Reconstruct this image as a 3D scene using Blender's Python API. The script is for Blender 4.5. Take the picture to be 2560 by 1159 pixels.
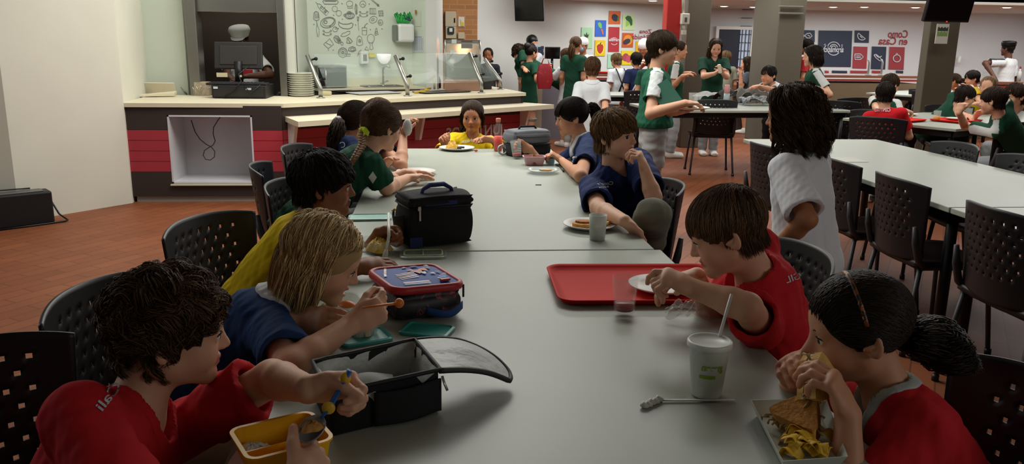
import bpy, bmesh, math, random
import numpy as np
from mathutils import Matrix, Vector
random.seed(7)
for o in list(bpy.data.objects): bpy.data.objects.remove(o)
scene = bpy.context.scene
COL = scene.collection
PI = math.pi

# ------------------------------------------------------------------ camera
F_PX, PITCH, ROLL, YAW, CAM_H = 2049.0, 0.2325, 0.01467, 0.09527, 1.46
_fw = np.array([math.sin(YAW)*math.cos(PITCH), math.cos(YAW)*math.cos(PITCH), -math.sin(PITCH)])
_r = np.array([math.cos(YAW), -math.sin(YAW), 0.0]); _u = np.cross(_r, _fw)
_r2 = math.cos(ROLL)*_r + math.sin(ROLL)*_u; _u2 = -math.sin(ROLL)*_r + math.cos(ROLL)*_u
CAM_O = np.array([0, 0, CAM_H])
cam = bpy.data.objects.new('camera', bpy.data.cameras.new('camera')); COL.objects.link(cam)
m = Matrix.Identity(4)
for i in range(3):
    m[i][0], m[i][1], m[i][2], m[i][3] = _r2[i], _u2[i], -_fw[i], CAM_O[i]
cam.matrix_world = m
cam.data.sensor_fit = 'HORIZONTAL'; cam.data.sensor_width = 36
cam.data.lens = F_PX/2560*36; cam.data.clip_start = 0.05; cam.data.clip_end = 120
scene.camera = cam

# helpers that turn a photograph pixel into a point of the room (used to plan where things stand)
def _ray(x, y): return _fw + _r2*(x-1280)/F_PX - _u2*(y-579.5)/F_PX
def onZ(x, y, z): d = _ray(x, y); return CAM_O + d*(z-CAM_H)/d[2]
def onY(x, y, Y): d = _ray(x, y); return CAM_O + d*Y/d[1]
def onD(x, y, dep): return CAM_O + _ray(x, y)*dep
V3 = lambda *a: np.array(a, float)

# ------------------------------------------------------------------ world, lights, exposure
scene.view_settings.view_transform = 'Standard'; scene.view_settings.look = 'None'
scene.view_settings.exposure = 0.0; scene.view_settings.gamma = 1.0
w = bpy.data.worlds.new('World'); scene.world = w; w.use_nodes = True
w.node_tree.nodes['Background'].inputs[0].default_value = (0.75, 0.85, 0.80, 1)
w.node_tree.nodes['Background'].inputs[1].default_value = 0.10
def area(name, loc, size, power, col=(1, 1, 1), rot=(0, 0, 0), sy=None):
    l = bpy.data.lights.new(name, 'AREA'); l.energy = power; l.color = col
    l.shape = 'RECTANGLE'; l.size = size; l.size_y = sy or size
    o = bpy.data.objects.new(name, l); COL.objects.link(o); o.location = loc; o.rotation_euler = rot
    return o
area('ceiling_light_counter', (-0.6, 6.2, 3.15), 3.4, 100, (1.0, 0.98, 0.92), sy=1.6)
area('ceiling_light_table', (0.7, 5.3, 3.2), 3.0, 62, (0.98, 1.0, 0.95), sy=1.6)
area('ceiling_light_hall', (4.6, 6.8, 3.2), 3.5, 84, (1.0, 0.97, 0.92), sy=2.0)
area('ceiling_light_station', (-1.2, 8.1, 3.1), 1.6, 36, (0.97, 1.0, 0.93), sy=0.8)
area('ceiling_light_back', (3.0, 11.2, 3.1), 5.0, 210, (1.0, 0.99, 0.96), sy=1.5)
area('ceiling_light_buffet', (8.6, 10.6, 3.1), 5.0, 190, (1.0, 0.99, 0.97), sy=1.5)
area('soffit_light_hall', (3.9, 13.6, 2.05), 2.2, 46, (.95, 1.0, 1.0), sy=.9)
area('soffit_light_back', (7.6, 14.6, 2.05), 3.2, 88, (.94, 1.0, 1.0), sy=1.0)
area('soffit_light_right', (10.8, 14.2, 2.05), 2.0, 55, (.94, 1.0, 1.0), sy=1.0)
area('pantry_fill_light', (-2.0, 9.2, 2.6), .5, 7, (1.0, .92, .82))  # added fill that lifts the dark pantry; no fixture hangs here
area('daylight_left', (-4.2, 3.0, 2.2), 2.2, 20, (0.95, 1.0, 1.0), rot=(0, math.radians(-70), 0), sy=1.6)
area('fill_light_right', (3.4, -0.6, 1.9), 1.6, 17, (1.0, 0.98, 0.94), rot=(math.radians(90), 0, math.radians(38)), sy=1.0)  # added fill for faces on the near right; no window stands there

# ------------------------------------------------------------------ materials
def lin(c):
    if isinstance(c, str):
        c = tuple(int(c[i:i+2], 16)/255 for i in (0, 2, 4))
    return tuple((x/12.92 if x <= .04045 else ((x+.055)/1.055)**2.4) for x in c)
_mats = {}
def mat(name, col, rough=.55, metal=0., bump=0., bscale=60., alpha=1., trans=0., vary=0., vscale=8., emit=0., vcol=False, ior=1.45, coat=0., sss=0., spec=.5):
    if name in _mats: return _mats[name]
    m = bpy.data.materials.new(name); m.use_nodes = True
    nt = m.node_tree; N = nt.nodes; L = nt.links; b = N['Principled BSDF']
    c = lin(col)
    b.inputs['Base Color'].default_value = (*c, 1); b.inputs['Roughness'].default_value = rough
    b.inputs['Metallic'].default_value = metal; b.inputs['Alpha'].default_value = alpha
    b.inputs['Transmission Weight'].default_value = trans; b.inputs['IOR'].default_value = ior
    b.inputs['Coat Weight'].default_value = coat
    b.inputs['Specular IOR Level'].default_value = spec
    if sss:
        b.inputs['Subsurface Weight'].default_value = sss; b.inputs['Subsurface Radius'].default_value = (.012, .005, .003); b.inputs['Subsurface Scale'].default_value = 1.
    src = None
    if vcol:
        a = N.new('ShaderNodeAttribute'); a.attribute_name = 'Col'; src = a.outputs['Color']
    if vary:
        tc = N.new('ShaderNodeTexCoord'); n = N.new('ShaderNodeTexNoise'); n.inputs['Scale'].default_value = vscale; n.inputs['Detail'].default_value = 5
        L.new(tc.outputs['Object'], n.inputs['Vector'])
        mr = N.new('ShaderNodeMapRange'); mr.inputs[1].default_value = .25; mr.inputs[2].default_value = .75; mr.inputs[3].default_value = 1-vary; mr.inputs[4].default_value = 1+vary
        L.new(n.outputs['Fac'], mr.inputs[0])
        mx = N.new('ShaderNodeMix'); mx.data_type = 'RGBA'; mx.blend_type = 'MULTIPLY'; mx.inputs[0].default_value = 1
        if src: L.new(src, mx.inputs[6])
        else: mx.inputs[6].default_value = (*c, 1)
        L.new(mr.outputs[0], mx.inputs[7]); src = mx.outputs[2]
    if src: L.new(src, b.inputs['Base Color'])
    if bump:
        tc = N.new('ShaderNodeTexCoord'); n = N.new('ShaderNodeTexNoise'); n.inputs['Scale'].default_value = bscale; n.inputs['Detail'].default_value = 4
        L.new(tc.outputs['Object'], n.inputs['Vector'])
        bp = N.new('ShaderNodeBump'); bp.inputs['Strength'].default_value = bump; bp.inputs['Distance'].default_value = .01
        L.new(n.outputs['Fac'], bp.inputs['Height']); L.new(bp.outputs['Normal'], b.inputs['Normal'])
    if emit:
        b.inputs['Emission Color'].default_value = (*c, 1); b.inputs['Emission Strength'].default_value = emit
    _mats[name] = m
    return m

def brick_mat(name, c1, c2, cm, scale, rot=0., mortar=.008, w=.5, h=.25, rough=.5, bump=.3, axes='XY', offset=.5):
    m = bpy.data.materials.new(name); m.use_nodes = True
    nt = m.node_tree; N = nt.nodes; L = nt.links; b = N['Principled BSDF']
    tc = N.new('ShaderNodeTexCoord'); mp = N.new('ShaderNodeMapping')
    if axes == 'XZ': mp.inputs['Rotation'].default_value = (-PI/2, 0, 0)
    else: mp.inputs['Rotation'].default_value = (0, 0, rot)
    br = N.new('ShaderNodeTexBrick'); br.inputs['Scale'].default_value = scale; br.inputs['Mortar Size'].default_value = mortar
    br.inputs['Brick Width'].default_value = w; br.inputs['Row Height'].default_value = h; br.offset = offset
    br.inputs['Color1'].default_value = (*lin(c1), 1); br.inputs['Color2'].default_value = (*lin(c2), 1); br.inputs['Mortar'].default_value = (*lin(cm), 1)
    L.new(tc.outputs['Object'], mp.inputs['Vector']); L.new(mp.outputs['Vector'], br.inputs['Vector'])
    n = N.new('ShaderNodeTexNoise'); n.inputs['Scale'].default_value = 3; n.inputs['Detail'].default_value = 6; L.new(tc.outputs['Object'], n.inputs['Vector'])
    mr = N.new('ShaderNodeMapRange'); mr.inputs[3].default_value = .8; mr.inputs[4].default_value = 1.2; L.new(n.outputs['Fac'], mr.inputs[0])
    mx = N.new('ShaderNodeMix'); mx.data_type = 'RGBA'; mx.blend_type = 'MULTIPLY'; mx.inputs[0].default_value = 1
    L.new(br.outputs['Color'], mx.inputs[6]); L.new(mr.outputs[0], mx.inputs[7]); L.new(mx.outputs[2], b.inputs['Base Color'])
    b.inputs['Roughness'].default_value = rough; b.inputs['Specular IOR Level'].default_value = .28
    bp = N.new('ShaderNodeBump'); bp.inputs['Strength'].default_value = bump; bp.inputs['Distance'].default_value = .01; bp.invert = True
    L.new(br.outputs['Fac'], bp.inputs['Height']); L.new(bp.outputs['Normal'], b.inputs['Normal'])
    return m

# ------------------------------------------------------------------ mesh building
def rotM(ax, ang): return np.array(Matrix.Rotation(ang, 3, ax))
def frame(x, y, z): return np.stack([x, y, z], 1)
def nrm(v): v = np.asarray(v, float); return v/(np.linalg.norm(v)+1e-12)
class MB:
    """collects shapes; build() links them as ONE mesh object"""
    def __init__(s): s.v = []; s.f = []; s.mi = []; s.sm = []; s.cur = 0; s.smooth = False; s.R = np.eye(3); s.T = np.zeros(3)
    def at(s, T=(0, 0, 0), R=None): s.T = np.array(T, float); s.R = np.eye(3) if R is None else np.array(R); return s
    def raw(s, vs, fs, smooth=None):
        vs = np.asarray(vs, float)@s.R.T + s.T; b = len(s.v); s.v += vs.tolist()
        for f in fs: s.f.append([i+b for i in f]); s.mi.append(s.cur); s.sm.append(s.smooth if smooth is None else smooth)
        return s
    def box(s, c, d, bev=0., R=None, seg=2):
        bm = bmesh.new(); bmesh.ops.create_cube(bm, size=1)
        for v in bm.verts: v.co = Vector((v.co.x*d[0], v.co.y*d[1], v.co.z*d[2]))
        if bev: bmesh.ops.bevel(bm, geom=bm.edges[:], offset=bev, segments=seg, affect='EDGES', profile=.5)
        bm.verts.index_update()
        vs = np.array([v.co[:] for v in bm.verts]); fs = [[v.index for v in f.verts] for f in bm.faces]; bm.free()
        if R is not None: vs = vs@np.asarray(R).T
        return s.raw(vs+np.array(c, float), fs, smooth=False)
    def tube(s, pts, r, n=8, caps=True, closed=False, flat=1., up=None):
        P = np.array(pts, float); k = len(P); r = np.broadcast_to(np.asarray(r, float), (k,))
        t = np.gradient(P, axis=0) if not closed else np.roll(P, -1, 0)-np.roll(P, 1, 0)
        t /= np.linalg.norm(t, axis=1)[:, None]+1e-9
        a = np.array(up, float) if up is not None else (np.array([0, 0, 1.]) if abs(t[0, 2]) < .9 else np.array([1., 0, 0]))
        vs = []
        for i in range(k):
            x = np.cross(t[i], a); x /= np.linalg.norm(x)+1e-9; y = np.cross(x, t[i]); a = y if up is None else a
            for j in range(n):
                q = 2*PI*j/n; vs.append(P[i]+r[i]*(math.cos(q)*x+flat*math.sin(q)*y))
        fs = []
        for i in range(k if closed else k-1):
            for j in range(n):
                a0 = i*n+j; a1 = i*n+(j+1) % n; b0 = ((i+1) % k)*n+j; b1 = ((i+1) % k)*n+(j+1) % n
                fs.append([a0, a1, b1, b0])
        if caps and not closed: fs += [list(range(n))[::-1], [(k-1)*n+j for j in range(n)]]
        return s.raw(vs, fs, smooth=True)
    def lathe(s, prof, n=24, c=(0, 0, 0), smooth=True, sx=1., sy=1.):
        vs = []; fs = []; k = len(prof)
        for (r, z) in prof:
            for j in range(n): q = 2*PI*j/n; vs.append((c[0]+sx*r*math.cos(q), c[1]+sy*r*math.sin(q), c[2]+z))
        for i in range(k-1):
            for j in range(n): fs.append([i*n+j, i*n+(j+1) % n, (i+1)*n+(j+1) % n, (i+1)*n+j])
        if prof[0][0] > 1e-6: fs.append(list(range(n))[::-1])
        if prof[-1][0] > 1e-6: fs.append([(k-1)*n+j for j in range(n)])
        return s.raw(vs, fs, smooth=smooth)
    def prism(s, poly, z0, z1):
        n = len(poly); vs = [(x, y, z0) for x, y in poly]+[(x, y, z1) for x, y in poly]
        ar = sum(poly[i][0]*poly[(i+1) % n][1]-poly[(i+1) % n][0]*poly[i][1] for i in range(n))
        fs = [list(range(n))[::-1], [n+i for i in range(n)]]+[[i, (i+1) % n, n+(i+1) % n, n+i] for i in range(n)]
        if ar < 0: fs = [f[::-1] for f in fs]
        return s.raw(vs, fs, smooth=False)
    def ball(s, c, r, n=12, k=8):
        r = np.broadcast_to(np.asarray(r, float), (3,))
        pr = [(math.sin(PI*i/k), -math.cos(PI*i/k)) for i in range(k+1)]
        vs = []; fs = []
        for (a, z) in pr:
            for j in range(n): q = 2*PI*j/n; vs.append((c[0]+r[0]*a*math.cos(q), c[1]+r[1]*a*math.sin(q), c[2]+r[2]*z))
        for i in range(k):
            for j in range(n): fs.append([i*n+j, i*n+(j+1) % n, (i+1)*n+(j+1) % n, (i+1)*n+j])
        return s.raw(vs, fs, smooth=True)
    def sheet(s, fn, nu, nv, th=0., skip=None, closed_u=False):
        """a surface fn(u,v) with thickness; skip(i,j) leaves a hole"""
        P = np.array([[fn(i/nu, j/nv) for j in range(nv+1)] for i in range(nu+1)], float)
        du = np.gradient(P, axis=0); dv = np.gradient(P, axis=1); nn = np.cross(du, dv); nn /= np.linalg.norm(nn, axis=2)[:, :, None]+1e-12
        W = nv+1; M = (nu+1)*W
        cells = [[(not skip) or (not skip(i, j)) for j in range(nv)] for i in range(nu)]
        vs = list(P.reshape(-1, 3)); fs = []
        if th: vs += list((P-nn*th).reshape(-1, 3))
        for i in range(nu):
            for j in range(nv):
                if not cells[i][j]: continue
                a, b, c, d = i*W+j, (i+1)*W+j, (i+1)*W+j+1, i*W+j+1
                fs.append([a, b, c, d])
                if th:
                    fs.append([M+d, M+c, M+b, M+a])
                    for (p, q, ii, jj) in ((a, b, i, j-1), (b, c, i+1, j), (c, d, i, j+1), (d, a, i-1, j)):
                        if not (0 <= ii < nu and 0 <= jj < nv and cells[ii][jj]): fs.append([q, p, M+p, M+q])
        return s.raw(vs, fs, smooth=True)
    def build(s, name, mats, parent=None, label=None, world=False, col=None):
        me = bpy.data.meshes.new(name)
        v = np.array(s.v, float).reshape(-1, 3)
        if parent is not None and world: v = v-np.array(parent.location)
        me.from_pydata(v.tolist(), [], s.f)
        return link_mesh(name, me, mats, parent, label, s.mi, s.sm)
def link_mesh(name, me, mats, parent=None, label=None, mi=None, sm=None):
    for mm in (mats if isinstance(mats, (list, tuple)) else [mats]): me.materials.append(mm)
    if mi is not None and any(mi): me.polygons.foreach_set('material_index', mi)
    if sm is not None: me.polygons.foreach_set('use_smooth', sm)
    me.update(); me.validate()
    o = bpy.data.objects.new(name, me); COL.objects.link(o)
    if parent is not None: o.parent = parent
    if label: o['label'] = label
    return o
def tag(o, label, cat, group=None, kind=None):
    o['label'] = label; o['category'] = cat
    if group: o['group'] = group
    if kind: o['kind'] = kind
    return o
def thing(name, label, cat, loc=(0, 0, 0), rz=0., group=None):
    o = bpy.data.objects.new(name, None); COL.objects.link(o); o.empty_display_size = .05
    o.location = loc; o.rotation_euler = (0, 0, rz)
    return tag(o, label, cat, group)
def struct(name, mb, m):
    o = mb.build(name, m); o['kind'] = 'structure'; return o
def copy_tree(o, parent=None):
    c = o.copy(); COL.objects.link(c)
    if parent is not None: c.parent = parent
    for ch in list(o.children): copy_tree(ch, c)
    return c
def text_mesh(mb, txt, size, origin, ux, uy, depth=.002, mirror=True, bold=0., align='CENTER', fit=None):
    """lettering (mirrored like the photograph) laid in the plane origin + ux,uy; raised by depth"""
    cu = bpy.data.curves.new('t', 'FONT'); cu.body = txt; cu.size = size; cu.align_x = align; cu.align_y = 'CENTER'; cu.extrude = 0; cu.offset = bold
    ob = bpy.data.objects.new('t', cu); COL.objects.link(ob)
    dg = bpy.context.evaluated_depsgraph_get(); me = bpy.data.meshes.new_from_object(ob.evaluated_get(dg))
    vs = np.array([v.co[:] for v in me.vertices]).reshape(-1, 3); fs = [list(p.vertices) for p in me.polygons]
    bpy.data.objects.remove(ob); bpy.data.curves.remove(cu); bpy.data.meshes.remove(me)
    if not len(vs): return
    if fit: vs[:, 0] *= fit/max(1e-6, np.ptp(vs[:, 0]))
    if mirror: vs[:, 0] *= -1; fs = [f[::-1] for f in fs]
    ux = nrm(ux); uy = nrm(uy); n = np.cross(ux, uy)
    mb.raw(np.array(origin)+vs[:, :1]*ux+vs[:, 1:2]*uy+n*depth, fs, smooth=False)
# ================================================================== organic shapes: signed distance grids turned into one smooth surface
class SDF:
    def __init__(s, lo, hi, h):
        s.lo = np.array(lo, float); s.h = h; n = np.ceil((np.array(hi)-s.lo)/h).astype(int)+1
        s.n = n; s.ax = [(s.lo[i]+h*np.arange(n[i])).astype(np.float32) for i in range(3)]
        s.D = np.full(n, .08, np.float32)
    def blk(s, lo, hi):
        a = np.clip(np.floor((np.array(lo)-s.lo)/s.h).astype(int), 0, s.n); b = np.clip(np.ceil((np.array(hi)-s.lo)/s.h).astype(int)+1, 0, s.n)
        if (b-a).min() <= 1: return None, None
        sl = tuple(slice(a[i], b[i]) for i in range(3))
        P = np.stack(np.meshgrid(*[s.ax[i][sl[i]] for i in range(3)], indexing='ij'), -1)
        return sl, P
    def join(s, lo, hi, fn, k, op=1):
        m = max(k, s.h*2)+.012
        sl, P = s.blk(np.array(lo)-m, np.array(hi)+m)
        if sl is None: return s
        d = fn(P).astype(np.float32); D = s.D[sl]
        if op > 0:
            if k > 0:
                h = np.clip(.5+.5*(D-d)/k, 0, 1); s.D[sl] = D*(1-h)+d*h-k*h*(1-h)
            else: s.D[sl] = np.minimum(D, d)
        else:
            d = -d; k = max(k, 1e-5); h = np.clip(.5-.5*(D-d)/k, 0, 1); s.D[sl] = D*(1-h)+d*h+k*h*(1-h)
        return s
    def cap(s, a, b, ra, rb=None, k=.01, op=1):
        a = np.asarray(a, float); b = np.asarray(b, float); rb = ra if rb is None else rb; r = max(ra, rb); ab = b-a; L2 = ab@ab+1e-12
        def fn(P):
            q = P-a.astype(np.float32); t = np.clip(q@ab.astype(np.float32)/L2, 0, 1)
            return np.linalg.norm(q-t[..., None]*ab.astype(np.float32), axis=-1)-(ra+(rb-ra)*t)
        return s.join(np.minimum(a, b)-r, np.maximum(a, b)+r, fn, k, op)
    def ell(s, c, r, R=None, k=.01, op=1):
        c = np.asarray(c, float); r = np.asarray(r, float); R = np.eye(3) if R is None else R
        e = np.abs(R)@r
        def fn(P):
            q = (P-c.astype(np.float32))@R.astype(np.float32); k0 = np.linalg.norm(q/r, axis=-1); k1 = np.linalg.norm(q/(r*r), axis=-1)+1e-9
            return k0*(k0-1)/k1
        return s.join(c-e, c+e, fn, k, op)
    def ecap(s, a, b, ra, rb, xd, k=.02, op=1, flat=.0):
        """tapered capsule of elliptical section: ra=(rx,ry) at a, rb at b; xd = direction of rx"""
        a = np.asarray(a, float); b = np.asarray(b, float); z = b-a; L = np.linalg.norm(z)+1e-9; z = z/L
        x = np.asarray(xd, float)-z*(np.asarray(xd, float)@z); x = nrm(x); y = np.cross(z, x)
        m = max(*ra, *rb); ra = np.array(ra); rb = np.array(rb)
        def fn(P):
            q = (P-a.astype(np.float32)); t = q@z.astype(np.float32); qx = q@x.astype(np.float32); qy = q@y.astype(np.float32)
            tt = np.clip(t/L, 0, 1); rx = ra[0]+(rb[0]-ra[0])*tt; ry = ra[1]+(rb[1]-ra[1])*tt; rm = np.minimum(rx, ry)
            o = (t-np.clip(t, 0, L))/rm
            return (np.sqrt((qx/rx)**2+(qy/ry)**2+o*o)-1)*rm
        return s.join(np.minimum(a, b)-m, np.maximum(a, b)+m, fn, k, op)
    def cut(s, p, n, k=.0):
        """remove everything on the +n side of the plane through p"""
        p = np.asarray(p, float); n = nrm(n)
        d = ((s.ax[0]-p[0])*n[0])[:, None, None]+((s.ax[1]-p[1])*n[1])[None, :, None]+((s.ax[2]-p[2])*n[2])[None, None, :]
        s.D = np.maximum(s.D, d.astype(np.float32)); return s
    def wrinkle(s, amp, freq, seed=0, dirv=(0, 0, 1), st=1.):
        rg = np.random.RandomState(seed); d = np.zeros_like(s.D)
        for i in range(5):
            kx = rg.normal(size=3)*freq*(.6+.25*i); ph = rg.rand()*6.28; kx = kx-(1-st)*np.asarray(dirv)*(kx@np.asarray(dirv))
            d += np.sin((s.ax[0]*kx[0])[:, None, None]+(s.ax[1]*kx[1])[None, :, None]+(s.ax[2]*kx[2])[None, None, :]+ph).astype(np.float32)/(1+.3*i)
        s.D += amp*.5*d; return s
    def mesh(s):
        D = s.D; ng = D < 0; nx, ny, nz = D.shape
        c = np.zeros((nx-1, ny-1, nz-1), np.uint8)
        for i in (0, 1):
            for j in (0, 1):
                for k in (0, 1): c += ng[i:nx-1+i, j:ny-1+j, k:nz-1+k]
        I = np.argwhere((c > 0) & (c < 8)); idx = np.full(c.shape, -1, np.int32); idx[tuple(I.T)] = np.arange(len(I))
        acc = np.zeros((len(I), 3)); cnt = np.zeros(len(I))
        cor = [(i, j, k) for i in (0, 1) for j in (0, 1) for k in (0, 1)]
        val = {q: D[I[:, 0]+q[0], I[:, 1]+q[1], I[:, 2]+q[2]].astype(float) for q in cor}
        for a in cor:
            for ax in range(3):
                if a[ax]: continue
                b = list(a); b[ax] = 1; b = tuple(b); va, vb = val[a], val[b]; mk = (va < 0) != (vb < 0)
                t = np.where(mk, va/np.where(mk, va-vb, 1), 0); p = np.tile(np.array(a, float), (len(I), 1)); p[:, ax] = t
                acc += p*mk[:, None]; cnt += mk
        V = s.lo+(I+acc/np.maximum(cnt, 1)[:, None])*s.h
        F = []
        for ax in range(3):
            o1, o2 = (ax+1) % 3, (ax+2) % 3
            A = [slice(None)]*3; B = [slice(None)]*3; A[ax] = slice(0, -1); B[ax] = slice(1, None)
            for o in (o1, o2): A[o] = slice(1, -1); B[o] = slice(1, -1)
            na, nb = ng[tuple(A)], ng[tuple(B)]
            for sgn in (0, 1):
                E = np.argwhere((na & ~nb) if sgn == 0 else (~na & nb)); 
                if not len(E): continue
                E[:, o1] += 1; E[:, o2] += 1; q = []
                for (d1, d2) in ((0, 0), (-1, 0), (-1, -1), (0, -1)):
                    e = E.copy(); e[:, o1] += d1; e[:, o2] += d2; q.append(idx[tuple(e.T)])
                q = np.stack(q, 1); F.append(q if sgn == 0 else q[:, ::-1])
        F = np.concatenate(F) if F else np.zeros((0, 4), int)
        F = F[(F >= 0).all(1)]
        return V, F
def np_mesh(name, V, F, mats, parent=None, label=None, colfn=None, smooth=True, col=None):
    if parent is not None: V0 = V-np.array(parent.location)
    else: V0 = V
    me = bpy.data.meshes.new(name); nf, k = (len(F), F.shape[1]) if len(F) else (0, 4)
    me.vertices.add(len(V0)); me.vertices.foreach_set('co', V0.astype(np.float32).ravel())
    me.loops.add(nf*k); me.loops.foreach_set('vertex_index', F.astype(np.int32).ravel())
    me.polygons.add(nf); me.polygons.foreach_set('loop_start', np.arange(0, nf*k, k, dtype=np.int32))
    me.polygons.foreach_set('use_smooth', np.full(nf, smooth))
    me.update(calc_edges=True)
    if colfn is not None: col = colfn(V)
    if col is not None:
        a = me.color_attributes.new('Col', 'FLOAT_COLOR', 'POINT'); a.data.foreach_set('color', np.c_[col, np.ones(len(V))].astype(np.float32).ravel())
    for mm in (mats if isinstance(mats, (list, tuple)) else [mats]): me.materials.append(mm)
    o = bpy.data.objects.new(name, me); COL.objects.link(o)
    if parent is not None: o.parent = parent
    if label: o['label'] = label
    return o

def fdir(az, pitch=0.):
    az = math.radians(az); p = math.radians(pitch)
    return np.array([math.sin(az)*math.cos(p), math.cos(az)*math.cos(p), -math.sin(p)])
def head_R(az, pitch=0., roll=0.):
    f = fdir(az, pitch); x = nrm(np.cross(f, (0, 0, 1.))); z = np.cross(x, f); r = math.radians(roll)
    x, z = math.cos(r)*x-math.sin(r)*z, math.cos(r)*z+math.sin(r)*x     # +roll tips the head towards its own right
    return np.stack([x, f, z], 1)
def sm(x, a, b): t = np.clip((x-a)/(b-a), 0, 1); return t*t*(3-2*t)

def head_shape(s, c, R, k, mouth=0., age=1., ear=True):
    T = lambda *p: c+R@(np.array(p, float)*k)
    E = lambda p, r, kk, op=1, RR=None: s.ell(T(*p), np.array(r)*k, R if RR is None else R@RR, kk*k, op)
    C = lambda a, b, ra, rb, kk, op=1: s.cap(T(*a), T(*b), ra*k, rb*k, kk*k, op)
    E((0, -.012, .030), (.071, .088, .076), .02); E((0, .018, -.028), (.059, .066, .072), .03); E((0, .040, .035), (.056, .046, .052), .02)
    for sx in (-1, 1):
        C((sx*.042, .0, -.050), (sx*.006, .064, -.087-mouth*.6), .022, .015, .025)
        E((sx*.036, .048, -.034), (.024, .024, .026), .025)
    E((0, .064, -.085-mouth*.7), (.014, .013, .013), .016)
    C((-.034, .067, .015), (.034, .067, .015), .011, .011, .018)
    for sx in (-1, 1):
        E((sx*.031, .094, -.001), (.0175, .017, .0130), .012, -1)
        E((sx*.031, .0695, -.001), (.0125, .0125, .0125), .005)
    C((0, .079, .004), (0, .0965, -.0275), .0066, .0092, .013)
    for sx in (-1, 1): E((sx*.0095, .0885, -.0305), (.0066, .0085, .006), .006)
    for sx in (-1, 1): E((sx*.0055, .0945, -.0375), (.003, .004, .0026), .003, -1)
    m = mouth
    for sx in (-1, 1):
        C((sx*.019, .0745, -.0565), (sx*.005, .0850, -.0520), .0035, .0045, .006); C((sx*.017, .074, -.060-m), (sx*.002, .0825, -.0627-m), .0035, .0058, .006)
    C((-.005, .0850, -.0520), (.005, .0850, -.0520), .0043, .0043, .005)
    if m > 0: E((0, .083, -.0575-m*.5), (.014, .016, .0035+m*.5), .004, -1)
    else:
        for sx in (-1, 1): C((sx*.0185, .0815, -.0578), (0, .0920, -.0574), .0016, .0018, .003, -1)
    if ear:
        for sx in (-1, 1):
            q = np.array(Matrix.Rotation(sx*.45, 3, 'Z'))@np.array(Matrix.Rotation(-.15, 3, 'X'))
            E((sx*.0745, -.012, -.008), (.0085, .0185, .0305), .006, 1, q); E((sx*.0815, -.009, -.004), (.0055, .0105, .0185), .004, -1, q)
            C((sx*.073, .004, -.016), (sx*.078, -.010, -.010), .005, .004, .004)
def face_col(V, c, R, k, skin, lip):
    q = (V-c)@R/k; col = np.tile(np.array(skin), (len(V), 1)); lipc = np.array(lip)
    x, y, z = q.T
    w = np.exp(-((np.abs(x)/.019)**4))*np.exp(-(((z+.0575)/.0092)**4))*sm(y, .066, .074)
    col = col*(1-w[:, None])+lipc*w[:, None]
    ck = np.exp(-(((np.abs(x)-.036)/.018)**2+((z+.03)/.02)**2))*sm(y, .03, .06)*.35
    col = col*(1-ck[:, None]*np.array([0., .25, .25]))
    nt = np.exp(-((x/.014)**2+((z+.029)/.014)**2))*sm(y, .085, .1)*.4
    return col*(1-nt[:, None]*np.array([0., .2, .2]))

def hand_shape(s, W, hd, pn, side, k=1., curl=.3, thumb=.4, spread=.0, curls=None):
    """palm and five separate fingers; side +1 right hand, -1 left; pn points out of the palm"""
    hd = nrm(hd); pn = nrm(pn-hd*(np.asarray(pn)@hd)); tv = -side*np.cross(pn, hd)
    s.ecap(W, W+hd*.030*k, (.0235*k, .0175*k), (.028*k, .0155*k), tv, .012*k)
    s.ecap(W+hd*.024*k, W+hd*.070*k, (.031*k, .0145*k), (.033*k, .0115*k), tv, .012*k)
    s.cap(W+hd*.02*k+tv*.014*k+pn*.006*k, W+hd*.048*k+tv*.024*k+pn*.008*k, .0125*k, .0115*k, .010*k)
    tips = []
    for i in range(4):
        cu = curl if curls is None else curls[i]
        b = W+hd*(.072-.003*(i == 3)-.002*(i == 0))*k+tv*(.0245-.0163*i)*k; d = nrm(hd+tv*spread*(1.5-i)*.25); L = (.064, .071, .066, .051)[i]*k; r = (.0086, .0090, .0085, .0076)[i]*k
        ax_d = d; p = b-d*.008*k; ang = 0
        for j, (fr, be) in enumerate(((.45, 1.15), (.31, 1.45), (.24, .85))):
            ang += be*cu
            dd = math.cos(ang)*ax_d+math.sin(ang)*pn; q = p+dd*(L*fr+(.008*k if j == 0 else 0)); s.cap(p, q, r*(1-.09*j), r*(.93-.09*j), .004*k); p = q
        tips.append(p)
    b = W+hd*.030*k+tv*.024*k+pn*.004*k; d = nrm(hd*(.62+.3*thumb)+tv*(.75-.55*thumb)+pn*(.15+.75*thumb)); q = b+d*.036*k
    s.cap(b, q, .0112*k, .0098*k, .006*k); d2 = nrm(d+pn*.25*thumb+hd*.25-tv*.35*thumb); q2 = q+d2*.029*k; s.cap(q, q2, .0097*k, .0078*k, .004*k); tips.append(q2)
    return tips

def beyond(p, d, r):
    p = p.astype(np.float32); d = nrm(d).astype(np.float32)
    def fn(P):
        a = (P-p)@d; rad = np.linalg.norm(P-p-a[..., None]*d, axis=-1); return np.maximum(np.maximum(-a, rad-r), a-.1)
    return fn
def ik(A, T, l1, l2, pole):
    d = T-A; L = np.linalg.norm(d); u = d/(L+1e-9); L2 = min(L, (l1+l2)*.995); T2 = A+u*L2
    a = (l1*l1-l2*l2+L2*L2)/(2*L2); h = math.sqrt(max(1e-6, l1*l1-a*a)); p = np.asarray(pole, float); p = nrm(p-u*(p@u))
    return A+u*a+p*h, T2

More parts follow.
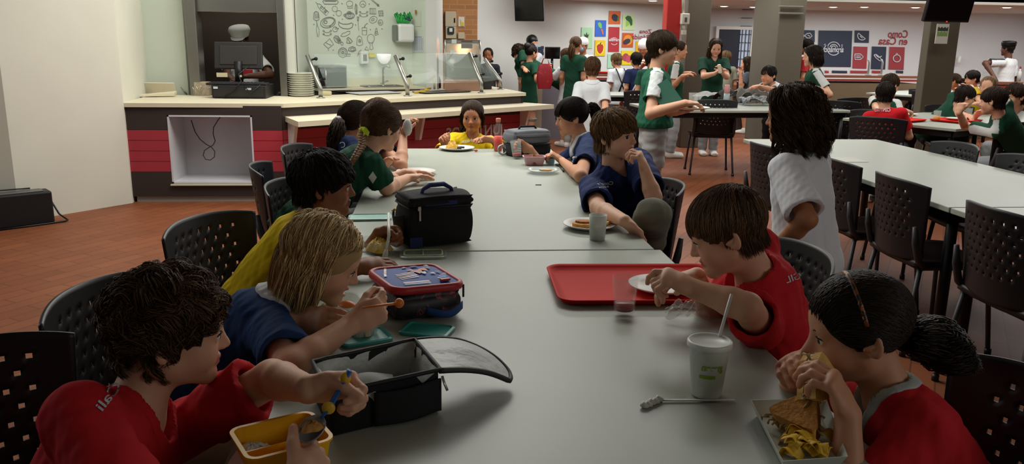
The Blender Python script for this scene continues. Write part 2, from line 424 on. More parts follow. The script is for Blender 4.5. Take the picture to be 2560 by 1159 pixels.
# ------------------------------------------------------------------ hair
def strands(roots, dirs, nst, step, ell_c, gdir, ell_r, lift, grav, rs, wave=0., wfreq=60., free_z=-1e9, away=None, stick=.75, clump=None, avoid=None, o_sp=.0035):
    """lines of hair that hug the (inflated) skull and then hang; all in head space"""
    N = len(roots); P = np.zeros((N, nst, 3)); p = roots.copy(); d = dirs.copy(); P[:, 0] = p
    ph = rs.rand(N, 2)*6.28; 
    for i in range(1, nst):
        d = d+gdir*(grav*np.where(p[:, 2] > free_z, 1., 4.))[:, None]; d /= np.linalg.norm(d, axis=1)[:, None]+1e-9
        q = (p-ell_c)/ell_r; n = q/ell_r; n /= np.linalg.norm(n, axis=1)[:, None]+1e-9
        on = (p[:, 2] > free_z)[:, None]
        dt = d-n*np.clip((d*n).sum(1), -9, 9)[:, None]*stick*on; dt /= np.linalg.norm(dt, axis=1)[:, None]+1e-9
        p = p+dt*step[:, None]; q = (p-ell_c)/ell_r; l = np.linalg.norm(q, axis=1)
        tgt = 1+lift
        f = np.where(l < tgt, tgt/l, np.where(on[:, 0], 1+(tgt/l-1)*stick*.6, 1.)); p = ell_c+q*f[:, None]*ell_r
        if avoid is not None: p = avoid(p)
        d = dt; P[:, i] = p
    if wave:
        s = np.linspace(0, 1, nst)[None, :]; am = wave*np.minimum(1, s*3)
        arc = np.cumsum(np.r_[0, np.full(nst-1, step.mean())])[None, :]
        if clump:
            M = max(8, N//clump); g = rs.choice(N, M, replace=False); lab = np.array([np.argmin(((roots[g]-r_)**2).sum(1)) for r_ in roots])
            ph = ph[g][lab]+rs.normal(size=(N, 2))*.25; pull = (.75*np.minimum(1, s*2.2))[:, :, None]; P = P*(1-pull)+(P[g][lab]+rs.normal(size=(N, 1, 3))*o_sp)*pull; am = am*(.75+.5*rs.rand(M))[lab][:, None]; wfreq = wfreq*(.8+.4*rs.rand(M))[lab][:, None]
        t = np.gradient(P, axis=1); t /= np.linalg.norm(t, axis=2)[:, :, None]+1e-9
        a = np.cross(t, np.array([.3, .5, .8])); a /= np.linalg.norm(a, axis=2)[:, :, None]+1e-9; b = np.cross(t, a)
        P = P+a*(am*np.sin(wfreq*arc+ph[:, :1]))[:, :, None]+b*(am*np.cos(wfreq*arc+ph[:, :1]))[:, :, None]
    return P
def strand_mesh(P, rad, c1, c2, rs, taper=.15, tipcol=None):
    N, S, _ = P.shape; t = np.gradient(P, axis=1); t /= np.linalg.norm(t, axis=2)[:, :, None]+1e-9
    a = np.cross(t, np.array([.21, .35, .91])); a /= np.linalg.norm(a, axis=2)[:, :, None]+1e-9; b = np.cross(t, a)
    s = np.linspace(0, 1, S); r = rad*(taper+(1-taper)*np.clip(np.sin(PI*(.18+.8*s)), 0, 1)); rr = np.asarray(r)[None, :]*(.7+.6*rs.rand(N, 1))
    V = np.stack([P+rr[:, :, None]*(math.cos(q)*a+math.sin(q)*b) for q in (0, 2.094, 4.189)], 2)
    i = np.arange(N)[:, None, None]; j = np.arange(S-1)[None, :, None]; k = np.arange(3)[None, None, :]; k2 = (k+1) % 3
    o = i*S*3; F = np.stack([o+j*3+k, o+j*3+k2, o+(j+1)*3+k2, o+(j+1)*3+k], -1).reshape(-1, 4)
    w = rs.rand(N)**1.3; col = np.array(c1)*(1-w[:, None])+np.array(c2)*w[:, None]
    col = np.repeat(np.repeat(col[:, None], S, 1)[:, :, None], 3, 2)
    if tipcol is not None: tt = (s**1.5)[None, :, None, None]*.7; col = col*(1-tt)+np.array(tipcol)*tt
    return V.reshape(-1, 3), F, col.reshape(-1, 3)
def hair_mat(): return mat('hair', (.1, .08, .06), rough=.55, vcol=True, spec=.18)

HAIR = dict(short=dict(cap=.007, L=.060, lift=.07, n=3200, grav=.12, rad=.0014, fringe=.045), bowl=dict(cap=.010, L=.085, lift=.09, n=3600, grav=.14, rad=.0015, side=.38, gw=.3, fringe=.052), curly=dict(cap=.016, L=.085, lift=.16, n=2900, grav=.04, wave=.0080, wf=150, rad=.0016, fringe=.05, clump=16),
            thick=dict(cap=.014, L=.095, lift=.13, n=3200, grav=.10, wave=.003, wf=70, rad=.0015, clump=12), bob=dict(cap=.012, L=.185, lift=.11, n=4200, grav=.22, wave=.0012, wf=30, free=.012, rad=.0016), wavy=dict(cap=.014, L=.27, lift=.13, n=3600, grav=.25, wave=.0075, wf=62, free=.01, rad=.0015, clump=26),
            tied=dict(cap=.008, L=.12, lift=.05, n=3000, grav=.0), long=dict(cap=.010, L=.40, lift=.08, n=3000, grav=.30, wave=.002, wf=25, free=.0))
def make_hair(root, c, R, k, style, c1, c2, q, seed, low=1., line=(.092, .036, -.035, -.078), part=None, tie=None, tip=None, opts=None, name='hair'):
    """scalp cap plus strands as one child mesh 'hair'"""
    rs = np.random.RandomState(seed); o = dict(HAIR[style]); o.update(opts or {})
    cs = np.array([0, -.012, .030]); rr = np.array([.071, .088, .076]); r0 = rr+max(0., o['cap']-.003)
    y0, z0, y1, z1 = line; nv = np.array([0, z0-z1, -(y0-y1)]); nv = nv/np.linalg.norm(nv); nv = nv if nv[1] > 0 else -nv
    h = max(q, .0035); ext = .13*k; s = SDF(c-ext, c+ext, h)
    T = lambda p: c+R@(np.array(p, float)*k)
    s.ell(T(cs), (rr+o['cap'])*k, R, 0)
    if style in ('bob', 'wavy', 'long'):
        s.ell(T((0, -.030, -.035)), np.array([.070+o['cap'], .066, .070])*k, R, .02*k)
        s.ell(T((0, .075, -.045)), np.array([.062, .075, .085])*k, R, .01*k, -1)
    s.cut(T((0, y0, z0-.003)), R@nv)
    if style not in ('bob', 'wavy', 'long'):
        for sx in (-1, 1): s.ell(T((sx*.075, -.004, -.02)), np.array([.03, .026, .036])*k, R, .008*k, -1)
    V, F = s.mesh(); base = np.array(c1)*.72+np.array(c2)*.22
    cols = [np.tile(base, (len(V), 1))]; Vs = [V]; Fs = [F]
    n = int(o['n']*low*(1.7 if low >= .9 else 1.)); u = rs.normal(size=(n*3, 3)); u /= np.linalg.norm(u, axis=1)[:, None]; rt = cs+u*(r0+.001)
    ok = ((rt-np.array([0, y0, z0]))@nv) < 0
    if style not in ('bob', 'wavy', 'long'): ok &= ~((np.abs(rt[:, 0]) > .05) & (np.abs(rt[:, 1]+.004) < .02) & (rt[:, 2] < .006))
    rt = rt[ok][:n]; N = len(rt)
    if tie is not None:
        tp = np.array(tie, float); d = tp-rt; d /= np.linalg.norm(d, axis=1)[:, None]
        dist = np.linalg.norm(tp-rt, axis=1); nst = 10; P = np.zeros((N, nst, 3))
        for i in range(nst):
            f = i/(nst-1); p = rt*(1-f)+tp*f; p[:, 2] += .05*math.sin(PI*f)*sm(rt[:, 1], -.03, .05)*(1-sm(np.abs(rt[:, 0]), .045, .07)*.7); qv = (p-cs)/r0; l = np.linalg.norm(qv, axis=1); tg = 1+o['lift']*(.6+.5*rs.rand(N))*min(1, f*4+.4)
            p2 = cs+qv*np.maximum(1, tg/l)[:, None]*r0; w = sm(f, .75, 1.); P[:, i] = p2*(1-w)+(tp+rs.normal(size=(N, 3))*.006)*w
    else:
        if part is not None:      # combed sideways from a parting line at x=part
            d = np.stack([np.sign(rt[:, 0]-part)*1., -.25-0*rt[:, 1], -.2+0*rt[:, 1]], 1)
            d[:, 1] = np.where(rt[:, 1] > .02, o.get('fwd', .1), -.5)
        else:                     # grows away from the crown
            d = rt-np.array(o.get('crown', (.0, -.055, .105)))
        d += rs.normal(size=d.shape)*o.get('mess', .012 if part is None else .12); d /= np.linalg.norm(d, axis=1)[:, None]
        nst = 12 if o['L'] < .15 else 16
        if o.get('wave', 0) and o['wf'] > 100: nst = 22
        L = o['L']*(.75+.4*rs.rand(N)); 
        if o.get('fringe') is not None: L = np.where((rt[:, 1] > .03), np.minimum(L, o['fringe']*(.8+.4*rs.rand(N))), L)
        if style in ('short', 'bowl', 'thick', 'curly'):
            sd_ = o.get('side', .55); L = np.where((rt[:, 2] < .03) & (rt[:, 1] < .035), L*(sd_+(1-sd_)*np.clip((rt[:, 2]+.06)/.09, 0, 1)), L)
        lift = o['lift']*(.35+.7*rs.rand(N)**1.3)
        fz = o.get('free', -.02)
        P = strands(rt, d, nst, L/nst, cs, nrm(R.T@np.array([0, 0, -1.])*o.get('gw', .5)+np.array([0, -.16, -.5])), r0, lift, o['grav'], rs, o.get('wave', 0), o.get('wf', 60), fz, stick=o.get('stick', .8), clump=o.get('clump'), o_sp=o.get('spread', .0035))
        if style in ('short', 'bowl', 'thick', 'curly'):
            br = o.get('brow', .014)+.010*rs.rand(N)[:, None]; zm = np.where(P[:, :, 1] > .045, br, np.where(P[:, :, 1] > .012, -.012+br*.5, -1.)); P[:, :, 2] = np.maximum(P[:, :, 2], zm)
        if style in ('bob', 'wavy', 'long'):   # keep the face free
            cap = np.array([0, .075, -.05]); er = np.array([.052, .055, .085])*o.get('face', 1.); qv = (P-cap)/er; l = np.linalg.norm(qv, axis=2); f = np.where((l < 1), 1/np.maximum(l, .05), 1.)
            f = np.minimum(f, 4); P2 = cap+qv*f[:, :, None]*er; P2[:, :, 2] = P[:, :, 2]; P = P2
            fb = o.get('fb', .045); w_ = sm(.075-P[:, :, 2], 0., .045); P[:, :, 1] = np.where(P[:, :, 1] > fb, P[:, :, 1]*(1-w_)+(fb+(P[:, :, 1]-fb)*.15)*w_, P[:, :, 1])
    Vh, Fh, Ch = strand_mesh(P*k, o.get('rad', .0016)*k*(.66 if low >= .9 else 1.)/max(low, .25)**.5, c1, c2, rs, tipcol=tip)
    Vh = c+Vh@R.T; Vs.append(Vh); Fs.append(Fh+len(V)); cols.append(Ch)
    return np_mesh(name, np.concatenate(Vs), np.concatenate(Fs), hair_mat(), root, None, col=np.concatenate(cols))
def tail(root, path, r0, r1, c1, c2, seed, n=260, wave=.004, wf=40, flare=1., rad=.0018, name='ponytail', tip=None):
    rs = np.random.RandomState(seed); path = np.array(path, float); S = 22
    tt = np.linspace(0, len(path)-1, S); i0 = np.clip(tt.astype(int), 0, len(path)-2); f = (tt-i0)[:, None]
    pm = np.concatenate([[2*path[0]-path[1]], path, [2*path[-1]-path[-2]]]); a, b, c_, d = pm[i0], pm[i0+1], pm[i0+2], pm[i0+3]
    C = .5*((2*b)+(-a+c_)*f+(2*a-5*b+4*c_-d)*f**2+(-a+3*b-3*c_+d)*f**3)
    s = np.linspace(0, 1, S); R_ = r0+(r1-r0)*s+flare*r0*.6*np.sin(PI*np.minimum(1, s*1.15))
    off = rs.normal(size=(n, 3)); off /= np.linalg.norm(off, axis=1)[:, None]; off *= (rs.rand(n, 1)**.4)
    P = C[None]+off[:, None]*R_[None, :, None]; ph = rs.rand(n, 1)*6.28
    P[:, :, 0] += wave*np.sin(wf*s[None]*.3+ph)*s; P[:, :, 1] += wave*np.cos(wf*s[None]*.3+ph)*s
    V, F, Cc = strand_mesh(P, rad, c1, c2, rs, tipcol=tip)
    return np_mesh(name, V, F, hair_mat(), root, None, col=Cc)

SKIN = dict(fair=('D3A184', 'B56F60'), warm=('C89070', 'A86252'), tan=('AE7650', '94543F'), brown=('8F5B3C', '74402F'), dark=('5A3828', '4A2B22'))
HC = dict(black=('14100E', '2B211C'), dkbrown=('1E1510', '46321F'), brown=('33231A', '6B4C30'), ltbrown=('4A3625', '8A6A45'), blond=('7A5C36', 'D2AE74'))
def cloth_mat(): return mat('cloth', (.5, .5, .5), rough=.85, vcol=True, bump=.12, bscale=35, spec=.2)

def person(label, hc, az, pitch=0., roll=0., taz=None, pel=None, stature=1.35, q=.004, seated=True, arms=(None, None), skin='warm', hair='short', hcol='dkbrown', hopts=None, hline=None, part=None, tie=None,
           shirt=('1E2A4A', .55), collar=None, neck='v', stripe=None, bottom=('pants', '55584A'), shoes='E0DED6', hk=1., mouth=0., eyes=True, lean=0., knees=None, feet=None, low=1., group=None, wr=.004, legs=True, slack=1., cap=None, iris='2A1A10', tip=None, hscale=None, skipL=False, shoulders=None, look=0., seatz=.45, hem=None, torso=1.):
    """One seated or standing figure. arms = (left, right), each None or dict(w=wrist, pole=, hd=, pn=, curl=, thumb=, curls=)."""
    s_ = stature/1.35; k = (hscale or (.96+.10*(s_-1)))*1.
    c = np.array(hc, float); R = head_R(az, pitch, roll); taz = az if taz is None else taz
    N = c+R@(V3(0, -.030, -.075)*k)                    # top of the neck
    if pel is None: pel = V3(N[0], N[1], .53) if seated else V3(N[0], N[1], .49*stature)
    pel = np.array(pel, float); t0 = nrm(N-pel)
    B = N-(t0*.6+R[:, 2]*.4)*.055*s_                   # base of the neck
    t = nrm(B-pel); L = np.linalg.norm(B-pel)
    fw = fdir(taz); fw = nrm(fw-t*(fw@t)); rt = np.cross(fw, t)
    root = thing('person', label, 'person', (pel[0], pel[1], 0.), 0., group)
    sw = .128*s_*torso; sh = {}
    SC = B-t*.046*s_
    for i, sd in ((0, -1), (1, 1)):
        sh[i] = SC+rt*sd*sw-t*.012*s_
        if shoulders and shoulders[i] is not None: sh[i] = sh[i]+np.array(shoulders[i])
    ua, fa = .235*s_, .205*s_
    A = {}
    for i, sd in ((0, -1), (1, 1)):
        a = arms[i]
        if a is None: a = dict(w=sh[i]-V3(0, 0, .95)*(ua+fa)+rt*sd*.06+fw*.05, pole=-fw)
        w0 = np.array(a['w'], float)
        if 'e' in a: e = np.array(a['e'], float); w_ = w0
        else: e, w_ = ik(sh[i], w0, ua, fa, a.get('pole', -V3(0, 0, 1.)+rt*sd*.4))
        A[i] = (e, w_, a)
    hw = .075 if seated else .062; hip = {0: pel-rt*hw*s_, 1: pel+rt*hw*s_}; kn = {}; an = {}
    for i, sd in ((0, -1), (1, 1)):
        if seated:
            kn[i] = hip[i]+nrm(fdir(taz)+.12*sd*np.cross(fdir(taz), (0, 0, 1.))+V3(0, 0, -.08))*.33*s_; an[i] = V3(kn[i][0], kn[i][1], .075)-fdir(taz)*.03
        else: kn[i] = hip[i]*.5+V3(hip[i][0], hip[i][1], .07)*.5+fdir(taz)*.015; an[i] = V3(hip[i][0], hip[i][1], .07)-fdir(taz)*.01
        if knees and knees[i] is not None: kn[i] = np.array(knees[i], float)
        if feet and feet[i] is not None: an[i] = np.array(feet[i], float)
    # --- body: one continuous surface
    pts = [c, c+R@V3(0, 0, .12), pel]+[p for i in (0, 1) for p in (sh[i], A[i][0], A[i][1])]+([p for i in (0, 1) for p in (kn[i], an[i])] if legs else [])
    pts += [A[i][1]+nrm(A[i][2].get('hd', A[i][1]-A[i][0]))*.13*s_ for i in (0, 1)]
    pts = np.array(pts); lo, hi = pts.min(0)-.13, pts.max(0)+.13; lo[2] = max(lo[2], -.01)
    S = SDF(lo, hi, q); tx = s_*torso
    S.ecap(pel, pel+t*L*.45, (.100*tx, .074*s_), (.092*tx, .070*s_), rt, .02); S.ecap(pel+t*L*.45, SC-t*.05*s_, (.092*tx, .070*s_), (.112*tx, .075*s_), rt, .03)
    for i in (0, 1):
        S.cap(SC+t*.004*s_, sh[i], .036*s_, .039*s_, .03)
        e, w_, a = A[i]; S.cap(sh[i], e, .0385*s_, .0325*s_, .02); m_ = e+(w_-e)*.3; S.cap(e, m_, .0325*s_, .0325*s_, .012); S.cap(m_, w_, .0325*s_, .0215*s_, .01)
        S.hands = hand_shape(S, w_, np.array(a.get('hd', w_-e), float), np.array(a.get('pn', V3(0, 0, -1)), float), 1 if i else -1, s_*1.0, a.get('curl', .3), a.get('thumb', .35), a.get('spread', .0), a.get('curls'))
        A[i] = (e, w_, dict(a, tips=S.hands))
        if legs:
            S.cap(hip[i], kn[i], .066*s_, .047*s_, .03); m_ = kn[i]+(an[i]-kn[i])*.3; S.cap(kn[i], m_, .046*s_, .046*s_, .02); S.cap(m_, an[i], .046*s_, .029*s_, .02)
            fdv = fdir(taz) if not (feet and feet[i] is not None) else nrm(fdir(taz)); S.ecap(an[i]-V3(0, 0, .035)+fdv*.0, an[i]-V3(0, 0, .045)+fdv*.12*s_, (.03*s_, .026), (.034*s_, .018), np.cross(fdv, (0, 0, 1.)), .02)
    S.cap(B-t*.02, c+R@(V3(0, -.022, -.045)*k), .047*s_, .0415*s_, .03)
    head_shape(S, c, R, k, mouth)
    V, F = S.mesh(); sk, lp = SKIN[skin] if isinstance(skin, str) else skin; skc = np.array(lin(sk)); lpc = np.array(lin(lp))
    def colfn(V):
        col = face_col(V, c, R, k, skc, lpc)
        for i in (0, 1):                                # warmer finger ends and nails
            for tp in A[i][2]['tips']:
                g = np.exp(-(np.linalg.norm(V-tp, axis=1)/(.013*s_))**2)*.45; col = col*(1-g[:, None]*np.array([-.02, .16, .14]))
        return col
    np_mesh('body', V, F, mat('skin', (.8, .6, .5), rough=.52, vcol=True, spec=.35, sss=.12, bump=.04, bscale=140), root, None, colfn)
    T = lambda *p: c+R@(np.array(p, float)*k)
    # --- eyes, brows
    if eyes:
        for sx in (-1, 1):
            e = MB(); E0 = V3(sx*.031, .0702, -.001); lk = math.radians(look)
            gz = R@np.array([math.sin(lk), math.cos(lk), -.05]); e.at(T(*E0))
            n_, m_ = 14, 10; x = nrm(np.cross(gz, R[:, 2])); y = np.cross(x, gz); vs = []; fs = []
            for i in range(m_+1):
                th = PI*i/m_
                for j in range(n_): qq = 2*PI*j/n_; vs.append(.0129*k*(math.cos(th)*gz+math.sin(th)*(math.cos(qq)*x+math.sin(qq)*y)))
            for i in range(m_):
                for j in range(n_): e.cur = 1 if i < 1 else (2 if i < 2 else 0); fs.append(([i*n_+j, i*n_+(j+1) % n_, (i+1)*n_+(j+1) % n_, (i+1)*n_+j][::-1], e.cur))
            b0 = len(e.v); e.v += (np.array(vs)+e.T).tolist()
            for f_, mi_ in fs: e.f.append([a_+b0 for a_ in f_]); e.mi.append(mi_); e.sm.append(True)
            e.build('eye', [mat('eye_white', 'D8D2C8', .25), mat('pupil', '080606', .1), mat('iris_'+iris, iris, .2)], root, None, True)
            bm_ = MB(); hcx = HC[hcol][0] if isinstance(hcol, str) else hcol[0]
            bm_.tube([T(sx*.014, .0845, .0145), T(sx*.024, .0850, .0195), T(sx*.036, .0795, .0205), T(sx*.047, .0685, .0145)], [.0014*k, .0020*k, .0017*k, .0007*k], 6); bm_.build('eyebrow', mat('brow_'+hcx, hcx, .8), root, None, True)
            lm = MB(); lm.tube([T(sx*.0185, .0785, .0015), T(sx*.025, .0838, .0062), T(sx*.033, .0842, .0072), T(sx*.041, .0790, .0045), T(sx*.0445, .0755, .0015)], [.0006*k, .0012*k, .0014*k, .0013*k, .0006*k], 5); lm.build('eyelashes', mat('lash', '120C0A', .8), root, None, True)
    # --- shirt
    qs = max(q, .004)
    if shirt:
        sc = np.array(lin(shirt[0])); sl = shirt[1]; inf = .012*slack
        hem_ = hem if hem is not None else (.03 if seated else .06)*s_; hem = pel-t*hem_
        pts2 = np.array([hem, SC, B]+[sh[i]+(A[i][0]-sh[i])*min(sl, 1) for i in (0, 1)]+([A[i][1] for i in (0, 1)] if sl > 1 else [])); G = SDF(pts2.min(0)-.19*s_, pts2.max(0)+.19*s_, qs)
        G.ecap(hem, pel+t*L*.45, ((.117 if seated else .134)*tx+inf, (.096 if seated else .104)*s_+inf*1.2), (.098*tx+inf, .078*s_+inf), rt, .02); G.ecap(pel+t*L*.45, SC-t*.05*s_, (.098*tx+inf, .078*s_+inf), (.116*tx+inf, .080*s_+inf), rt, .04)
        ends = []
        G.cap(SC-t*.004*s_, B-t*.012*s_, .062*s_+inf*.4, .050*s_+inf*.3, .03)
        Q = SDF.__new__(SDF); Q.lo, Q.h, Q.n, Q.ax = G.lo, G.h, G.n, G.ax; Q.D = np.full(G.n, .08, np.float32)
        for i in (0, 1):
            G.cap(SC+t*.004*s_, sh[i], .040*s_+inf*.4, .043*s_+inf*.3, .03)
            e = A[i][0]; d = e-sh[i]; se = sh[i]+d*min(sl, 1.)
            Q.cap(sh[i], se, .046*s_+inf*.4, .049*s_+inf*.9, .01)
            if sl > 1: se = e+(A[i][1]-e)*(sl-1); Q.cap(e, se, .046*s_+inf*.5, .036*s_+inf*.5, .02); d = A[i][1]-e
            ends.append((se, nrm(d)))
        for i, (se, d) in enumerate(ends):             # hollow sleeve mouths, flat hems
            r_ = (.049*s_+inf*.9) if sl <= 1 else .034*s_+inf*.5
            Q.cap(se-d*.035*s_, se+d*.08*s_, .0375*s_+inf*.55 if sl <= 1 else .029*s_+inf*.4, r_-max(.006, 1.6*qs), .004, -1)
            Q.join(se-.12, se+.12, beyond(se, d, r_+.012), .002, -1)
        kq = .022; h_ = np.clip(.5+.5*(G.D-Q.D)/kq, 0, 1); G.D = G.D*(1-h_)+Q.D*h_-kq*h_*(1-h_)
        if wr: G.wrinkle(wr, 38, seed=int(abs(hc[0])*1000) % 97); G.wrinkle(wr*.45, 85, seed=3)
        G.cut(hem-t*.03*s_, -t)
        # neckline and collar
        Q.D[:] = .08; na = nrm(N-B)
        Q.cap(B-t*.012*s_+fw*.004, B+na*.10, .050*s_, .070*s_, .006)
        if neck in ('v', 'polo'): Q.cap(B+fw*.035*s_-t*.004*s_, B+fw*.085*s_-t*.085*s_, .036*s_, .004*s_, .012); Q.cap(B+fw*.06*s_, B+fw*.12*s_-t*.05*s_, .034*s_, .012*s_, .012)
        elif neck == 'crew': Q.cap(B+fw*.03*s_, B+fw*.07*s_-t*.012*s_, .042*s_, .03*s_, .01)
        if collar:
            bw = .030 if neck == 'polo' else .017
            K = SDF.__new__(SDF); K.lo, K.h, K.n, K.ax = G.lo, G.h, G.n, G.ax
            K.D = np.maximum(np.maximum(G.D-(.0055 if neck == 'polo' else .003), Q.D-bw*s_), -Q.D-.001)
            up = [B-t*.10*s_, -t]; K.cut(*up); V, F = K.mesh(); cc = np.array(lin(collar))
            if len(V): np_mesh('collar', V, F, cloth_mat(), root, None, lambda V: np.tile(cc, (len(V), 1)))
        G.D = np.maximum(G.D, -Q.D)
        V, F = G.mesh()
        def scol(V):
            col = np.tile(sc, (len(V), 1)); q_ = V-SC
            if stripe: col = stripe(V, dict(c=col, SC=SC, sh=sh, rt=rt, fw=fw, t=t, s=s_, ends=ends, pel=pel, B=B))
            return col
        so = np_mesh('shirt', V, F, cloth_mat(), root, None, scol)
    # --- trousers, shorts or skirt
    if bottom and legs:
        kind, bc = bottom; b_ = np.array(lin(bc)); pts3 = np.array([pel]+[x for i in (0, 1) for x in (kn[i], an[i])]); G = SDF(pts3.min(0)-.16, pts3.max(0)+.16, max(q, .005))
        if kind == 'skirt':
            ku = (kn[0]+kn[1])/2; G.ecap(pel+t*.05, ku, (.108*s_, .088*s_), (.17*s_, .12*s_ if not seated else .075*s_), rt, .02); G.wrinkle(.006, 60, 4, nrm(ku-pel), .1); G.cut(ku+nrm(ku-pel)*.0, nrm(ku-pel))
        else:
            G.ecap(pel+t*(max(.06, .05-(hem_ if shirt else 0)))*s_, pel-t*.03, (.110*s_, .086*s_), (.112*s_, .09*s_), rt, .02)
            for i in (0, 1):
                G.cap(hip[i], kn[i], (.082 if seated else .074)*s_, .067*s_, .02)
                if kind == 'pants':
                    G.cap(kn[i], an[i], .066*s_, .050*s_, .01)
            G.wrinkle(.004, 45, 5)
            for i in (0, 1):
                d = nrm(an[i]-kn[i]) if kind == 'pants' else nrm(kn[i]-hip[i]); e = an[i]+d*.0 if kind == 'pants' else (kn[i]-d*.02 if seated else hip[i]+(kn[i]-hip[i])*.66)
                G.join(e-.12, e+.12, beyond(e, d, .088*s_), .002, -1)
        V, F = G.mesh(); np_mesh({'pants': 'trousers'}.get(kind, kind), V, F, cloth_mat(), root, None, lambda V: np.tile(b_, (len(V), 1)))
        if shoes:
            for i in (0, 1):
                G = SDF(an[i]-.2, an[i]+.2, max(q, .005)); f_ = fdir(taz); z0 = an[i][2]-.075
                X_ = np.cross(f_, (0, 0, 1.)); p0 = V3(an[i][0], an[i][1], z0+.04)
                G.ecap(p0-f_*.025, p0+f_*.13*s_-V3(0, 0, .008), (.036*s_, .042), (.041*s_, .030), X_, .02); G.cap(p0, p0+V3(0, 0, .045), .042*s_, .042*s_, .02); G.cap(p0+V3(0, 0, .03), p0+V3(0, 0, .12), .032, .036, .005, -1); G.cut(V3(0, 0, z0+.003), (0, 0, -1.)); V, F = G.mesh()
                np_mesh('shoe', V, F, mat('shoe_'+shoes, shoes, .6), root)
    # --- hair
    hh = HC[hcol] if isinstance(hcol, str) else hcol; h1, h2 = lin(hh[0]), lin(hh[1])
    if hair: make_hair(root, c, R, k, hair, h1, h2, q, int(abs(hc[0]*997+hc[1]*331)) % 9999, low, hline or (.092, .036, -.035, -.078), part, tie, lin(tip) if tip else None, hopts)
    info = dict(root=root, T=T, R=R, c=c, k=k, B=B, N=N, SC=SC, sh=sh, A=A, fw=fw, rt=rt, t=t, s=s_, h1=h1, h2=h2, pel=pel, L=L, kn=kn)
    info['note'] = 'torso %.2f arms %s' % (L/s_, [round(float(np.linalg.norm(np.array(A[i][2]['w'])-sh[i])/(ua+fa)), 2) for i in (0, 1)])
    print('PERSON', label[:40], info['note'])
    return info
# ================================================================== the room
def hitW(x, y, p, d):
    """where the sight line of a pixel meets the upright plane through p along d"""
    r = _ray(x, y); n = np.array([d[1], -d[0], 0.]); t = ((np.array([p[0], p[1], 0])-CAM_O*[1, 1, 0])@n)/(r@n); return CAM_O+r*t
white = mat('white_wall', 'C6C7BC', .8, bump=.03, bscale=30, vary=.03, vscale=1.2)
cream = mat('cream_wall', 'D3D0C2', .8, bump=.05, bscale=14, vary=.05, vscale=1.5)
kitchen = mat('kitchen_wall', 'C3CBBD', .6, vary=.03, vscale=1.)
greyw = mat('grey_wall', 'C6C7C2', .8, vary=.02, vscale=.8)
olive = mat('olive_pillar', '5B5548', .8, vary=.05, vscale=2.)
steel = mat('brushed_steel', '8A8880', .35, metal=.9, bump=.02, bscale=8)
dsteel = mat('dark_steel', '6C6A60', .45, metal=.7)
black = mat('black_plastic', '17171A', .45, bump=.03, bscale=300)
blackm = mat('black_metal', '121214', .4, metal=.3)
wood = mat('light_laminate', 'CFC6AC', .5, bump=.02, bscale=20, vary=.04, vscale=6.)
dbrown = mat('dark_laminate', '352B28', .55, vary=.08, vscale=5.)
redp = mat('red_boards', 'A5323D', .5, vary=.05, vscale=3.)
whitep = mat('white_panel', 'C9C8CC', .35, vary=.02)
wht = mat('white_paint', 'E4E4DE', .5)
f = MB(); f.box((4, 9, -.05), (26, 30, .1))
struct('floor', f, brick_mat('terracotta_floor', '834A2C', '764126', '5E351F', 1., rot=math.radians(-57), mortar=.004, w=.34, h=.105, rough=.55, bump=.12))
c = MB(); c.box((4, 5.0, 3.35), (26, 22.4, .1)); struct('ceiling', c, mat('ceiling_paint', 'B9B7AE', .9))
c = MB(); c.box((7.9, 14.75, 2.14), (13.1, 3.9, .12)); c.box((7.9, 12.85, 2.72), (13.1, .1, 1.2)); struct('ceiling', c, mat('soffit_paint', 'BDBAB0', .9))
# left: plastered pillar and the walls of the serving station
pc_ = onZ(50, 554, 0); c = MB(); pe = tuple(onZ(332, 507, 0)[:2]); c.prism([(-4.4, pc_[1]-.25), (pc_[0], pc_[1]), pe, (-2.80, 8.45), (-4.4, 8.45)], 0, 3.3); struct('wall_left', c, cream)
c = MB(); c.box((-6.9, 5.6, 1.65), (5.2, .2, 3.3)); struct('wall_left', c, cream)
wy = 8.45
c = MB(); dx0, dx1, dz = -2.26, -1.50, 1.66
c.box(((-3.4+dx0-.16)/2, wy+.08, 1.65), (dx0-.16+3.4, .16, 3.3)); c.box(((dx1+.10-1.36)/2, wy+.08, 1.65), (-1.36-dx1-.10, .16, 3.3)); c.box(((dx0+dx1)/2, wy+.08, 2.8), (dx1-dx0+.3, .16, 1.0)); struct('wall_station', c, kitchen)
c = MB(); x0 = onY(478, 100, wy-.05)[0]; x1 = dx0-.06; c.box(((x0+x1)/2, wy-.03, 1.65), (x1-x0, .14, 3.3)); x2 = dx1+.04; c.box(((x2-1.36)/2, wy-.03, 1.65), (-1.36-x2, .14, 3.3)); c.box((-1.88, wy-.03, 2.85), (1.1, .14, 1.25)); struct('trim_1', c, white)
c = MB(); c.box((dx0-.05, wy-.05, 1.0), (.10, .2, 2.0), .006); c.box((dx1+.03, wy-.05, 1.0), (.07, .2, 2.0), .006); c.box(((dx0+dx1)/2, wy-.02, 1.66+.17), (dx1-dx0, .16, .34), .006); o = c.build('door_1', steel); o['kind'] = 'structure'
c = MB(); c.box((-2.1, 9.75, 1.65), (1.35, .1, 3.3)); c.box((-2.75, 9.2, 1.65), (.1, 1.1, 3.3)); struct('wall_pantry', c, mat('pantry_wall', '4A4038', .7, vary=.08, vscale=2))
WP, WD = np.array([-1.38, 9.41]), np.array([.926, .376]); WN = np.array([.376, -.926])
c = MB(); c.box((-1.42, 9.1, 1.65), (.08, .98, 3.3)); struct('wall_kitchen_return', c, kitchen)
k1 = hitW(1030, 100, WP, WD); k2 = k1[:2]+np.array([.30, -.20])
c = MB(); c.prism([tuple(WP), tuple(k1[:2]), tuple(k1[:2]+[-.1, .2]), tuple(WP+[-.02, .35])], 0, 3.3); struct('wall_kitchen', c, kitchen)
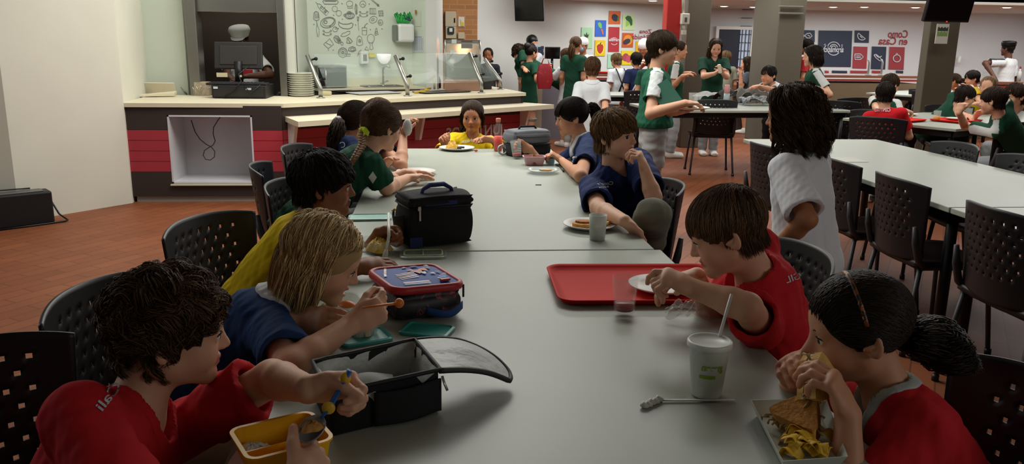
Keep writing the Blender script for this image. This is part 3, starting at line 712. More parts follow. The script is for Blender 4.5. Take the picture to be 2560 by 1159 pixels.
SIDE_END = q1 = hitW(1065, 100, k1[:2], np.array([.62, -.78]))[:2]; q2 = onY(1092, 100, q1[1]-.0)[:2]; q3 = onY(1107, 100, q1[1]+.55)[:2]
c = MB(); c.prism([tuple(k1[:2]), tuple(q1), tuple(q1+[.02, .4]), tuple(k1[:2]+[.1, .3])], 0, 3.3); struct('wall_kitchen_side', c, kitchen)
c = MB(); c.prism([tuple(q1), tuple(q2), tuple(q3), tuple(q3+[-.3, .1])], 0, 3.3); struct('wall_corner', c, mat('corner_paint', 'C4C6C2', .8))
b0 = onY(1090, 100, 13.2)[:2]; b1 = onY(1193.5, 100, 13.2)[:2]
c = MB(); c.at((b0[0], 13.2, 0)); c.box(((b1[0]-b0[0])/2-.3, .1, 1.65), (b1[0]-b0[0]+.6, .2, 3.3)); o = c.build('wall_brick', brick_mat('brick_wall', 'B07B4E', '9C6A42', 'A98560', 1., axes='XZ', mortar=.008, w=.24, h=.075, rough=.85, bump=.3)); o['kind'] = 'structure'
gd = np.array([.88, .475]); ge = b1+gd*4.2
c = MB(); c.prism([tuple(b1), tuple(ge), tuple(ge+[-.1, .2]), tuple(b1+[-.05, .2])], 0, 3.3); struct('wall_hall', c, greyw)
FY = 16.4
c = MB(); c.box((9, FY+.1, 1.6), (11, .2, 3.2)); struct('wall_back', c, mat('back_wall', 'CDCECF', .7, vary=.02, vscale=.6))
c = MB(); c.box((12.45, 14.2, 1.6), (.2, 4.6, 3.2)); struct('wall_right', c, mat('right_wall', 'CFCFCF', .7))
# the dark doorway in the back wall, with a bright louvred opening beside it
d0 = onY(1795, 75, FY)[0]; d1 = onY(1876, 75, FY)[0]; dm = onY(1850, 75, FY)[0]; dt = onY(1830, 74, FY)[2]
c = MB(); c.box(((d0+dm)/2, FY-.01, dt/2), (dm-d0, .06, dt)); o = c.build('door_2', mat('navy_door', '15172B', .5)); o['kind'] = 'structure'
c = MB(); c.box(((d0+d1)/2, FY-.03, dt+.03), (d1-d0+.12, .1, .06)); c.box((d0-.03, FY-.03, dt/2), (.06, .1, dt)); c.box((d1+.03, FY-.03, dt/2), (.06, .1, dt)); struct('trim_2', c, wht)
c = MB(); c.box(((dm+d1)/2, FY-.01, dt/2), (d1-dm, .05, dt))
o = c.build('window_1', mat('bright_louvre', 'B9C4D8', .4, emit=.35)); o['kind'] = 'structure'
c = MB()
for i in range(9): c.box(((dm+d1)/2, FY-.05, .95+i*.16), (d1-dm, .03, .018))
for i in (-1, 0, 1): c.box(((dm+d1)/2+i*(d1-dm)*.33, FY-.05, dt/2), (.018, .03, dt))
o = c.build('window_1_grille', mat('grille_grey', '6C7078', .5)); o.name = 'trim_3'; o['kind'] = 'structure'
# pillars
def pillar(name, xl, xm, xr, Y, m_, z=3.3):
    """front face from xm to xr, left face running back until xl"""
    a, b = onY(xm, 100, Y)[0], onY(xr, 100, Y)[0]; r = _ray(xl, 100); Y2 = a*r[1]/r[0]; c = MB(); c.box(((a+b)/2, (Y+Y2)/2, z/2), (b-a, Y2-Y, z), .01); struct(name, c, m_); return a, b, Y2
redm = mat('red_paint', 'A8221B', .35, vary=.04)
pillar('trim_4', 1653, 1664, 1699, 10.9, redm); pa = pillar('wall_pillar_mid', 1703, 1716, 1774, 11.15, olive)
pillar('wall_pillar_far', 1880, 1943, 2009, 11.4, olive); pb = pillar('wall_pillar_right', 2304, 2322, 2396, 9.9, olive)
# ------------------------------------------------------------------ tables
topm = mat('grey_laminate', '9CA297', .38, vary=.03, vscale=3., bump=.01, bscale=200); edge = mat('laminate_edge', '8E8E84', .5)
def table(label, x0, x1, y0, y1, group=None, rz=0., z=.75, loc=None, leg_r=.026):
    cx, cy = ((x0+x1)/2, (y0+y1)/2) if loc is None else loc; w_, l_ = x1-x0, y1-y0
    t = thing('dining_table', label, 'table', (cx, cy, 0), rz, group)
    b = MB(); b.box((0, 0, z-.013), (w_, l_, .026), .004); b.build('tabletop', topm, t)
    b = MB(); ww, ll = w_-.12, l_-.12
    for sx in (-1, 1): b.box((sx*ww/2, 0, z-.055), (.03, ll, .055)); b.box((0, sx*ll/2, z-.055), (ww, .03, .055))
    b.build('apron', blackm, t)
    for sx in (-1, 1):
        for sy in (-1, 1): b = MB(); b.tube([(sx*(ww/2-.02), sy*(ll/2-.02), 0), (sx*(ww/2-.02), sy*(ll/2-.02), z-.03)], leg_r, 14); b.build('leg', blackm, t)
    return t
table('near grey dining table with red tray and yellow food box on it', -.362, .780, .10, 2.705)
table('grey dining table beyond the seam holding the black lunch bag', -.340, .760, 2.715, 5.355)
table('long grey table at right lined with empty black chairs, near the white-shirted child', 2.29, 3.33, 3.40, 5.93)
table('grey table at the right edge, in the foreground behind the eating girl', 2.29, 3.33, .85, 3.39)
e1 = math.atan2(.487, .873)
table('grey table at right where the red-shirted boy sits before a row of red trays', 0, 2.5, 0, 1.1, rz=e1, loc=(4.475-.487*.55+.873*1.25, 6.70+.873*.55+.487*1.25))
table('grey table beside the square pillar under the hanging screen', 0, 1.9, 0, 1.1, rz=math.radians(35), loc=(7.4, 11.75))
table('grey table loaded with bags behind the standing boy with a plate', 0, 2.2, 0, .95, rz=math.radians(4), loc=(3.35, 8.92))
table('narrow grey table behind the boy in the white shirt, below the fruit posters', 0, 1.1, 0, .7, rz=0, loc=(2.60, 11.0))
# ------------------------------------------------------------------ chairs
grayp = mat('grey_plastic', '3A3B3E', .5, bump=.03, bscale=250)
def make_chair():
    t = thing('dining_chair', 'x x x x', 'chair')
    b = MB(); nu, nv = 40, 32
    def fn(u, v):
        a = 2*u-1; r = .243*(.89+.11*v)
        z = .475+.365*v-.022*abs(a)**3*max(0, v-.3)*1.4-.03*(1-a*a)*(1-v)
        return (a*r, -.235-.055*v+.085*a*a*(.55+.45*v), z)
    def skip(i, j): return 6 <= i < nu-5 and 8 <= j < nv-3 and j % 3 == 0 and (i-6) % 4 == (0 if (j//3) % 2 else 2) and not (i > nu-8)
    b.sheet(fn, nu, nv, th=.009, skip=skip); b.build('backrest', black, t)
    b = MB()
    def sf(u, v): a = 2*u-1; d = 2*v-1; return (a*.225*(1-.05*(1-v)), d*.205, .452+.012*a*a-.03*max(0, v-.75)**1.5*3-.006*(1-d*d))
    b.sheet(sf, 14, 12, th=.028); b.build('seat', black, t)
    b = MB()
    for sx in (-1, 1):
        b.tube([(sx*.215, -.17, .43), (sx*.218, -.205, .47), (sx*.215, -.228, .55), (sx*.213, -.240, .63)], [.014, .017, .017, .011], 8)
        b.tube([(sx*.20, -.18, .425), (sx*.20, .17, .425)], .011, 8)
    b.tube([(-.2, -.17, .42), (.2, -.17, .42)], .01, 8); b.tube([(-.2, .15, .42), (.2, .15, .42)], .01, 8); b.build('frame', grayp, t)
    for sx in (-1, 1):
        for (ya, yb) in ((-.18, -.235), (.165, .20)):
            b = MB(); b.tube([(sx*.20, ya, .43), (sx*.235, yb, .018)], [.0125, .011], 8); l = b.build('leg', grayp, t)
            b = MB(); b.tube([(sx*.2345, yb, .03), (sx*.236, yb, .001)], .0155, 8); b.build('foot_cap', black, l)
    return t
CHAIR = make_chair(); used = [False]
def chair(bx, by, az, label):
    """bx,by = middle of the top of the back; az = direction it faces"""
    t = CHAIR if not used[0] else copy_tree(CHAIR); used[0] = True
    f_ = fdir(az); t.location = (bx+f_[0]*.27, by+f_[1]*.27, 0); t.rotation_euler = (0, 0, -math.radians(az)); t['label'] = label; t['group'] = 'black perforated dining chairs'
    return t
chair(-1.0, 1.64, 132, 'black perforated chair at the lower left corner, behind the curly boy')
chair(-.88, 2.07, 106, 'black perforated chair behind the blond boy in navy')
chair(-.83, 2.87, 114, 'black perforated chair behind the boy in yellow, set clear against the floor')
chair(-.70, 3.60, 100, 'empty black chair right behind the head of the boy in yellow, below the counter')
chair(-.89, 4.08, 84, 'pale-edged perforated chair showing its flank, leftmost of the three by the counter niche')
chair(-.85, 4.82, 100, 'black perforated chair standing highest in front of the red counter boards at left')
chair(1.09, 3.56, 272, 'perforated chair of the boy biting his food, beside his raised knee')
chair(1.17, 2.37, 268, 'black chair back behind the boy in red looking down at his plate')
chair(1.20, 1.33, 262, 'perforated chair at the lower right corner, behind the girl eating')
chair(2.19, 3.74, 90, 'empty chair tucked under the right table, fully seen beside the thick table leg')
chair(2.185, 2.98, 88, 'empty black chair cut by the right edge, nearest of those tucked under the right table')
chair(2.185, 4.34, 92, 'empty chair half hidden by the white-shirted child, at his right')
chair(2.02, 4.95, 84, 'empty chair pulled out, just left of the white-shirted child')
chair(3.42, 5.02, 268, 'left of two empty chairs on the far side of the right table')
chair(3.46, 4.42, 270, 'right of two empty chairs on the far side of the right table')
chair(3.80, 6.80, 42, 'chair of the red-shirted boy at right, red showing through its holes')
chair(4.86, 6.42, -20, 'dark chair of the green-shirted boy with elbows on the table, at the right edge')
chair(4.42, 8.75, 30, 'dark empty chair just left of the red-shirted boy, before the brown counter')
chair(3.05, 8.75, 10, 'empty black chair behind the plate of the standing boy')
chair(2.62, 10.25, 0, 'black chair between the two standing boys, at the narrow table')
chair(4.02, 8.55, 4, 'black chair hidden behind the long-haired child, at the bag-covered table')
chair(4.95, 9.3, 350, 'chair with a dark blue backpack on it beside the square pillar')
chair(6.85, 10.9, 20, 'black chair in front of the table below the hanging screen')
chair(4.2, 7.55, 40, 'dark chair at the left end of the red-shirted boy\'s table')
chair(5.45, 8.35, 200, 'chair of the boy bending forward in green at right')
chair(7.0, 11.25, 30, 'dark chair of the girl in white with a dark ponytail')
# ------------------------------------------------------------------ serving counter
LY = 7.38; zb = [onY(500, y, LY)[2] for y in (258, 325, 429, 490)]; cz = .87
A_, B_ = np.array([-1.34, 7.42]), np.array([.99, 9.18])
t = thing('serving_counter', 'left end of the serving counter, brown and red boards around a white niche', 'counter', (-2.0, LY+.4, 0))
nx0, nx1 = onY(424, 370, LY)[0], onY(634, 370, LY)[0]; nz0, nz1 = onY(530, 458, LY)[2], onY(530, 288, LY)[2]
b = MB(); xl, xr = -2.70, A_[0]
def bandbox(b, x0, x1, z0, z1, y=LY, d=.03):
    for (a, c_, mi) in ((zb[3], zb[2], 0), (zb[2], zb[1], 1), (zb[1], cz-.02, 0)):
        lo, hi = max(a, z0), min(c_, z1)
        if hi > lo+.002:
            b.cur = mi; n = 4 if mi else 1
            for i in range(n): h_ = (hi-lo)/n; b.box(((x0+x1)/2, y+d/2, lo+h_*(i+.5)), (x1-x0, d, h_-(.004 if mi else 0)))
bandbox(b, xl, nx0, 0, 1); bandbox(b, nx1, xr, 0, 1); bandbox(b, nx0, nx1, nz1, 1); bandbox(b, nx0, nx1, 0, nz0); b.cur = 0; b.build('front_panel', [dbrown, redp], t, None, True)
b = MB(); nd = .42; yc_ = LY+nd/2-.003; b.box(((nx0+nx1)/2, LY+nd, (nz0+nz1)/2), (nx1-nx0, .02, nz1-nz0)); b.box((nx0+.007, yc_, (nz0+nz1)/2), (.014, nd, nz1-nz0)); b.box((nx1-.007, yc_, (nz0+nz1)/2), (.014, nd, nz1-nz0)); b.box(((nx0+nx1)/2, yc_, nz0+.007), (nx1-nx0, nd, .014)); b.box(((nx0+nx1)/2, yc_, nz1-.007), (nx1-nx0, nd, .014)); b.build('niche', whitep, t, None, True)
b = MB(); b.box(((nx0+nx1)/2, LY-.012, nz0-.01), (nx1-nx0+.02, .03, .012)); b.build('niche_edging', wood, t, None, True)
b = MB(); b.box(((xl+xr)/2+.04, LY+.10, zb[3]/2), (xr-xl-.06, .16, zb[3])); b.build('plinth', mat('plinth_grey', '9A9890', .6), t, None, True)
b = MB(); hook = [onY(x, y, LY+.2) for x, y in ((552, 290), (543, 303), (534, 318), (533, 335), (538, 352), (533, 362), (523, 368), (511, 376), (508, 388), (514, 398), (526, 400), (536, 392), (537, 378), (528, 367), (515, 360), (500, 348), (488, 330), (478, 300))]
b.tube(hook, .0045, 6); o = b.build('cable', mat('grey_cable', '3B3636', .5)); tag(o, 'thin dark cable hanging in a loop inside the white counter niche', 'cable')
t = thing('serving_counter', 'long angled serving counter with red boards and white lettering', 'counter', (-.2, 8.6, 0))
ad = nrm(np.r_[B_-A_, 0])[:2]; an_ = np.array([ad[1], -ad[0]]); AL = np.linalg.norm(B_-A_)
Rb = np.array([[ad[0], -an_[0], 0], [ad[1], -an_[1], 0], [0, 0, 1]])
b = MB(); b.at((*A_, 0), Rb); bandbox(b, 0, AL-.02, 0, 1, y=0); b.cur = 0; b.box((AL-.03, .4, .45), (.03, .8, .78)); b.build('front_panel', [dbrown, redp], t, None, True)
b = MB(); b.at((*A_, 0), Rb); b.box((AL/2, .12, zb[3]/2), (AL-.06, .16, zb[3])); b.build('plinth', _mats['plinth_grey'], t, None, True)
b = MB(); r0 = hitW(1188, 330, A_-an_*-.004, ad); ux = np.r_[ad, 0]
text_mesh(b, 'JUNTAMOS', .155, hitW(1188, 329, A_+an_*.004, ad), ux, (0, 0, 1), .002, bold=.004, fit=.80); text_mesh(b, 'MENOS', .155, hitW(1170, 363, A_+an_*.004, ad), ux, (0, 0, 1), .002, bold=.004, fit=.55); b.build('lettering', mat('letter_white', 'C9C2BC', .6), t, 'white mirrored lettering', True)
b = MB(); b.prism([(-2.70, LY-.03), (A_[0]+an_[0]*.03, A_[1]-.03), tuple(B_+an_*.03), (.71, 10.3), (.40, 10.30), (.16, 9.72), (-.95, 8.62), (-1.32, 8.36), (-2.72, 8.36)], cz-.035, cz)
o = b.build('countertop', wood); tag(o, 'cream worktop running along the whole serving counter', 'countertop')
sz = .755; P1, P2, P3, P4 = [np.array(onZ(x, y, sz)[:2]) for x, y in ((745, 304), (1385, 261), (1311, 256), (712, 291))]
t = thing('tray_shelf', 'cream tray shelf on tapered brackets along the serving counter front', 'shelf', (0, 8.0, 0))
b = MB(); b.prism([tuple(P1), tuple(P2), tuple(P3), tuple(P4)], sz-.045, sz); b.build('shelf_board', wood, t, None, True)
for x in (722, 1040, 1302):
    p = hitW(x, 300, A_, ad)[:2]; b = MB(); pr = lambda o_, z: (*(p+an_*o_), z)
    th = ad*.014
    q = [pr(.0, sz-.045), pr(.15, sz-.045), pr(.07, sz-.30), pr(.0, sz-.31)]; vs = [np.array(v)+[*th, 0] for v in q]+[np.array(v)-[*th, 0] for v in q]
    b.raw(vs, [[0, 1, 2, 3], [7, 6, 5, 4], [0, 4, 5, 1], [1, 5, 6, 2], [2, 6, 7, 3], [3, 7, 4, 0]], False); b.build('bracket', wht, t, None, True)
# back counter along the doodle wall
t = thing('back_counter', 'narrow cream counter with sink along the doodled kitchen wall', 'counter', (-.8, 8.6, 0)); kl = np.linalg.norm(k1[:2]-WP)
Rw = np.array([[WD[0], -WN[0], 0], [WD[1], -WN[1], 0], [0, 0, 1]])
bz = .90
b = MB(); b.at((*WP, 0), Rw); b.box((kl/2, -.20, bz-.015), (kl, .42, .03)); b.build('worktop', wood, t, None, True)
b = MB(); b.at((*WP, 0), Rw); b.box((kl/2, -.41, bz-.045), (kl, .02, .05)); b.box((kl/2, -.20, .4), (kl-.02, .36, .8)); b.build('cabinet', dbrown, t, None, True)
b = MB(); b.at((*WP, 0), Rw); b.box((kl/2, -.012, bz+.045), (kl, .02, .09)); b.build('backsplash', mat('splash_cream', 'C9C6A8', .5), t, None, True)
# ------------------------------------------------------------------ far counters
def far_counter(label, x0, x1, Y, z, front, topc, lab2):
    a, b_ = onY(x0, 190, Y)[0], onY(x1, 190, Y)[0]
    t = thing('buffet_counter', label, 'counter', ((a+b_)/2, Y+.35, 0)); m_ = MB(); m_.box(((a+b_)/2, Y+.35, z-.02), (b_-a, .72, .04)); m_.build('countertop', topc, t, None, True)
    m_ = MB(); m_.box(((a+b_)/2, Y+.33, (z-.12)/2), (b_-a-.04, .6, z-.12)); m_.build('front_panel', front, t, None, True)
    m_ = MB(); m_.box(((a+b_)/2, Y+.02, z-.075), (b_-a, .03, .03)); m_.build('rail', mat('red_rail', '8C2B24', .5), t, 'red rail under the counter top', True)
    return t
brownc = mat('brown_counter', '5F4632', .6, vary=.06); brownt = mat('reddish_top', '7A4A34', .5)
far_counter('long brown buffet counter below the dark food posters', 2000, 2300, 12.6, .96, mat('buffet_front', '6E5C44', .7, vary=.05), brownt, '')
far_counter('brown buffet counter at right under the man in the black cap', 2395, 2560, 12.2, .90, brownc, brownt, '')
far_counter('dark brown counter below the fruit posters where children queue', 1440, 1650, 12.9, .93, mat('dark_front', '3C2A22', .6), brownt, '')
far_counter('brown counter with red rail in front of the dark doorway', 1795, 1872, 12.9, .93, mat('dark_front2', '33261F', .6), brownt, '')
t = thing('cashier_desk', 'light wood cashier desk with a monitor where girls lean', 'desk', (1.9, 12.3, 0)); a = onY(1305, 180, 12.0)[0]; b_ = onY(1420, 180, 12.0)[0]
m_ = MB(); m_.box(((a+b_)/2+.02, 12.25, .93), (b_-a+.05, .6, .04)); m_.build('desk_top', brownt, t, None, True)
am = onY(1356, 200, 12.0)[0]
m_ = MB(); m_.box(((a+am)/2, 12.24, .455), (am-a, .5, .91)); m_.build('side_panel', mat('pale_wood', 'A89B86', .6, vary=.08, vscale=6), t, None, True)
m_ = MB(); m_.box(((b_+am)/2, 12.24, .455), (b_-am, .5, .91)); m_.build('front_panel', mat('grey_front', '77717A', .6), t, None, True)
# ================================================================== things on the main table
TZ = .751
def tz(x, y, z=TZ): return np.array(onZ(x, y, z))
def Rz(a): c_, s_ = math.cos(a), math.sin(a); return np.array([[c_, -s_, 0], [s_, c_, 0], [0, 0, 1.]])
porcelain = mat('porcelain', 'D9D8D2', .3); clear = mat('clear_plastic', 'DDE3DF', .12, alpha=.12); frost = mat('frosted_plastic', 'D5DAD3', .45, alpha=.62)
glassm = mat('glass_pane', 'CFE0D8', .05, alpha=.10); redt = mat('red_tray_plastic', 'CE2A22', .6, spec=.12, bump=.03, bscale=300)
def plate(p, r, label, group=None, m_=None):
    t = thing('plate', label, 'plate', p, 0, group); b = MB()
    b.lathe([(0, .001), (r*.62, .001), (r*.72, .004), (r*.98, .015), (r, .018), (r*.96, .0185), (r*.72, .0085), (r*.62, .005), (0, .005)], 40); b.build('dish', m_ or porcelain, t); return t
def tumbler(p, r0, r1, h, label, m_, fill=None, fm=None, name='tumbler', tilt=None):
    t = thing(name, label, 'cup', p); b = MB(); th = .0018
    if tilt is not None: b.R = np.array(tilt)
    b.lathe([(0, .001), (r0, .001), (r1, h), (r1-th, h), (r0-th, .006), (0, .006)], 28); b.build('cup_wall', m_, t)
    if fill:
        b = MB(); b.R = np.array(tilt) if tilt is not None else np.eye(3); rr = r0+(r1-r0)*fill-th*1.6; b.lathe([(0, .0065), (r0-th*1.6, .0065), (rr, h*fill), (0, h*fill)], 24); b.build('drink', fm, t)
    return t
def lump(name, label, cat, p, r, hgt, m_, seed, group=None, rough=.25, kind=None, parent=None):
    """a heap of loose food"""
    rg = np.random.RandomState(seed); b = MB(); n, k = 28, 10; ph = rg.rand(6)*6.28
    def fn(u, v):
        a = u*2*PI; q = v; rr = r*(q)*(1+.15*math.sin(3*a+ph[0])+.1*math.sin(5*a+ph[1]))
        z = hgt*(1-q**2.2)+hgt*rough*(rg.rand()-.5)*(1-q)
        return (rr*math.cos(a), rr*math.sin(a), max(0, z)+.0005)
    b.sheet(fn, n, k)
    o = b.build(name, m_, parent); o.location = tuple(p) if parent is None else tuple(p)
    if parent is None: tag(o, label, cat, group, kind)
    return o
# red tray, plate, tumbler and crumpled bag in front of the boy in red
tc = np.mean([tz(*q) for q in ((1440, 668), (1720, 668), (1800, 808), (1497, 812))], 0)
def tray_mesh(w_, d_, r=.05, lip=.018):
    b = MB(); n = 8; prof = [(-.012, .002), (-.004, .004), (.004, lip-.003), (.010, lip), (.006, lip+.002), (-.002, lip-.004), (-.014, .0055)]
    pts = []
    for (cx, cy, a0) in ((w_/2-r, d_/2-r, 0), (-w_/2+r, d_/2-r, 90), (-w_/2+r, -d_/2+r, 180), (w_/2-r, -d_/2+r, 270)):
        for i in range(n+1): a = math.radians(a0+90*i/n); pts.append((cx, cy, math.cos(a), math.sin(a)))
    k = len(pts); vs = []; fs = []
    for (o_, z) in prof:
        for (cx, cy, ca, sa) in pts: vs.append((cx+(r+o_-.01)*ca, cy+(r+o_-.01)*sa, z))
    for i in range(len(prof)-1):
        for j in range(k): fs.append([i*k+j, i*k+(j+1) % k, (i+1)*k+(j+1) % k, (i+1)*k+j])
    fs.append(list(range(k))[::-1]); fs.append([(len(prof)-1)*k+j for j in range(k)]); b.raw(vs, fs, True); return b
def tray(p, w_, d_, rz, label, group=None, m_=None):
    o = tray_mesh(w_, d_).build('serving_tray', m_ or redt); o.location = tuple(p); o.rotation_euler = (0, 0, rz); return tag(o, label, 'tray', group)
tray((.595, 2.27, TZ), .375, .52, math.radians(88), 'red plastic tray before the boy in red, holding plate, tumbler and bag')
z2 = TZ+.0075
tp = tz(1655, 722, z2); plate(tp, .098, 'large white plate on the near red tray')
tb = tz(1560, 779, z2); tumbler(tb, .027, .0345, .098, 'tumbler with a little dark red drink on the red tray', clear, .26, mat('red_drink', 'A01824', .3))
def crumple(label, p, sx, sy, h, m_, seed, name, cat, f=1.):
    rg = np.random.RandomState(seed); b = MB(); ph = rg.rand(12)*6.28
    def fn(u, v):
        x, y = (u-.5)*2, (v-.5)*2; w_ = .5+.5*math.sin(3*x+5*y+ph[0]); q = max(0, 1-(x*x+y*y)*.55)**(1 if f == 1 else .45)
        z = h*q*(.35+.65*abs(math.sin(f*(4.2*x+2.1*y)+ph[1])*math.cos(f*(5*y-1.7*x)+ph[2]))**(1 if f == 1 else .6)+(.12 if f == 1 else .02)*rg.rand())
        return (sx*x*(1+.12*math.sin(6*y+ph[3])), sy*y*(1+.16*math.sin(5*x+ph[4])), .001+z)
    b.sheet(fn, 22, 22); o = b.build(name, m_); o.location = tuple(p); return tag(o, label, cat)
crumple('crumpled clear plastic bag lying on the red tray', tz(1712, 790, z2), .052, .032, .045, mat('clear_film', 'D8D2D0', .15, alpha=.35), 5, 'plastic_bag', 'bag')
# plate of tortilla with a frosted tumbler
tp = tz(1474, 568); plate(tp, .105, 'white plate of tortilla before the boy biting his food')
food = mat('tortilla', 'C68A3A', .7, vary=.35, vscale=45, bump=.2, bscale=60)
def slab(name, label, cat, p, pts, h, m_, rz=0., group=None):
    b = MB(); b.prism(pts, 0, h); o = b.build(name, m_); o.location = tuple(p); o.rotation_euler = (0, 0, rz); return tag(o, label, cat, group)
rg = random.Random(3)
def blob(n, rx, ry, j=.2): return [(rx*math.cos(2*PI*i/n)*(1+j*(rg.random()-.5)), ry*math.sin(2*PI*i/n)*(1+j*(rg.random()-.5))) for i in range(n)]
slab('tortilla', 'folded golden tortilla on the plate beside the frosted tumbler', 'food', tp+V3(-.020, -.005, .0065), blob(16, .048, .036), .013, food)
slab('tortilla', 'smaller browned tortilla piece lying on top of the folded one', 'food', tp+V3(-.022, .006, .0195), blob(12, .034, .022), .007, mat('browned', 'A8642A', .7, vary=.4, vscale=50))
fry = mat('potato_fry', 'D9AE3E', .6, vary=.15, vscale=40)
for i in range(7):
    b = MB(); b.box((0, 0, 0), (.040+rg.random()*.012, .009, .009), .002); o = b.build('fry', fry); o.location = tuple(tp+V3(.036+rg.random()*.030, -.03+.060*rg.random(), .0115+.006*(i % 3))); o.rotation_euler = (0, rg.random()*.15, rg.random()*3); tag(o, 'thick yellow fry on the plate right of the frosted tumbler', 'food', 'fries on the tortilla plate')
tumbler(tz(1493, 598), .028, .033, .092, 'frosted tumbler of pale drink in front of the tortilla plate', frost, .55, mat('pale_drink', 'B9BBA0', .3, alpha=.7))
# paper cup with straw, straw wrapper
cp = tz(1765, 985); t = thing('paper_cup', 'white lidded paper cup with a straw and green lettering', 'cup', cp); b = MB()
b.lathe([(0, .001), (.0295, .001), (.031, .004), (.041, .108), (.0425, .110), (0, .110)], 40); paper = mat('white_paper', 'CDD0C6', .6); b.build('cup_wall', paper, t)
b = MB(); b.lathe([(.0430, .106), (.0455, .107), (.0455, .116), (.0435, .119), (.040, .119), (.038, .116), (0, .1165)], 40); b.build('lid', mat('white_lid', 'D6D9D2', .35), t)
sd = tz(1831, 733, .99)
b = MB(); s0 = V3(.006, .006, .05); s1 = onD(1829, 735, _u2.size and float((np.array(cp)-CAM_O)@_fw)+.01)-cp; b.tube([s0, s0+(s1-s0)*.5, s1], .0033, 10); b.build('straw', mat('white_straw', 'E2E2DE', .4), t)
grn = mat('cup_green', '86A72E', .6)
def on_cup(b, txt, size, ang0, z, fit):
    bb = MB(); text_mesh(bb, txt, size, (0, 0, 0), (1, 0, 0), (0, 1, 0), 0, True, fit=fit, bold=.0006)
    for v in bb.v: r = .0312+(z+v[1]-.004)/.104*.0098+.0007; a = ang0+v[0]/r; v[2] = z+v[1]; v[0], v[1] = r*math.cos(a), r*math.sin(a)
    bo = len(b.v); b.v += bb.v; b.f += [[i+bo for i in f_] for f_ in bb.f]; b.mi += bb.mi; b.sm += bb.sm
cang = math.atan2(-cp[1], -cp[0])
b = MB(); on_cup(b, 'green', .022, cang+.25, .072, .046); b.build('lettering', grn, t, 'green mirrored lettering')
b = MB()
for i in range(10):
    a0, a1 = cang-.45+.09*i, cang-.45+.09*(i+1)
    vs = []
    for (a, z) in ((a0, .048), (a1, .048), (a1, .055), (a0, .055)): r = .0312+(z-.004)/.104*.0098+.0007; vs.append((r*math.cos(a), r*math.sin(a), z))
    b.raw(vs, [[0, 1, 2, 3]])
b.build('label_bar', grn, t)
b = MB(); q0, q1 = tz(1655, 1003), tz(1836, 1003); b.tube([q0+V3(0, 0, .003), (q0+q1)/2+V3(0, 0, .003), q1+V3(0, 0, .003)], [.0042, .0040, .004], 8, flat=.4)
for i in range(5): p = tz(1652-9*i, 1003+4*i); b.tube([p+V3(.004, 0, .003), p+V3(-.006, .002*(-1)**i, .006), p+V3(-.010, 0, .003)], [.004, .0075, .005], 7)
o = b.build('straw_wrapper', mat('wrapper_paper', 'CFCFC8', .6)); tag(o, 'torn white paper straw wrapper lying before the paper cup', 'wrapper')
b = MB(); text_mesh(b, 'RICATO', .0062, tz(1700, 998)+V3(0, 0, .0047), nrm(q1-q0), np.cross((0, 0, 1), nrm(q1-q0)), .0004); text_mesh(b, 'RICATO', .0062, tz(1775, 999)+V3(0, 0, .0047), nrm(q1-q0), np.cross((0, 0, 1), nrm(q1-q0)), .0004); b.build('lettering', mat('wrapper_red', 'A63A30', .6), o)
# paper boat with sandwich half and chips
bp = [tz(x, y, TZ+.026)-V3(0, 0, .026) for x, y in ((1877, 998), (1957, 1152), (2120, 1140), (2066, 996))]; bc = np.mean(bp, 0); t = thing('food_boat', 'white paper food boat holding half a sandwich and yellow chips', 'food tray', bc)
b = MB(); inn = [bc+(p-bc)*.86 for p in bp]; out = [p+V3(0, 0, .026) for p in [bc+(q-bc)*1.0 for q in bp]]; vs = [p+V3(0, 0, .001)-bc for p in inn]+[p-bc for p in out]+[bc*0+(p-bc)*1.0+V3(0, 0, .0) for p in [bc+(q-bc)*.985 for q in out]]+[p+V3(0, 0, .003)-bc for p in [bc+(q-bc)*.98 for q in inn]]
fs = [[3, 2, 1, 0]]+[[i, (i+1) % 4, 4+(i+1) % 4, 4+i] for i in range(4)]+[[4+i, 4+(i+1) % 4, 8+(i+1) % 4, 8+i] for i in range(4)]+[[8+i, 8+(i+1) % 4, 12+(i+1) % 4, 12+i] for i in range(4)]+[[12, 13, 14, 15]]
b.raw(vs, fs, False); b.build('tray_wall', paper, t)
bread = mat('toasted_bread', 'B67C33', .8, vary=.3, vscale=50, bump=.35, bscale=120); fill_ = mat('sandwich_filling', 'BCA77A', .7, vary=.4, vscale=90, bump=.5, bscale=150)
def sandwich(label, p, M, sc=1., bread=bread):
    t = thing('sandwich', label, 'sandwich', p); tri = [(-.055*sc, -.034*sc), (.055*sc, -.042*sc), (.012*sc, .052*sc)]
    def rnd(tri, g):
        o_ = []
        for i in range(3):
            a, b_, c_ = [np.array(tri[(i+j) % 3]) for j in (0, 1, 2)]; o_ += [tuple(b_+(a-b_)*g), tuple(b_+(a-b_)*g*.4+(c_-b_)*g*.0+(c_-b_)*g*.15), tuple(b_+(c_-b_)*g)]
        return o_
    for (z0, z1, nm, m_, s2) in ((0, .014, 'bread_slice', bread, 1.), (.014, .026, 'filling', fill_, .96), (.026, .042, 'bread_slice', bread, 1.)):
        b = MB(); b.R = np.array(M); b.prism([(x*s2, y*s2) for x, y in rnd(tri, .22)], z0*sc, z1*sc)
        if nm == 'filling':
            for i in range(26):
                u = rg.random(); j = rg.randrange(3); a, c_ = np.array(tri[j]), np.array(tri[(j+1) % 3]); q = a*(1-u)+c_*u; d = nrm(q)
                b.tube([(*q*.9, .02*sc), (*(q+d*.006), (.018+.006*rg.random())*sc), (*(q+d*.010), (.010+.012*rg.random())*sc)], .0022, 5)
        b.build(nm, m_, t)
    return t
sp = tz(2006, 1048, .775); sandwich('toasted sandwich half leaning inside the white paper boat', sp+V3(0, 0, .0), rotM('Z', -.9)@rotM('X', .55), 1.0)
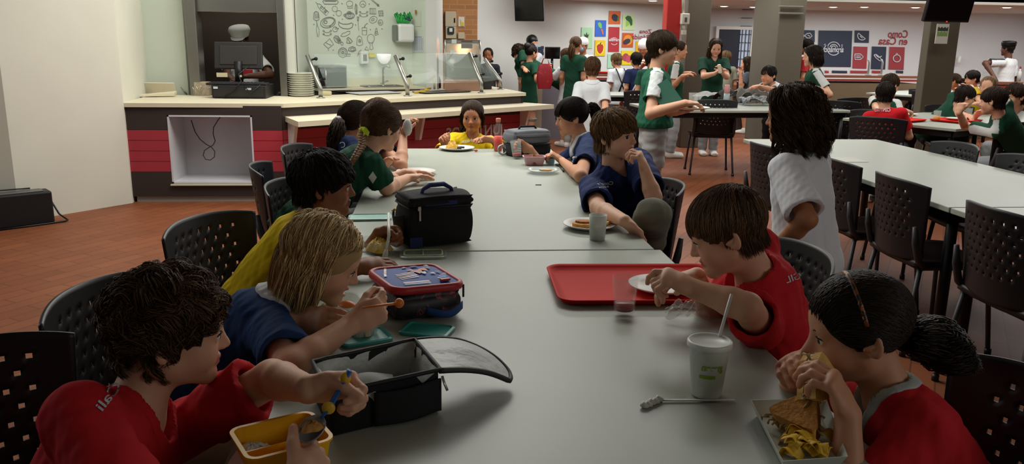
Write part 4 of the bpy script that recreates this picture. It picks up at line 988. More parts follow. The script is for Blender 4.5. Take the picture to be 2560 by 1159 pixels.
chipm = mat('corn_chip', 'DDB02A', .6, vary=.2, vscale=30)
b = MB(); b.sheet(lambda u, v: ((u-.5)*.034, (v-.5)*.026*(1-.4*abs(u-.5)*2), .008*math.cos((u-.5)*5)+.004*(v-.5)), 8, 6, th=.0012); proto = b.build('corn_chip', chipm)
for i in range(22):
    o = proto if i == 0 else proto.copy()
    if i: COL.objects.link(o)
    u, v = rg.random(), rg.random(); p = tz(1966+118*u-18*v, 1090+46*v-4*u, TZ+.015)
    o.location = (p[0], p[1], TZ+.012+.018*rg.random()); o.rotation_euler = (rg.uniform(-.5, .5), rg.uniform(-.5, .5), rg.random()*6); tag(o, 'curved yellow corn chip heaped in the near end of the paper boat', 'chip', 'corn chips in the paper boat')
# ------------------------------------------------------------------ lunch bags
fabric = mat('black_fabric', '1B1B1E', .9, bump=.25, bscale=400); navyf = mat('navy_fabric', '2C3868', .9, bump=.2, bscale=400); chrome = mat('zip_metal', 'B8B6B0', .3, metal=.9)
def frame_from(pa, pb):   # origin pa, x along pa->pb, z up
    x = nrm((pb-pa)*[1, 1, 0]); return np.stack([x, np.cross((0, 0, 1), x), (0, 0, 1.)], 1)
pa, pb = tz(1026, 621), tz(1178, 606); Rb_ = frame_from(pa, pb); W_ = np.linalg.norm(pb-pa); D_ = .155; H_ = .170
t = thing('lunch_bag', 'black zipped lunch bag with a navy handle, standing at mid table', 'bag', pa)
def soft(b, W, D, H, z0=0., bulge=.012, n=12, rc=.02):
    def fn(c, d):
        pass
    bm = bmesh.new(); bmesh.ops.create_cube(bm, size=1); bmesh.ops.subdivide_edges(bm, edges=bm.edges[:], cuts=n, use_grid_fill=True); vs = []
    for v in bm.verts:
        x, y, z = v.co.x*2, v.co.y*2, v.co.z*2; p = np.array([x*W/2, y*D/2, z*H/2]); inner = np.clip(p, -np.array([W/2-rc, D/2-rc, H/2-rc]), np.array([W/2-rc, D/2-rc, H/2-rc])); d = p-inner; l = np.linalg.norm(d); p = inner+d/l*min(l, rc) if l > 1e-9 else p
        p += np.array([(x > .99)-(x < -.99), ((y > .99)*1.-(y < -.99)), (z > .99)*1.])*bulge*(1-x*x*(abs(x) < .99))*(1-y*y*(abs(y) < .99))*(1-z*z*(abs(z) < .99)) if True else 0
        p[0] += .0025*math.sin(22*p[2]+9*p[1]); p[1] += .0025*math.sin(25*p[2]+14*p[0])
        vs.append(p+[W/2, D/2, z0+H/2])
    bm.verts.index_update(); fs = [[v.index for v in f_.verts] for f_ in bm.faces]; bm.free(); b.raw(vs, fs, True)
b = MB(); b.R = Rb_; soft(b, W_, D_, H_-.03); b.build('bag_body', fabric, t)
b = MB(); b.R = Rb_; soft(b, W_+.006, D_+.006, .034, H_-.032, .008, 10, .015); b.build('lid_flap', fabric, t)
b = MB(); b.R = Rb_; zz = H_-.032; b.tube([(0, -.002, zz), (W_, -.002, zz), (W_+.002, 0, zz), (W_+.002, D_, zz)], .003, 6); b.tube([(0, -.002, zz), (-.002, 0, zz), (-.002, D_, zz)], .003, 6); b.build('zip', mat('zip_black', '0B0B0C', .5), t)
b = MB(); b.R = Rb_; b.box((W_*.14, -.008, zz), (.012, .006, .016), .002); b.box((W_*.145, -.010, zz-.025), (.007, .003, .035), .001); b.build('zip_pull', chrome, t)
b = MB(); b.R = Rb_; b.tube([(W_*.28, D_*.42, H_-.002), (W_*.31, D_*.42, H_+.020), (W_*.42, D_*.42, H_+.034), (W_*.66, D_*.46, H_+.034), (W_*.79, D_*.5, H_+.018), (W_*.82, D_*.5, H_-.002)], [.009, .010, .014, .014, .010, .009], 10, flat=.6); b.build('handle', navyf, t)
b = MB(); b.R = Rb_; b.box((W_*.50, -.0045, H_-.018), (W_*.52, .004, .014), .001); b.box((W_*.08, -.010, .022), (W_*.2, .004, .035), .001); b.build('navy_trim', navyf, t)
b = MB(); b.R = Rb_; b.sheet(lambda u, v: (-.012-.022*math.sin(PI*u)*(.4+.6*v), .02+u*(D_-.04), .015+.10*v-.012*v*math.sin(PI*u)), 14, 8, th=.003); b.build('side_pocket', fabric, t)
# patterned lunch bag
pa, pb = tz(990, 811), tz(1158, 784); Rb_ = frame_from(pa, pb); W_ = np.linalg.norm(pb-pa); D_ = .20; H_ = .072
t = thing('lunch_bag', 'blue and red patterned lunch bag with red piping lying flat', 'bag', pa)
def pattern_mat(name, cols, scale, dist=1.5):
    m = bpy.data.materials.new(name); m.use_nodes = True; nt = m.node_tree; N_ = nt.nodes; L_ = nt.links; b_ = N_['Principled BSDF']; b_.inputs['Roughness'].default_value = .5
    tc_ = N_.new('ShaderNodeTexCoord'); n_ = N_.new('ShaderNodeTexNoise'); n_.inputs['Scale'].default_value = scale; n_.inputs['Detail'].default_value = 3; n_.inputs['Distortion'].default_value = dist
    r_ = N_.new('ShaderNodeValToRGB'); r_.color_ramp.interpolation = 'CONSTANT'; el = r_.color_ramp.elements
    while len(el) < len(cols): el.new(.5)
    for e_, (p_, c_) in zip(el, cols): e_.position = p_; e_.color = (*lin(c_), 1)
    L_.new(tc_.outputs['Object'], n_.inputs['Vector']); L_.new(n_.outputs['Fac'], r_.inputs['Fac']); L_.new(r_.outputs['Color'], b_.inputs['Base Color']); return m
b = MB(); b.R = Rb_; soft(b, W_, D_, H_, 0, .006, 10, .03); b.build('bag_body', pattern_mat('dark_print', [(0, '1C1A20'), (.54, '5E2A30'), (.60, '9A4A50'), (.66, '1C1A20')], 26), t)
def rr(W, D, r, n=7, o=0.):
    out = []
    for (cx, cy, a0) in ((W-r, D-r, 0), (r, D-r, 90), (r, r, 180), (W-r, r, 270)):
        for i in range(n+1): a = math.radians(a0+90*i/n); out.append((cx+(r+o)*math.cos(a), cy+(r+o)*math.sin(a)))
    return out
b = MB(); b.R = Rb_; b.tube([(x, y, H_+.006+.008*(1-x/W_)) for x, y in rr(W_, D_, .032, 7, .002)], .0085, 8, closed=True, flat=1.35); b.build('piping', mat('red_piping', 'B3262A', .45), t, 'red piping')
b = MB(); b.R = Rb_
ring = rr(W_, D_, .030, 7, -.004); lv = [(x, y, H_+.012+.008*(1-x/W_)) for x, y in ring]+[(W_/2, D_/2, H_+.027)]; mid = [(W_/2+(x-W_/2)*.6, D_/2+(y-D_/2)*.6, H_+.0225+.004*(1-x/W_)) for x, y in ring]; k_ = len(ring)
vs = lv[:k_]+mid+[lv[-1]]; fs = [[i, (i+1) % k_, k_+(i+1) % k_, k_+i] for i in range(k_)]+[[k_+i, k_+(i+1) % k_, 2*k_] for i in range(k_)]
b.raw(vs, fs, True); b.build('lid', mat('blue_vinyl', '2A4FA0', .55, vary=.15, vscale=30, spec=.2), t, 'glossy blue lid')
b = MB(); b.R = Rb_     # generic print of stripes, splashes and blocks
def lidz(x, y): e = max(abs(x-W_/2)/(W_/2), abs(y-D_/2)/(D_/2)); return H_+.0285-.016*e*e*.9+.006*(1-x/W_)*e
mats_ = [mat('print_orange', 'C4562E', .35), mat('print_white', 'C9CBD0', .35), mat('print_red', 'A8322E', .35), mat('print_navy', '18223F', .35)]
def dec(poly, mi): 
    b.cur = mi; b.raw([(x*W_, y*D_, lidz(x*W_, y*D_)+.0008+.0004*mi) for x, y in poly], [list(range(len(poly)))], False)
for i in range(4): dec([(.06+.035*i, .55+.10*i), (.09+.035*i, .53+.10*i), (.13+.035*i, .66+.08*i), (.10+.035*i, .68+.08*i)], 2 if i % 2 else 1)
for i in range(5): dec([(.20, .26+.055*i), (.47, .26+.055*i+.03), (.47, .285+.055*i+.03), (.20, .285+.055*i)], 0 if i % 2 == 0 else 1)
for (x, y, s_, mi, n) in ((.55, .5, .10, 0, 7), (.66, .58, .09, 0, 6), (.47, .60, .06, 0, 6), (.60, .42, .06, 1, 7), (.76, .66, .07, 3, 7), (.83, .45, .06, 3, 6), (.72, .38, .05, 1, 6), (.45, .78, .06, 1, 5), (.6, .8, .08, 3, 8), (.8, .8, .05, 1, 6)):
    dec([(x+s_*math.cos(2*PI*i/n)*(1 if i % 2 else .55), y+s_*1.1*math.sin(2*PI*i/n)*(1 if i % 2 else .6)) for i in range(n)], mi)
for i in range(5): dec([(.70+.05*i, .18+.06*i), (.84+.028*i, .2+.06*i), (.84+.028*i, .215+.06*i), (.70+.05*i, .195+.06*i)], 1)
for i in range(3): dec([(.18, .09+.028*i), (.55, .07+.028*i), (.55, .085+.028*i), (.18, .105+.028*i)], 2 if i % 2 else 1)
b.build('lid_print', mats_, t, 'orange, white and navy print')
b = MB(); b.R = Rb_; b.box((W_*.78, D_*.11, H_+.022), (.026, .012, .006), .001); b.build('red_tag', mats_[2], t)
blue = mat('blue_strap', '234A86', .7)
b = MB(); b.R = Rb_; b.sheet(lambda u, v: (W_*(.42+.56*u), -.006-.026*math.sin(PI*u), .018+.020*v-.010*math.sin(PI*u)), 16, 2, th=.003); b.build('strap', blue, t, 'blue webbing strap')
b = MB(); b.R = Rb_; b.sheet(lambda u, v: (-.008-.03*math.sin(PI*u), D_*(.15+.55*u), .02+.024*v), 12, 2, th=.003); b.build('strap', blue, t, 'blue webbing strap')
b = MB(); b.R = Rb_; b.box((W_+.006, .012, H_-.012), (.005, .004, .035), .001); b.build('zip_pull', blackm, t)
# open insulated lunch box
silver = mat('silver_lining', 'B4B8B4', .5, metal=.1, bump=.6, bscale=28)
zr = TZ+.085; c0, c1_, c2, c3 = [np.array(onZ(x, y, zr)) for x, y in ((782, 905), (1036, 850), (1100, 925), (820, 985))]
bc = (c0+c1_+c2+c3)/4; t = thing('lunch_box', 'open black insulated lunch box with silver lining, lid flung back', 'lunch box', (bc[0], bc[1], TZ))
cs_ = [c0, c1_, c2, c3]
def wall(b, off, z0, z1, inset=.0, wob=.0):
    P = []; 
    for i in range(4):
        a, d = cs_[i], cs_[(i+1) % 4]
        for j in range(8): u = j/8; P.append(a+(d-a)*u)
    cen = sum(P)/len(P); return [(*(cen+(p-cen)*(1+off/.14))[:2], z0) for p in P], [(*(cen+(p-cen)*(1+(off-inset)/.14))[:2], z1+wob*math.sin(i*1.7)) for i, p in enumerate(P)]
b = MB(); lo, hi = wall(b, -.004, TZ+.001, zr); lo2, hi2 = wall(b, -.010, TZ+.006, zr-.002); n = len(lo); V_ = lo+hi; b.raw(V_, [[i, (i+1) % n, n+(i+1) % n, n+i] for i in range(n)]+[list(range(n))[::-1]], True); b.build('outer_shell', fabric, t, None, True)
b = MB(); rg2 = np.random.RandomState(2); P2 = []
for k_, (off, z) in enumerate(((.0, zr+.002), (-.008, zr-.004), (-.014, zr-.03), (-.012, zr-.055), (-.016, TZ+.006))):
    lo_, _ = wall(b, off, z, z); P2 += [np.array(p)+[*(rg2.normal(size=2)*.003*(0 < k_ < 4)), 0] for p in lo_]
b.raw(P2, [[k_*n+(i+1) % n, k_*n+i, (k_+1)*n+i, (k_+1)*n+(i+1) % n] for k_ in range(4) for i in range(n)]+[[4*n+i for i in range(n)]], True); b.build('lining', silver, t, 'crinkled silver lining', True)
b = MB(); b.tube([(*p[:2], zr+.002) for p in wall(b, .001, zr, zr)[0]], .0045, 7, closed=True); b.build('rim', mat('black_rim', '101011', .6), t, None, True)
h0, h1 = np.array([*c1_[:2], zr]), np.array([*c2[:2], zr]); tipA = np.array(onZ(1300, 955, TZ+.012)); tipB = np.array(onZ(1215, 868, TZ+.055))
def lidf(u, v):
    s_ = v; a = h0+(h1-h0)*u; far = tipB+(tipA-tipB)*u; p = a+(far-a)*s_; e = abs(2*u-1)
    p = p+(far-a)*(-.14)*max(0, s_-.55)/.45*e**2.5; p = p+V3(0, 0, .022*math.sin(PI*s_)*(1-.5*e)); return p
def lidg(u, v): e = 1-.0*u; return lidf(u, v)
b = MB(); b.sheet(lambda u, v: lidf(.04+.92*u, .03+.94*v)+V3(0, 0, .003), 16, 20, th=.0); b.build('lid_lining', silver, t, 'silver lid lining', True)
b = MB(); b.sheet(lidf, 16, 20, th=.007); b.build('lid', fabric, t, None, True)
b = MB(); e_ = [lidf(0, v/20) for v in range(21)]+[lidf(u/12, 1) for u in range(1, 13)]+[lidf(1, 1-v/20) for v in range(1, 21)]; b.tube(e_, .0055, 7); b.build('lid_piping', mat('grey_piping', '3A3C3C', .6, metal=.3), t, None, True)
pk = [np.array([*(c3+(c2-c3)*u)[:2], 0]) for u in (.42, .98)]; od = nrm(np.cross(c2-c3, (0, 0, 1)))
b = MB(); b.sheet(lambda u, v: np.array([*((c3+(c2-c3)*(.38+.62*u))[:2]+od[:2]*(.006+.012*math.sin(PI*min(1, u*1.1)))), TZ+.004+.066*v]), 12, 6, th=.004); b.build('front_pocket', fabric, t, None, True)
b = MB(); p = c2+V3(.004, -.004, -.01); b.tube([p, p+V3(.004, -.006, -.012), p+V3(.010, -.010, -.026)], .003, 6, flat=.5); b.build('zip_pull', chrome, t, None, True)
b = MB(); p = (c0*.35+c1_*.2+c2*.2+c3*.25)*[1, 1, 0]+V3(0, 0, TZ+.05); b.R = Rz(.3); b.sheet(lambda u, v: ((u-.5)*.13, (v-.5)*.07, .012*math.sin(5*u+2)*math.cos(4*v)), 10, 8, th=.001); o = b.build('napkin', mat('napkin_white', 'B9BDBA', .8)); o.location = tuple(p); tag(o, 'crumpled white napkin inside the silver-lined lunch box', 'napkin')
# yellow food box with rice
zr = TZ+.058; yc = [np.array(onZ(x, y, zr)) for x, y in ((592, 1072), (786, 1020), (818, 1098), (606, 1152))]; cen = sum(yc)/4
t = thing('food_box', 'yellow plastic food box with rice, held by the curly boy', 'food box', (cen[0], cen[1], TZ))
ybm = mat('yellow_plastic', 'F0B400', .4); ax_ = frame_from(yc[3], yc[2]); W_ = (np.linalg.norm(yc[1]-yc[0])+np.linalg.norm(yc[2]-yc[3]))/2; D_ = (np.linalg.norm(yc[3]-yc[0])+np.linalg.norm(yc[2]-yc[1]))/2
def boxring(W, D, r, z, n=5): return [(x-W/2, y-D/2, z) for x, y in rr(W, D, r, n)]
def tub(b, W, D, H, th, r=.018, taper=.88, z0=0., lip=.004):
    R_ = [boxring(W*taper, D*taper, r*.8, z0+.001), boxring(W, D, r, z0+H-.004), boxring(W+lip*2, D+lip*2, r+lip, z0+H-.004), boxring(W+lip*2, D+lip*2, r+lip, z0+H), boxring(W-th*2, D-th*2, r-th, z0+H), boxring(W*taper-th*2, D*taper-th*2, r*.8-th, z0+.005)]
    k = len(R_[0]); vs = sum(R_, []); fs = [[i*k+j, i*k+(j+1) % k, (i+1)*k+(j+1) % k, (i+1)*k+j] for i in range(len(R_)-1) for j in range(k)]
    fs += [list(range(k))[::-1], [(len(R_)-1)*k+j for j in range(k)]]; b.raw(vs, fs, False)
b = MB(); b.R = ax_; tub(b, W_, D_, .058, .003); b.build('tub', ybm, t)
b = MB(); b.R = ax_; b.box((0, -.0, .022), (W_*.86, .003, .038)); b.box((W_*.02, -D_*.22, .018), (.003, D_*.40, .03)); b.build('divider', ybm, t)
ricem = mat('white_rice', 'ECEAE4', .8, bump=.25, bscale=260); stew = mat('stew', 'B8843E', .5, vary=.4, vscale=60)
o = lump('rice', 'white rice left in the far corner of the yellow food box', 'food', cen+ax_@V3(-W_*.30, D_*.20, 0)+V3(0, 0, TZ+.006-cen[2]), .040, .032, ricem, 4, None, .35, 'stuff')
# clear bowls, lids and other boxes on the left side
def tubthing(name, label, cat, px, W, D, H, rz, m_, kind='food box', food=None, r=.015, taper=.8, extra=None):
    p = tz(*px); t = thing(name, label, cat, p, rz); b = MB(); tub(b, W, D, H, .002, r, taper); b.build('tub', m_, t)
    if food: o = lump('food', None, None, (0, 0, .006), min(W, D)*.42, H*.85, food, 9, None, .6, None, t); o['kind'] = 'stuff'
    return t
glassb = mat('clear_glass', 'C5D0C8', .1, alpha=.38)
noodle = mat('noodles', 'B9AE92', .6, vary=.25, vscale=60, bump=.7, bscale=120); pasta = mat('yellow_pasta', 'DDB53A', .5, vary=.2, vscale=70, bump=.6, bscale=140)
tubthing('food_bowl', 'clear bowl of pale noodles under the blond boy\'s chin', 'bowl', (835, 800), .135, .11, .055, .3, glassb, food=noodle, r=.04)
tubthing('food_bowl', 'small clear bowl of noodles standing on a teal lid', 'bowl', (905, 836), .085, .075, .045, .5, glassb, food=noodle, r=.03)
teal = mat('teal_plastic', '2E9C92', .3, alpha=.85)
def lid(label, px, W, D, rz, m_, r=.015, z=TZ, tilt=0.):
    p = tz(*px, z); t = thing('box_lid', label, 'lid', p, rz); b = MB(); b.R = rotM('X', tilt)
    R_ = [boxring(W, D, r, .001), boxring(W, D, r, .007), boxring(W-.012, D-.012, r-.004, .009), boxring(W-.02, D-.02, r-.006, .0055)]; k = len(R_[0]); b.raw(sum(R_, []), [[i*k+j, i*k+(j+1) % k, (i+1)*k+(j+1) % k, (i+1)*k+j] for i in range(3) for j in range(k)]+[list(range(k))[::-1], [3*k+j for j in range(k)]], False); b.build('lid_panel', m_, t); return t
lid('teal lid under the small clear bowl, left of the open lunch box', (908, 846), .125, .095, .4, teal)
lid('empty teal lid lying in front of the patterned lunch bag', (1068, 828), .125, .085, -.35, teal)
t = lid('clear lid with a pale green seal, in front of the black lunch bag', (1058, 638), .155, .10, .02, mat('clear_lid', 'B9C4BC', .15, alpha=.35), .02)
b = MB(); b.tube([(x, y, .009) for x, y, _ in boxring(.125, .075, .015, 0)], .0035, 6, closed=True); b.box((0, 0, .009), (.004, .075, .004)); b.build('seal', mat('green_seal', '9DB88A', .5), t, 'pale green seal')
tubthing('food_box', 'clear box of yellow pasta before the boy in the yellow shirt', 'food box', (948, 628), .13, .11, .042, .1, clear, food=pasta)
lid('mint green lid lying beside the black bag, behind the pasta box', (925, 545), .17, .10, .05, mat('mint_plastic', '9CC9BE', .4), .025)
b = MB(); p = tz(980, 530); [b.tube([p+V3(.012*i, .004*(i % 2), .004+.004*(i % 2)), p+V3(.012*i+.015, .01, .012), p+V3(.012*i+.02, -.006, .005)], .005, 6) for i in range(3)]; o = b.build('pasta_spiral', pasta); tag(o, 'few yellow pasta spirals peeking out left of the black bag', 'food')
# ------------------------------------------------------------------ far end of the table
tp = tz(1142, 374); plate(tp, .115, 'white plate of food before the girl in yellow')
lump('scrambled_egg', 'yellow scrambled food on the plate of the girl in yellow', 'food', tp+V3(-.03, .02, .006), .045, .042, mat('egg', 'D2A23A', .6, vary=.3, vscale=60, bump=.6, bscale=100), 12, None, .8, 'stuff')
b = MB(); b.tube([tp+V3(.03+.022*math.cos(a/3), .0+.028*math.sin(a/3), .013) for a in range(2, 15)], .006, 7); o = b.build('spoon', blackm); tag(o, 'black curled spoon on the plate of the girl in yellow', 'spoon')
b = MB(); b.ball(tz(1190, 379)+V3(0, 0, .008), (.012, .010, .007)); o = b.build('tomato_piece', mat('tomato', 'C24A22', .4)); tag(o, 'small orange piece of food at the plate rim', 'food')
bp_ = tz(1245, 377); t = thing('drink_bottle', 'clear plastic bottle half full of orange-red drink', 'bottle', bp_); b = MB()
b.lathe([(0, .001), (.026, .001), (.0285, .006), (.0285, .09), (.025, .10), (.0265, .108), (.025, .116), (.0265, .124), (.025, .132), (.0265, .14), (.024, .155), (.013, .178), (.0125, .188), (0, .188)], 28); b.build('bottle_wall', mat('bottle_plastic', 'C9D2D2', .08, alpha=.12), t)
b = MB(); b.lathe([(0, .003), (.0262, .003), (.0265, .095), (0, .095)], 24); b.build('drink', mat('orange_drink', 'E2361A', .4, emit=.0), t); b = MB(); b.lathe([(0, .186), (.0155, .186), (.0155, .207), (.014, .209), (0, .209)], 20); b.build('cap', mat('orange_cap', 'D98870', .5), t)
b = MB(); p = tz(1256, 388); b.R = rotM('X', 1.25); b.tube([(.028*math.cos(a), .028*math.sin(a), 0) for a in np.linspace(0, 6.28, 20)[:-1]], .0065, 8, closed=True); o = b.build('can_ring', mat('grey_ring', 'A7A9A4', .4, metal=.4)); o.location = (p[0], p[1], p[2]+.034); o.rotation_euler = (0, .25, .2); tag(o, 'round grey ring-shaped lid standing by the orange drink', 'lid')
pa, pb = tz(1284, 393), tz(1372, 388); Rb_ = frame_from(pa, pb); W_ = .26; t = thing('lunch_bag', 'grey and black lunch bag at the far end of the table', 'bag', pa)
greyf = mat('grey_fabric', '72757A', .9, bump=.2, bscale=300)
b = MB(); b.R = Rb_; soft(b, W_, .16, .075, 0, .006, 8, .02); b.build('base', fabric, t)
b = MB(); b.R = Rb_; soft(b, W_, .16, .085, .072, .008, 8, .03); b.build('bag_top', greyf, t)
b = MB(); b.R = Rb_; b.tube([(-.002, -.003, .074), (W_, -.004, .074)], .003, 6); b.tube([(W_*.06, -.006, .125), (W_*.3, -.010, .118), (W_*.94, -.006, .118)], .0025, 6); b.build('zip', mat('zip_black', '0B0B0C', .5), t)
b = MB(); b.R = Rb_; b.tube([(W_*.22, .06, .15), (W_*.28, .06, .178), (W_*.66, .06, .178), (W_*.74, .06, .15)], .007, 8); b.build('handle', fabric, t)
b = MB(); b.R = Rb_; [b.tube([(W_*.02, -.012, .060-.012*i), (W_*.17, -.016, .052-.012*i)], .003, 6) for i in range(2)]; b.build('reflective_stripe', mat('stripe_white', 'C8C8C6', .5), t)
pk_ = tubthing('food_box', 'pink food box with brown snack beside the grey lunch bag', 'food box', (1335, 411), .125, .085, .05, -.05, mat('pink_plastic', 'D9A9AE', .4), food=mat('brown_snack', '9A5A2E', .7, vary=.4, vscale=70, bump=.6, bscale=120))
t = plate(tz(1357, 431), .088, 'clear shallow dish with crumbs in front of the pink box', m_=mat('clear_dish', 'C3CBC6', .15, alpha=.5)); slab('omelette', 'thin yellowish slice on the clear dish', 'food', tz(1365, 428)+V3(0, 0, .006), blob(10, .035, .02), .004, food)
b = MB(); p0, p1 = tz(1397, 415), tz(1409, 430); b.tube([p0+V3(0, 0, .004), p0*.5+p1*.5+V3(0, 0, .009), p1+V3(0, 0, .004)], [.004, .003, .0045], 7); b.ball(p0+V3(-.004, .012, .006), (.017, .022, .006)); o = b.build('spoon', mat('dark_spoon', '1E1816', .35)); tag(o, 'dark spoon lying by the arm of the dark-haired girl in navy', 'spoon')
tumbler(tz(1375, 408), .026, .03, .05, 'small teal translucent cup behind the pink box', mat('teal_cup', '4E8A92', .3, alpha=.6))
plate(tz(1040, 434), .105, 'white plate under the hands of the girl with the braid'); lump('beans', 'brown leftovers on the plate of the girl with the braid', 'food', tz(1058, 436)+V3(0, 0, .006), .026, .012, mat('browned', 'A8642A', .7), 3, None, .5, 'stuff')
b = MB(); b.box(tz(1346, 462)+V3(0, 0, .001), (.03, .008, .002)); o = b.build('crumb', mat('dark_crumb', '3A3632', .8)); tag(o, 'small dark scrap lying alone on the far table', 'crumb')
b = MB(); q = onZ(2120, 399, .751); b.at(q); b.box((0, 0, .0005), (.16, .20, .001)); o = b.build('table_sticker', mat('sticker_grey', 'AEAEA4', .4)); tag(o, 'worn pale square sticker on the right table', 'sticker')
# ------------------------------------------------------------------ black equipment case on the floor at left
q0, q1 = onZ(0, 573, 0), onZ(139, 556, 0); Rc = frame_from(q0, q1); t = thing('equipment_case', 'black case standing on the floor against the left pillar', 'case', q1)
b = MB(); b.R = Rc; b.box((-.45, .09, .125), (.9, .17, .25), .012); b.build('case_shell', mat('case_black', '151416', .5, bump=.05, bscale=200), t)
b = MB(); b.R = Rc; b.box((-.30, .09, .254), (.5, .12, .008), .003); b.build('top_plate', mat('case_grey', '6A6A66', .4, metal=.5), t)
b = MB(); q2 = np.array([*onZ(170, 552, 0)[:2], .008]); b.tube([q1+Rc@V3(-.01, .1, .2), q1+Rc@V3(.05, .08, .05), q2, q1+Rc@V3(.06, -.03, .008), q1+Rc@V3(-.2, -.05, .008), q1+Rc@V3(-.6, -.06, .008)], .007, 7); o = b.build('cable', blackm); tag(o, 'black power cable trailing from the equipment case on the floor', 'cable')
b = MB(); b.tube([q1+Rc@V3(-.55, .1, .30), q1+Rc@V3(-.35, .12, .275), q1+Rc@V3(-.2, .14, .268), q1+Rc@V3(-.12, .14, .266)], .006, 7); o = b.build('cable', blackm); tag(o, 'black cable lying across the top of the equipment case', 'cable')
# ================================================================== things on and around the serving counter
CZ = .8705
def cz_(x, y, z=CZ): return np.array(onZ(x, y, z))
# cash drawer, keyboard and monitor
p0, p1 = cz_(530, 246), cz_(640, 246); t = thing('cash_drawer', 'black cash drawer under the till keyboard on the counter', 'cash drawer', p0)
dw = p1[0]-p0[0]; b = MB(); b.box((dw/2+.05, .22, .062), (dw+.10, .42, .115), .006); b.build('drawer_case', mat('till_black', '1A1918', .5), t); b = MB(); b.box((dw/2+.05, .005, .06), (dw+.06, .012, .085), .003); b.build('drawer_front', mat('till_front', '22201E', .4), t)
b = MB(); b.box((dw*.86, -.003, .09), (.05, .004, .018)); b.box((dw*.1, -.003, .10), (.04, .004, .02)); b.build('sticker', mat('sticker_white', 'B9BDC4', .5), t)
o = MB().box((p0[0]+dw/2+.02, p0[1]+.13, CZ+.130), (dw+.16, .17, .022), .006).build('keyboard', mat('keyboard_black', '141416', .5)); tag(o, 'black till keyboard lying on the cash drawer', 'keyboard')
k = MB()
for i in range(5):
    for q in range(14): k.box((p0[0]-.03+q*(dw+.10)/14+.01, p0[1]+.07+i*.03, CZ+.143), (.020, .020, .006), .002)
k.build('keys', mat('keycap', '2A2A2C', .5), o)
my = p0[1]+.22; c0, c1 = onY(530, 102, my), onY(652, 104, my); c2 = onY(590, 172, my); mw = c1[0]-c0[0]; mh = c0[2]-c2[2]
t = thing('till_monitor', 'black till monitor seen from behind, in front of the capped cashier', 'monitor', ((c0[0]+c1[0])/2, my, CZ+.12))
Rm = rotM('X', math.radians(-12)); b = MB(); b.R = Rm; b.box((0, 0, c2[2]+mh/2-CZ-.12), (mw, .035, mh), .010); b.build('monitor_shell', mat('monitor_back', '1D1A18', .55), t)
b = MB(); b.R = Rm; b.box((0, -.018, c2[2]+mh/2-CZ-.12), (mw*.78, .012, mh*.72), .008); b.build('back_panel', mat('monitor_panel', '262220', .6), t)
b = MB(); b.tube([(.0, .02, .0), (.0, .02, c2[2]-CZ-.05)], .038, 14); b.box((0, .02, .008), (.22, .18, .016), .004); b.build('stand', blackm, t)
b = MB(); b.tube([(p0[0]+.12, p0[1]-.01, CZ+.02), (p0[0]+.20, p0[1]-.03, CZ+.06), (p0[0]+.28, p0[1]-.02, CZ+.16), (p0[0]+.24, p0[1]+.05, CZ+.22), (p0[0]+.34, p0[1]+.1, CZ+.30)], .006, 7); b.tube([(p0[0]+.30, p0[1]-.012, CZ+.12), (p0[0]+.36, p0[1]-.02, CZ+.05), (p0[0]+.45, p0[1]-.012, CZ+.13)], .005, 7); o = b.build('cable', blackm); tag(o, 'tangled black cables hanging over the front of the cash drawer', 'cable')
b = MB(); b.box(onY(555, 187, my-.05), (.10, .004, .04)); b.box(onY(602, 190, my-.05), (.02, .004, .02)); o = b.build('note', mat('note_paper', 'C9BE96', .7)); tag(o, 'small paper notes stuck below the till monitor', 'note')
# cutlery with its box
p = cz_(500, 240); t = thing('cutlery_box', 'beige paper box behind loose cutlery, left of the till', 'box', p+V3(0, .12, 0)); b = MB(); b.box((0, 0, .065), (.14, .10, .13), .004); b.build('box_shell', mat('kraft', 'A89880', .8, vary=.25, vscale=25), t)
for i in range(9):
    b = MB(); a = rg.uniform(-.9, .9); q = p+V3(-.05+.012*i, rg.uniform(-.02, .03), .004); d = V3(math.sin(a)*.09, .02, .07+.03*rg.random()); b.tube([q, q+d*.7, q+d*.85, q+d], [.003, .0035, .009, .006], 6, flat=.5); o = b.build('spoon', chrome); tag(o, 'metal spoon in the loose cutlery bunch beside the till', 'spoon', 'cutlery beside the till')
b = MB(); q = cz_(468, 236); b.tube([q, q+V3(-.06, .02, .07)], .008, 6, flat=.4); o = b.build('tongs', chrome); tag(o, 'single metal utensil sticking out left of the cutlery bunch', 'utensil')
tray(cz_(341, 240), .10, .08, .1, 'small red tray at the left end of the counter')
b = MB(); b.R = rotM('X', .42); b.box((0, 0, 0), (.40, .012, .13)); o = b.build('board', wood); o.location = tuple(onY(385, 222, 8.30)); tag(o, 'cream board leaning at the back of the counter, left end', 'board')
b = MB(); q = cz_(385, 243); b.raw([(-.16, -.02, .012), (.17, .06, .04), (.16, .17, .05), (-.16, .10, .02), (-.16, -.02, .0), (.17, .06, .02), (.16, .17, .03), (-.16, .10, .0)], [[0, 1, 2, 3], [7, 6, 5, 4], [0, 4, 5, 1], [1, 5, 6, 2], [2, 6, 7, 3], [3, 7, 4, 0]]); o = b.build('flap_board', wood); o.location = tuple(q); tag(o, 'loose cream panel lying tilted on the counter, left of the cutlery', 'panel')
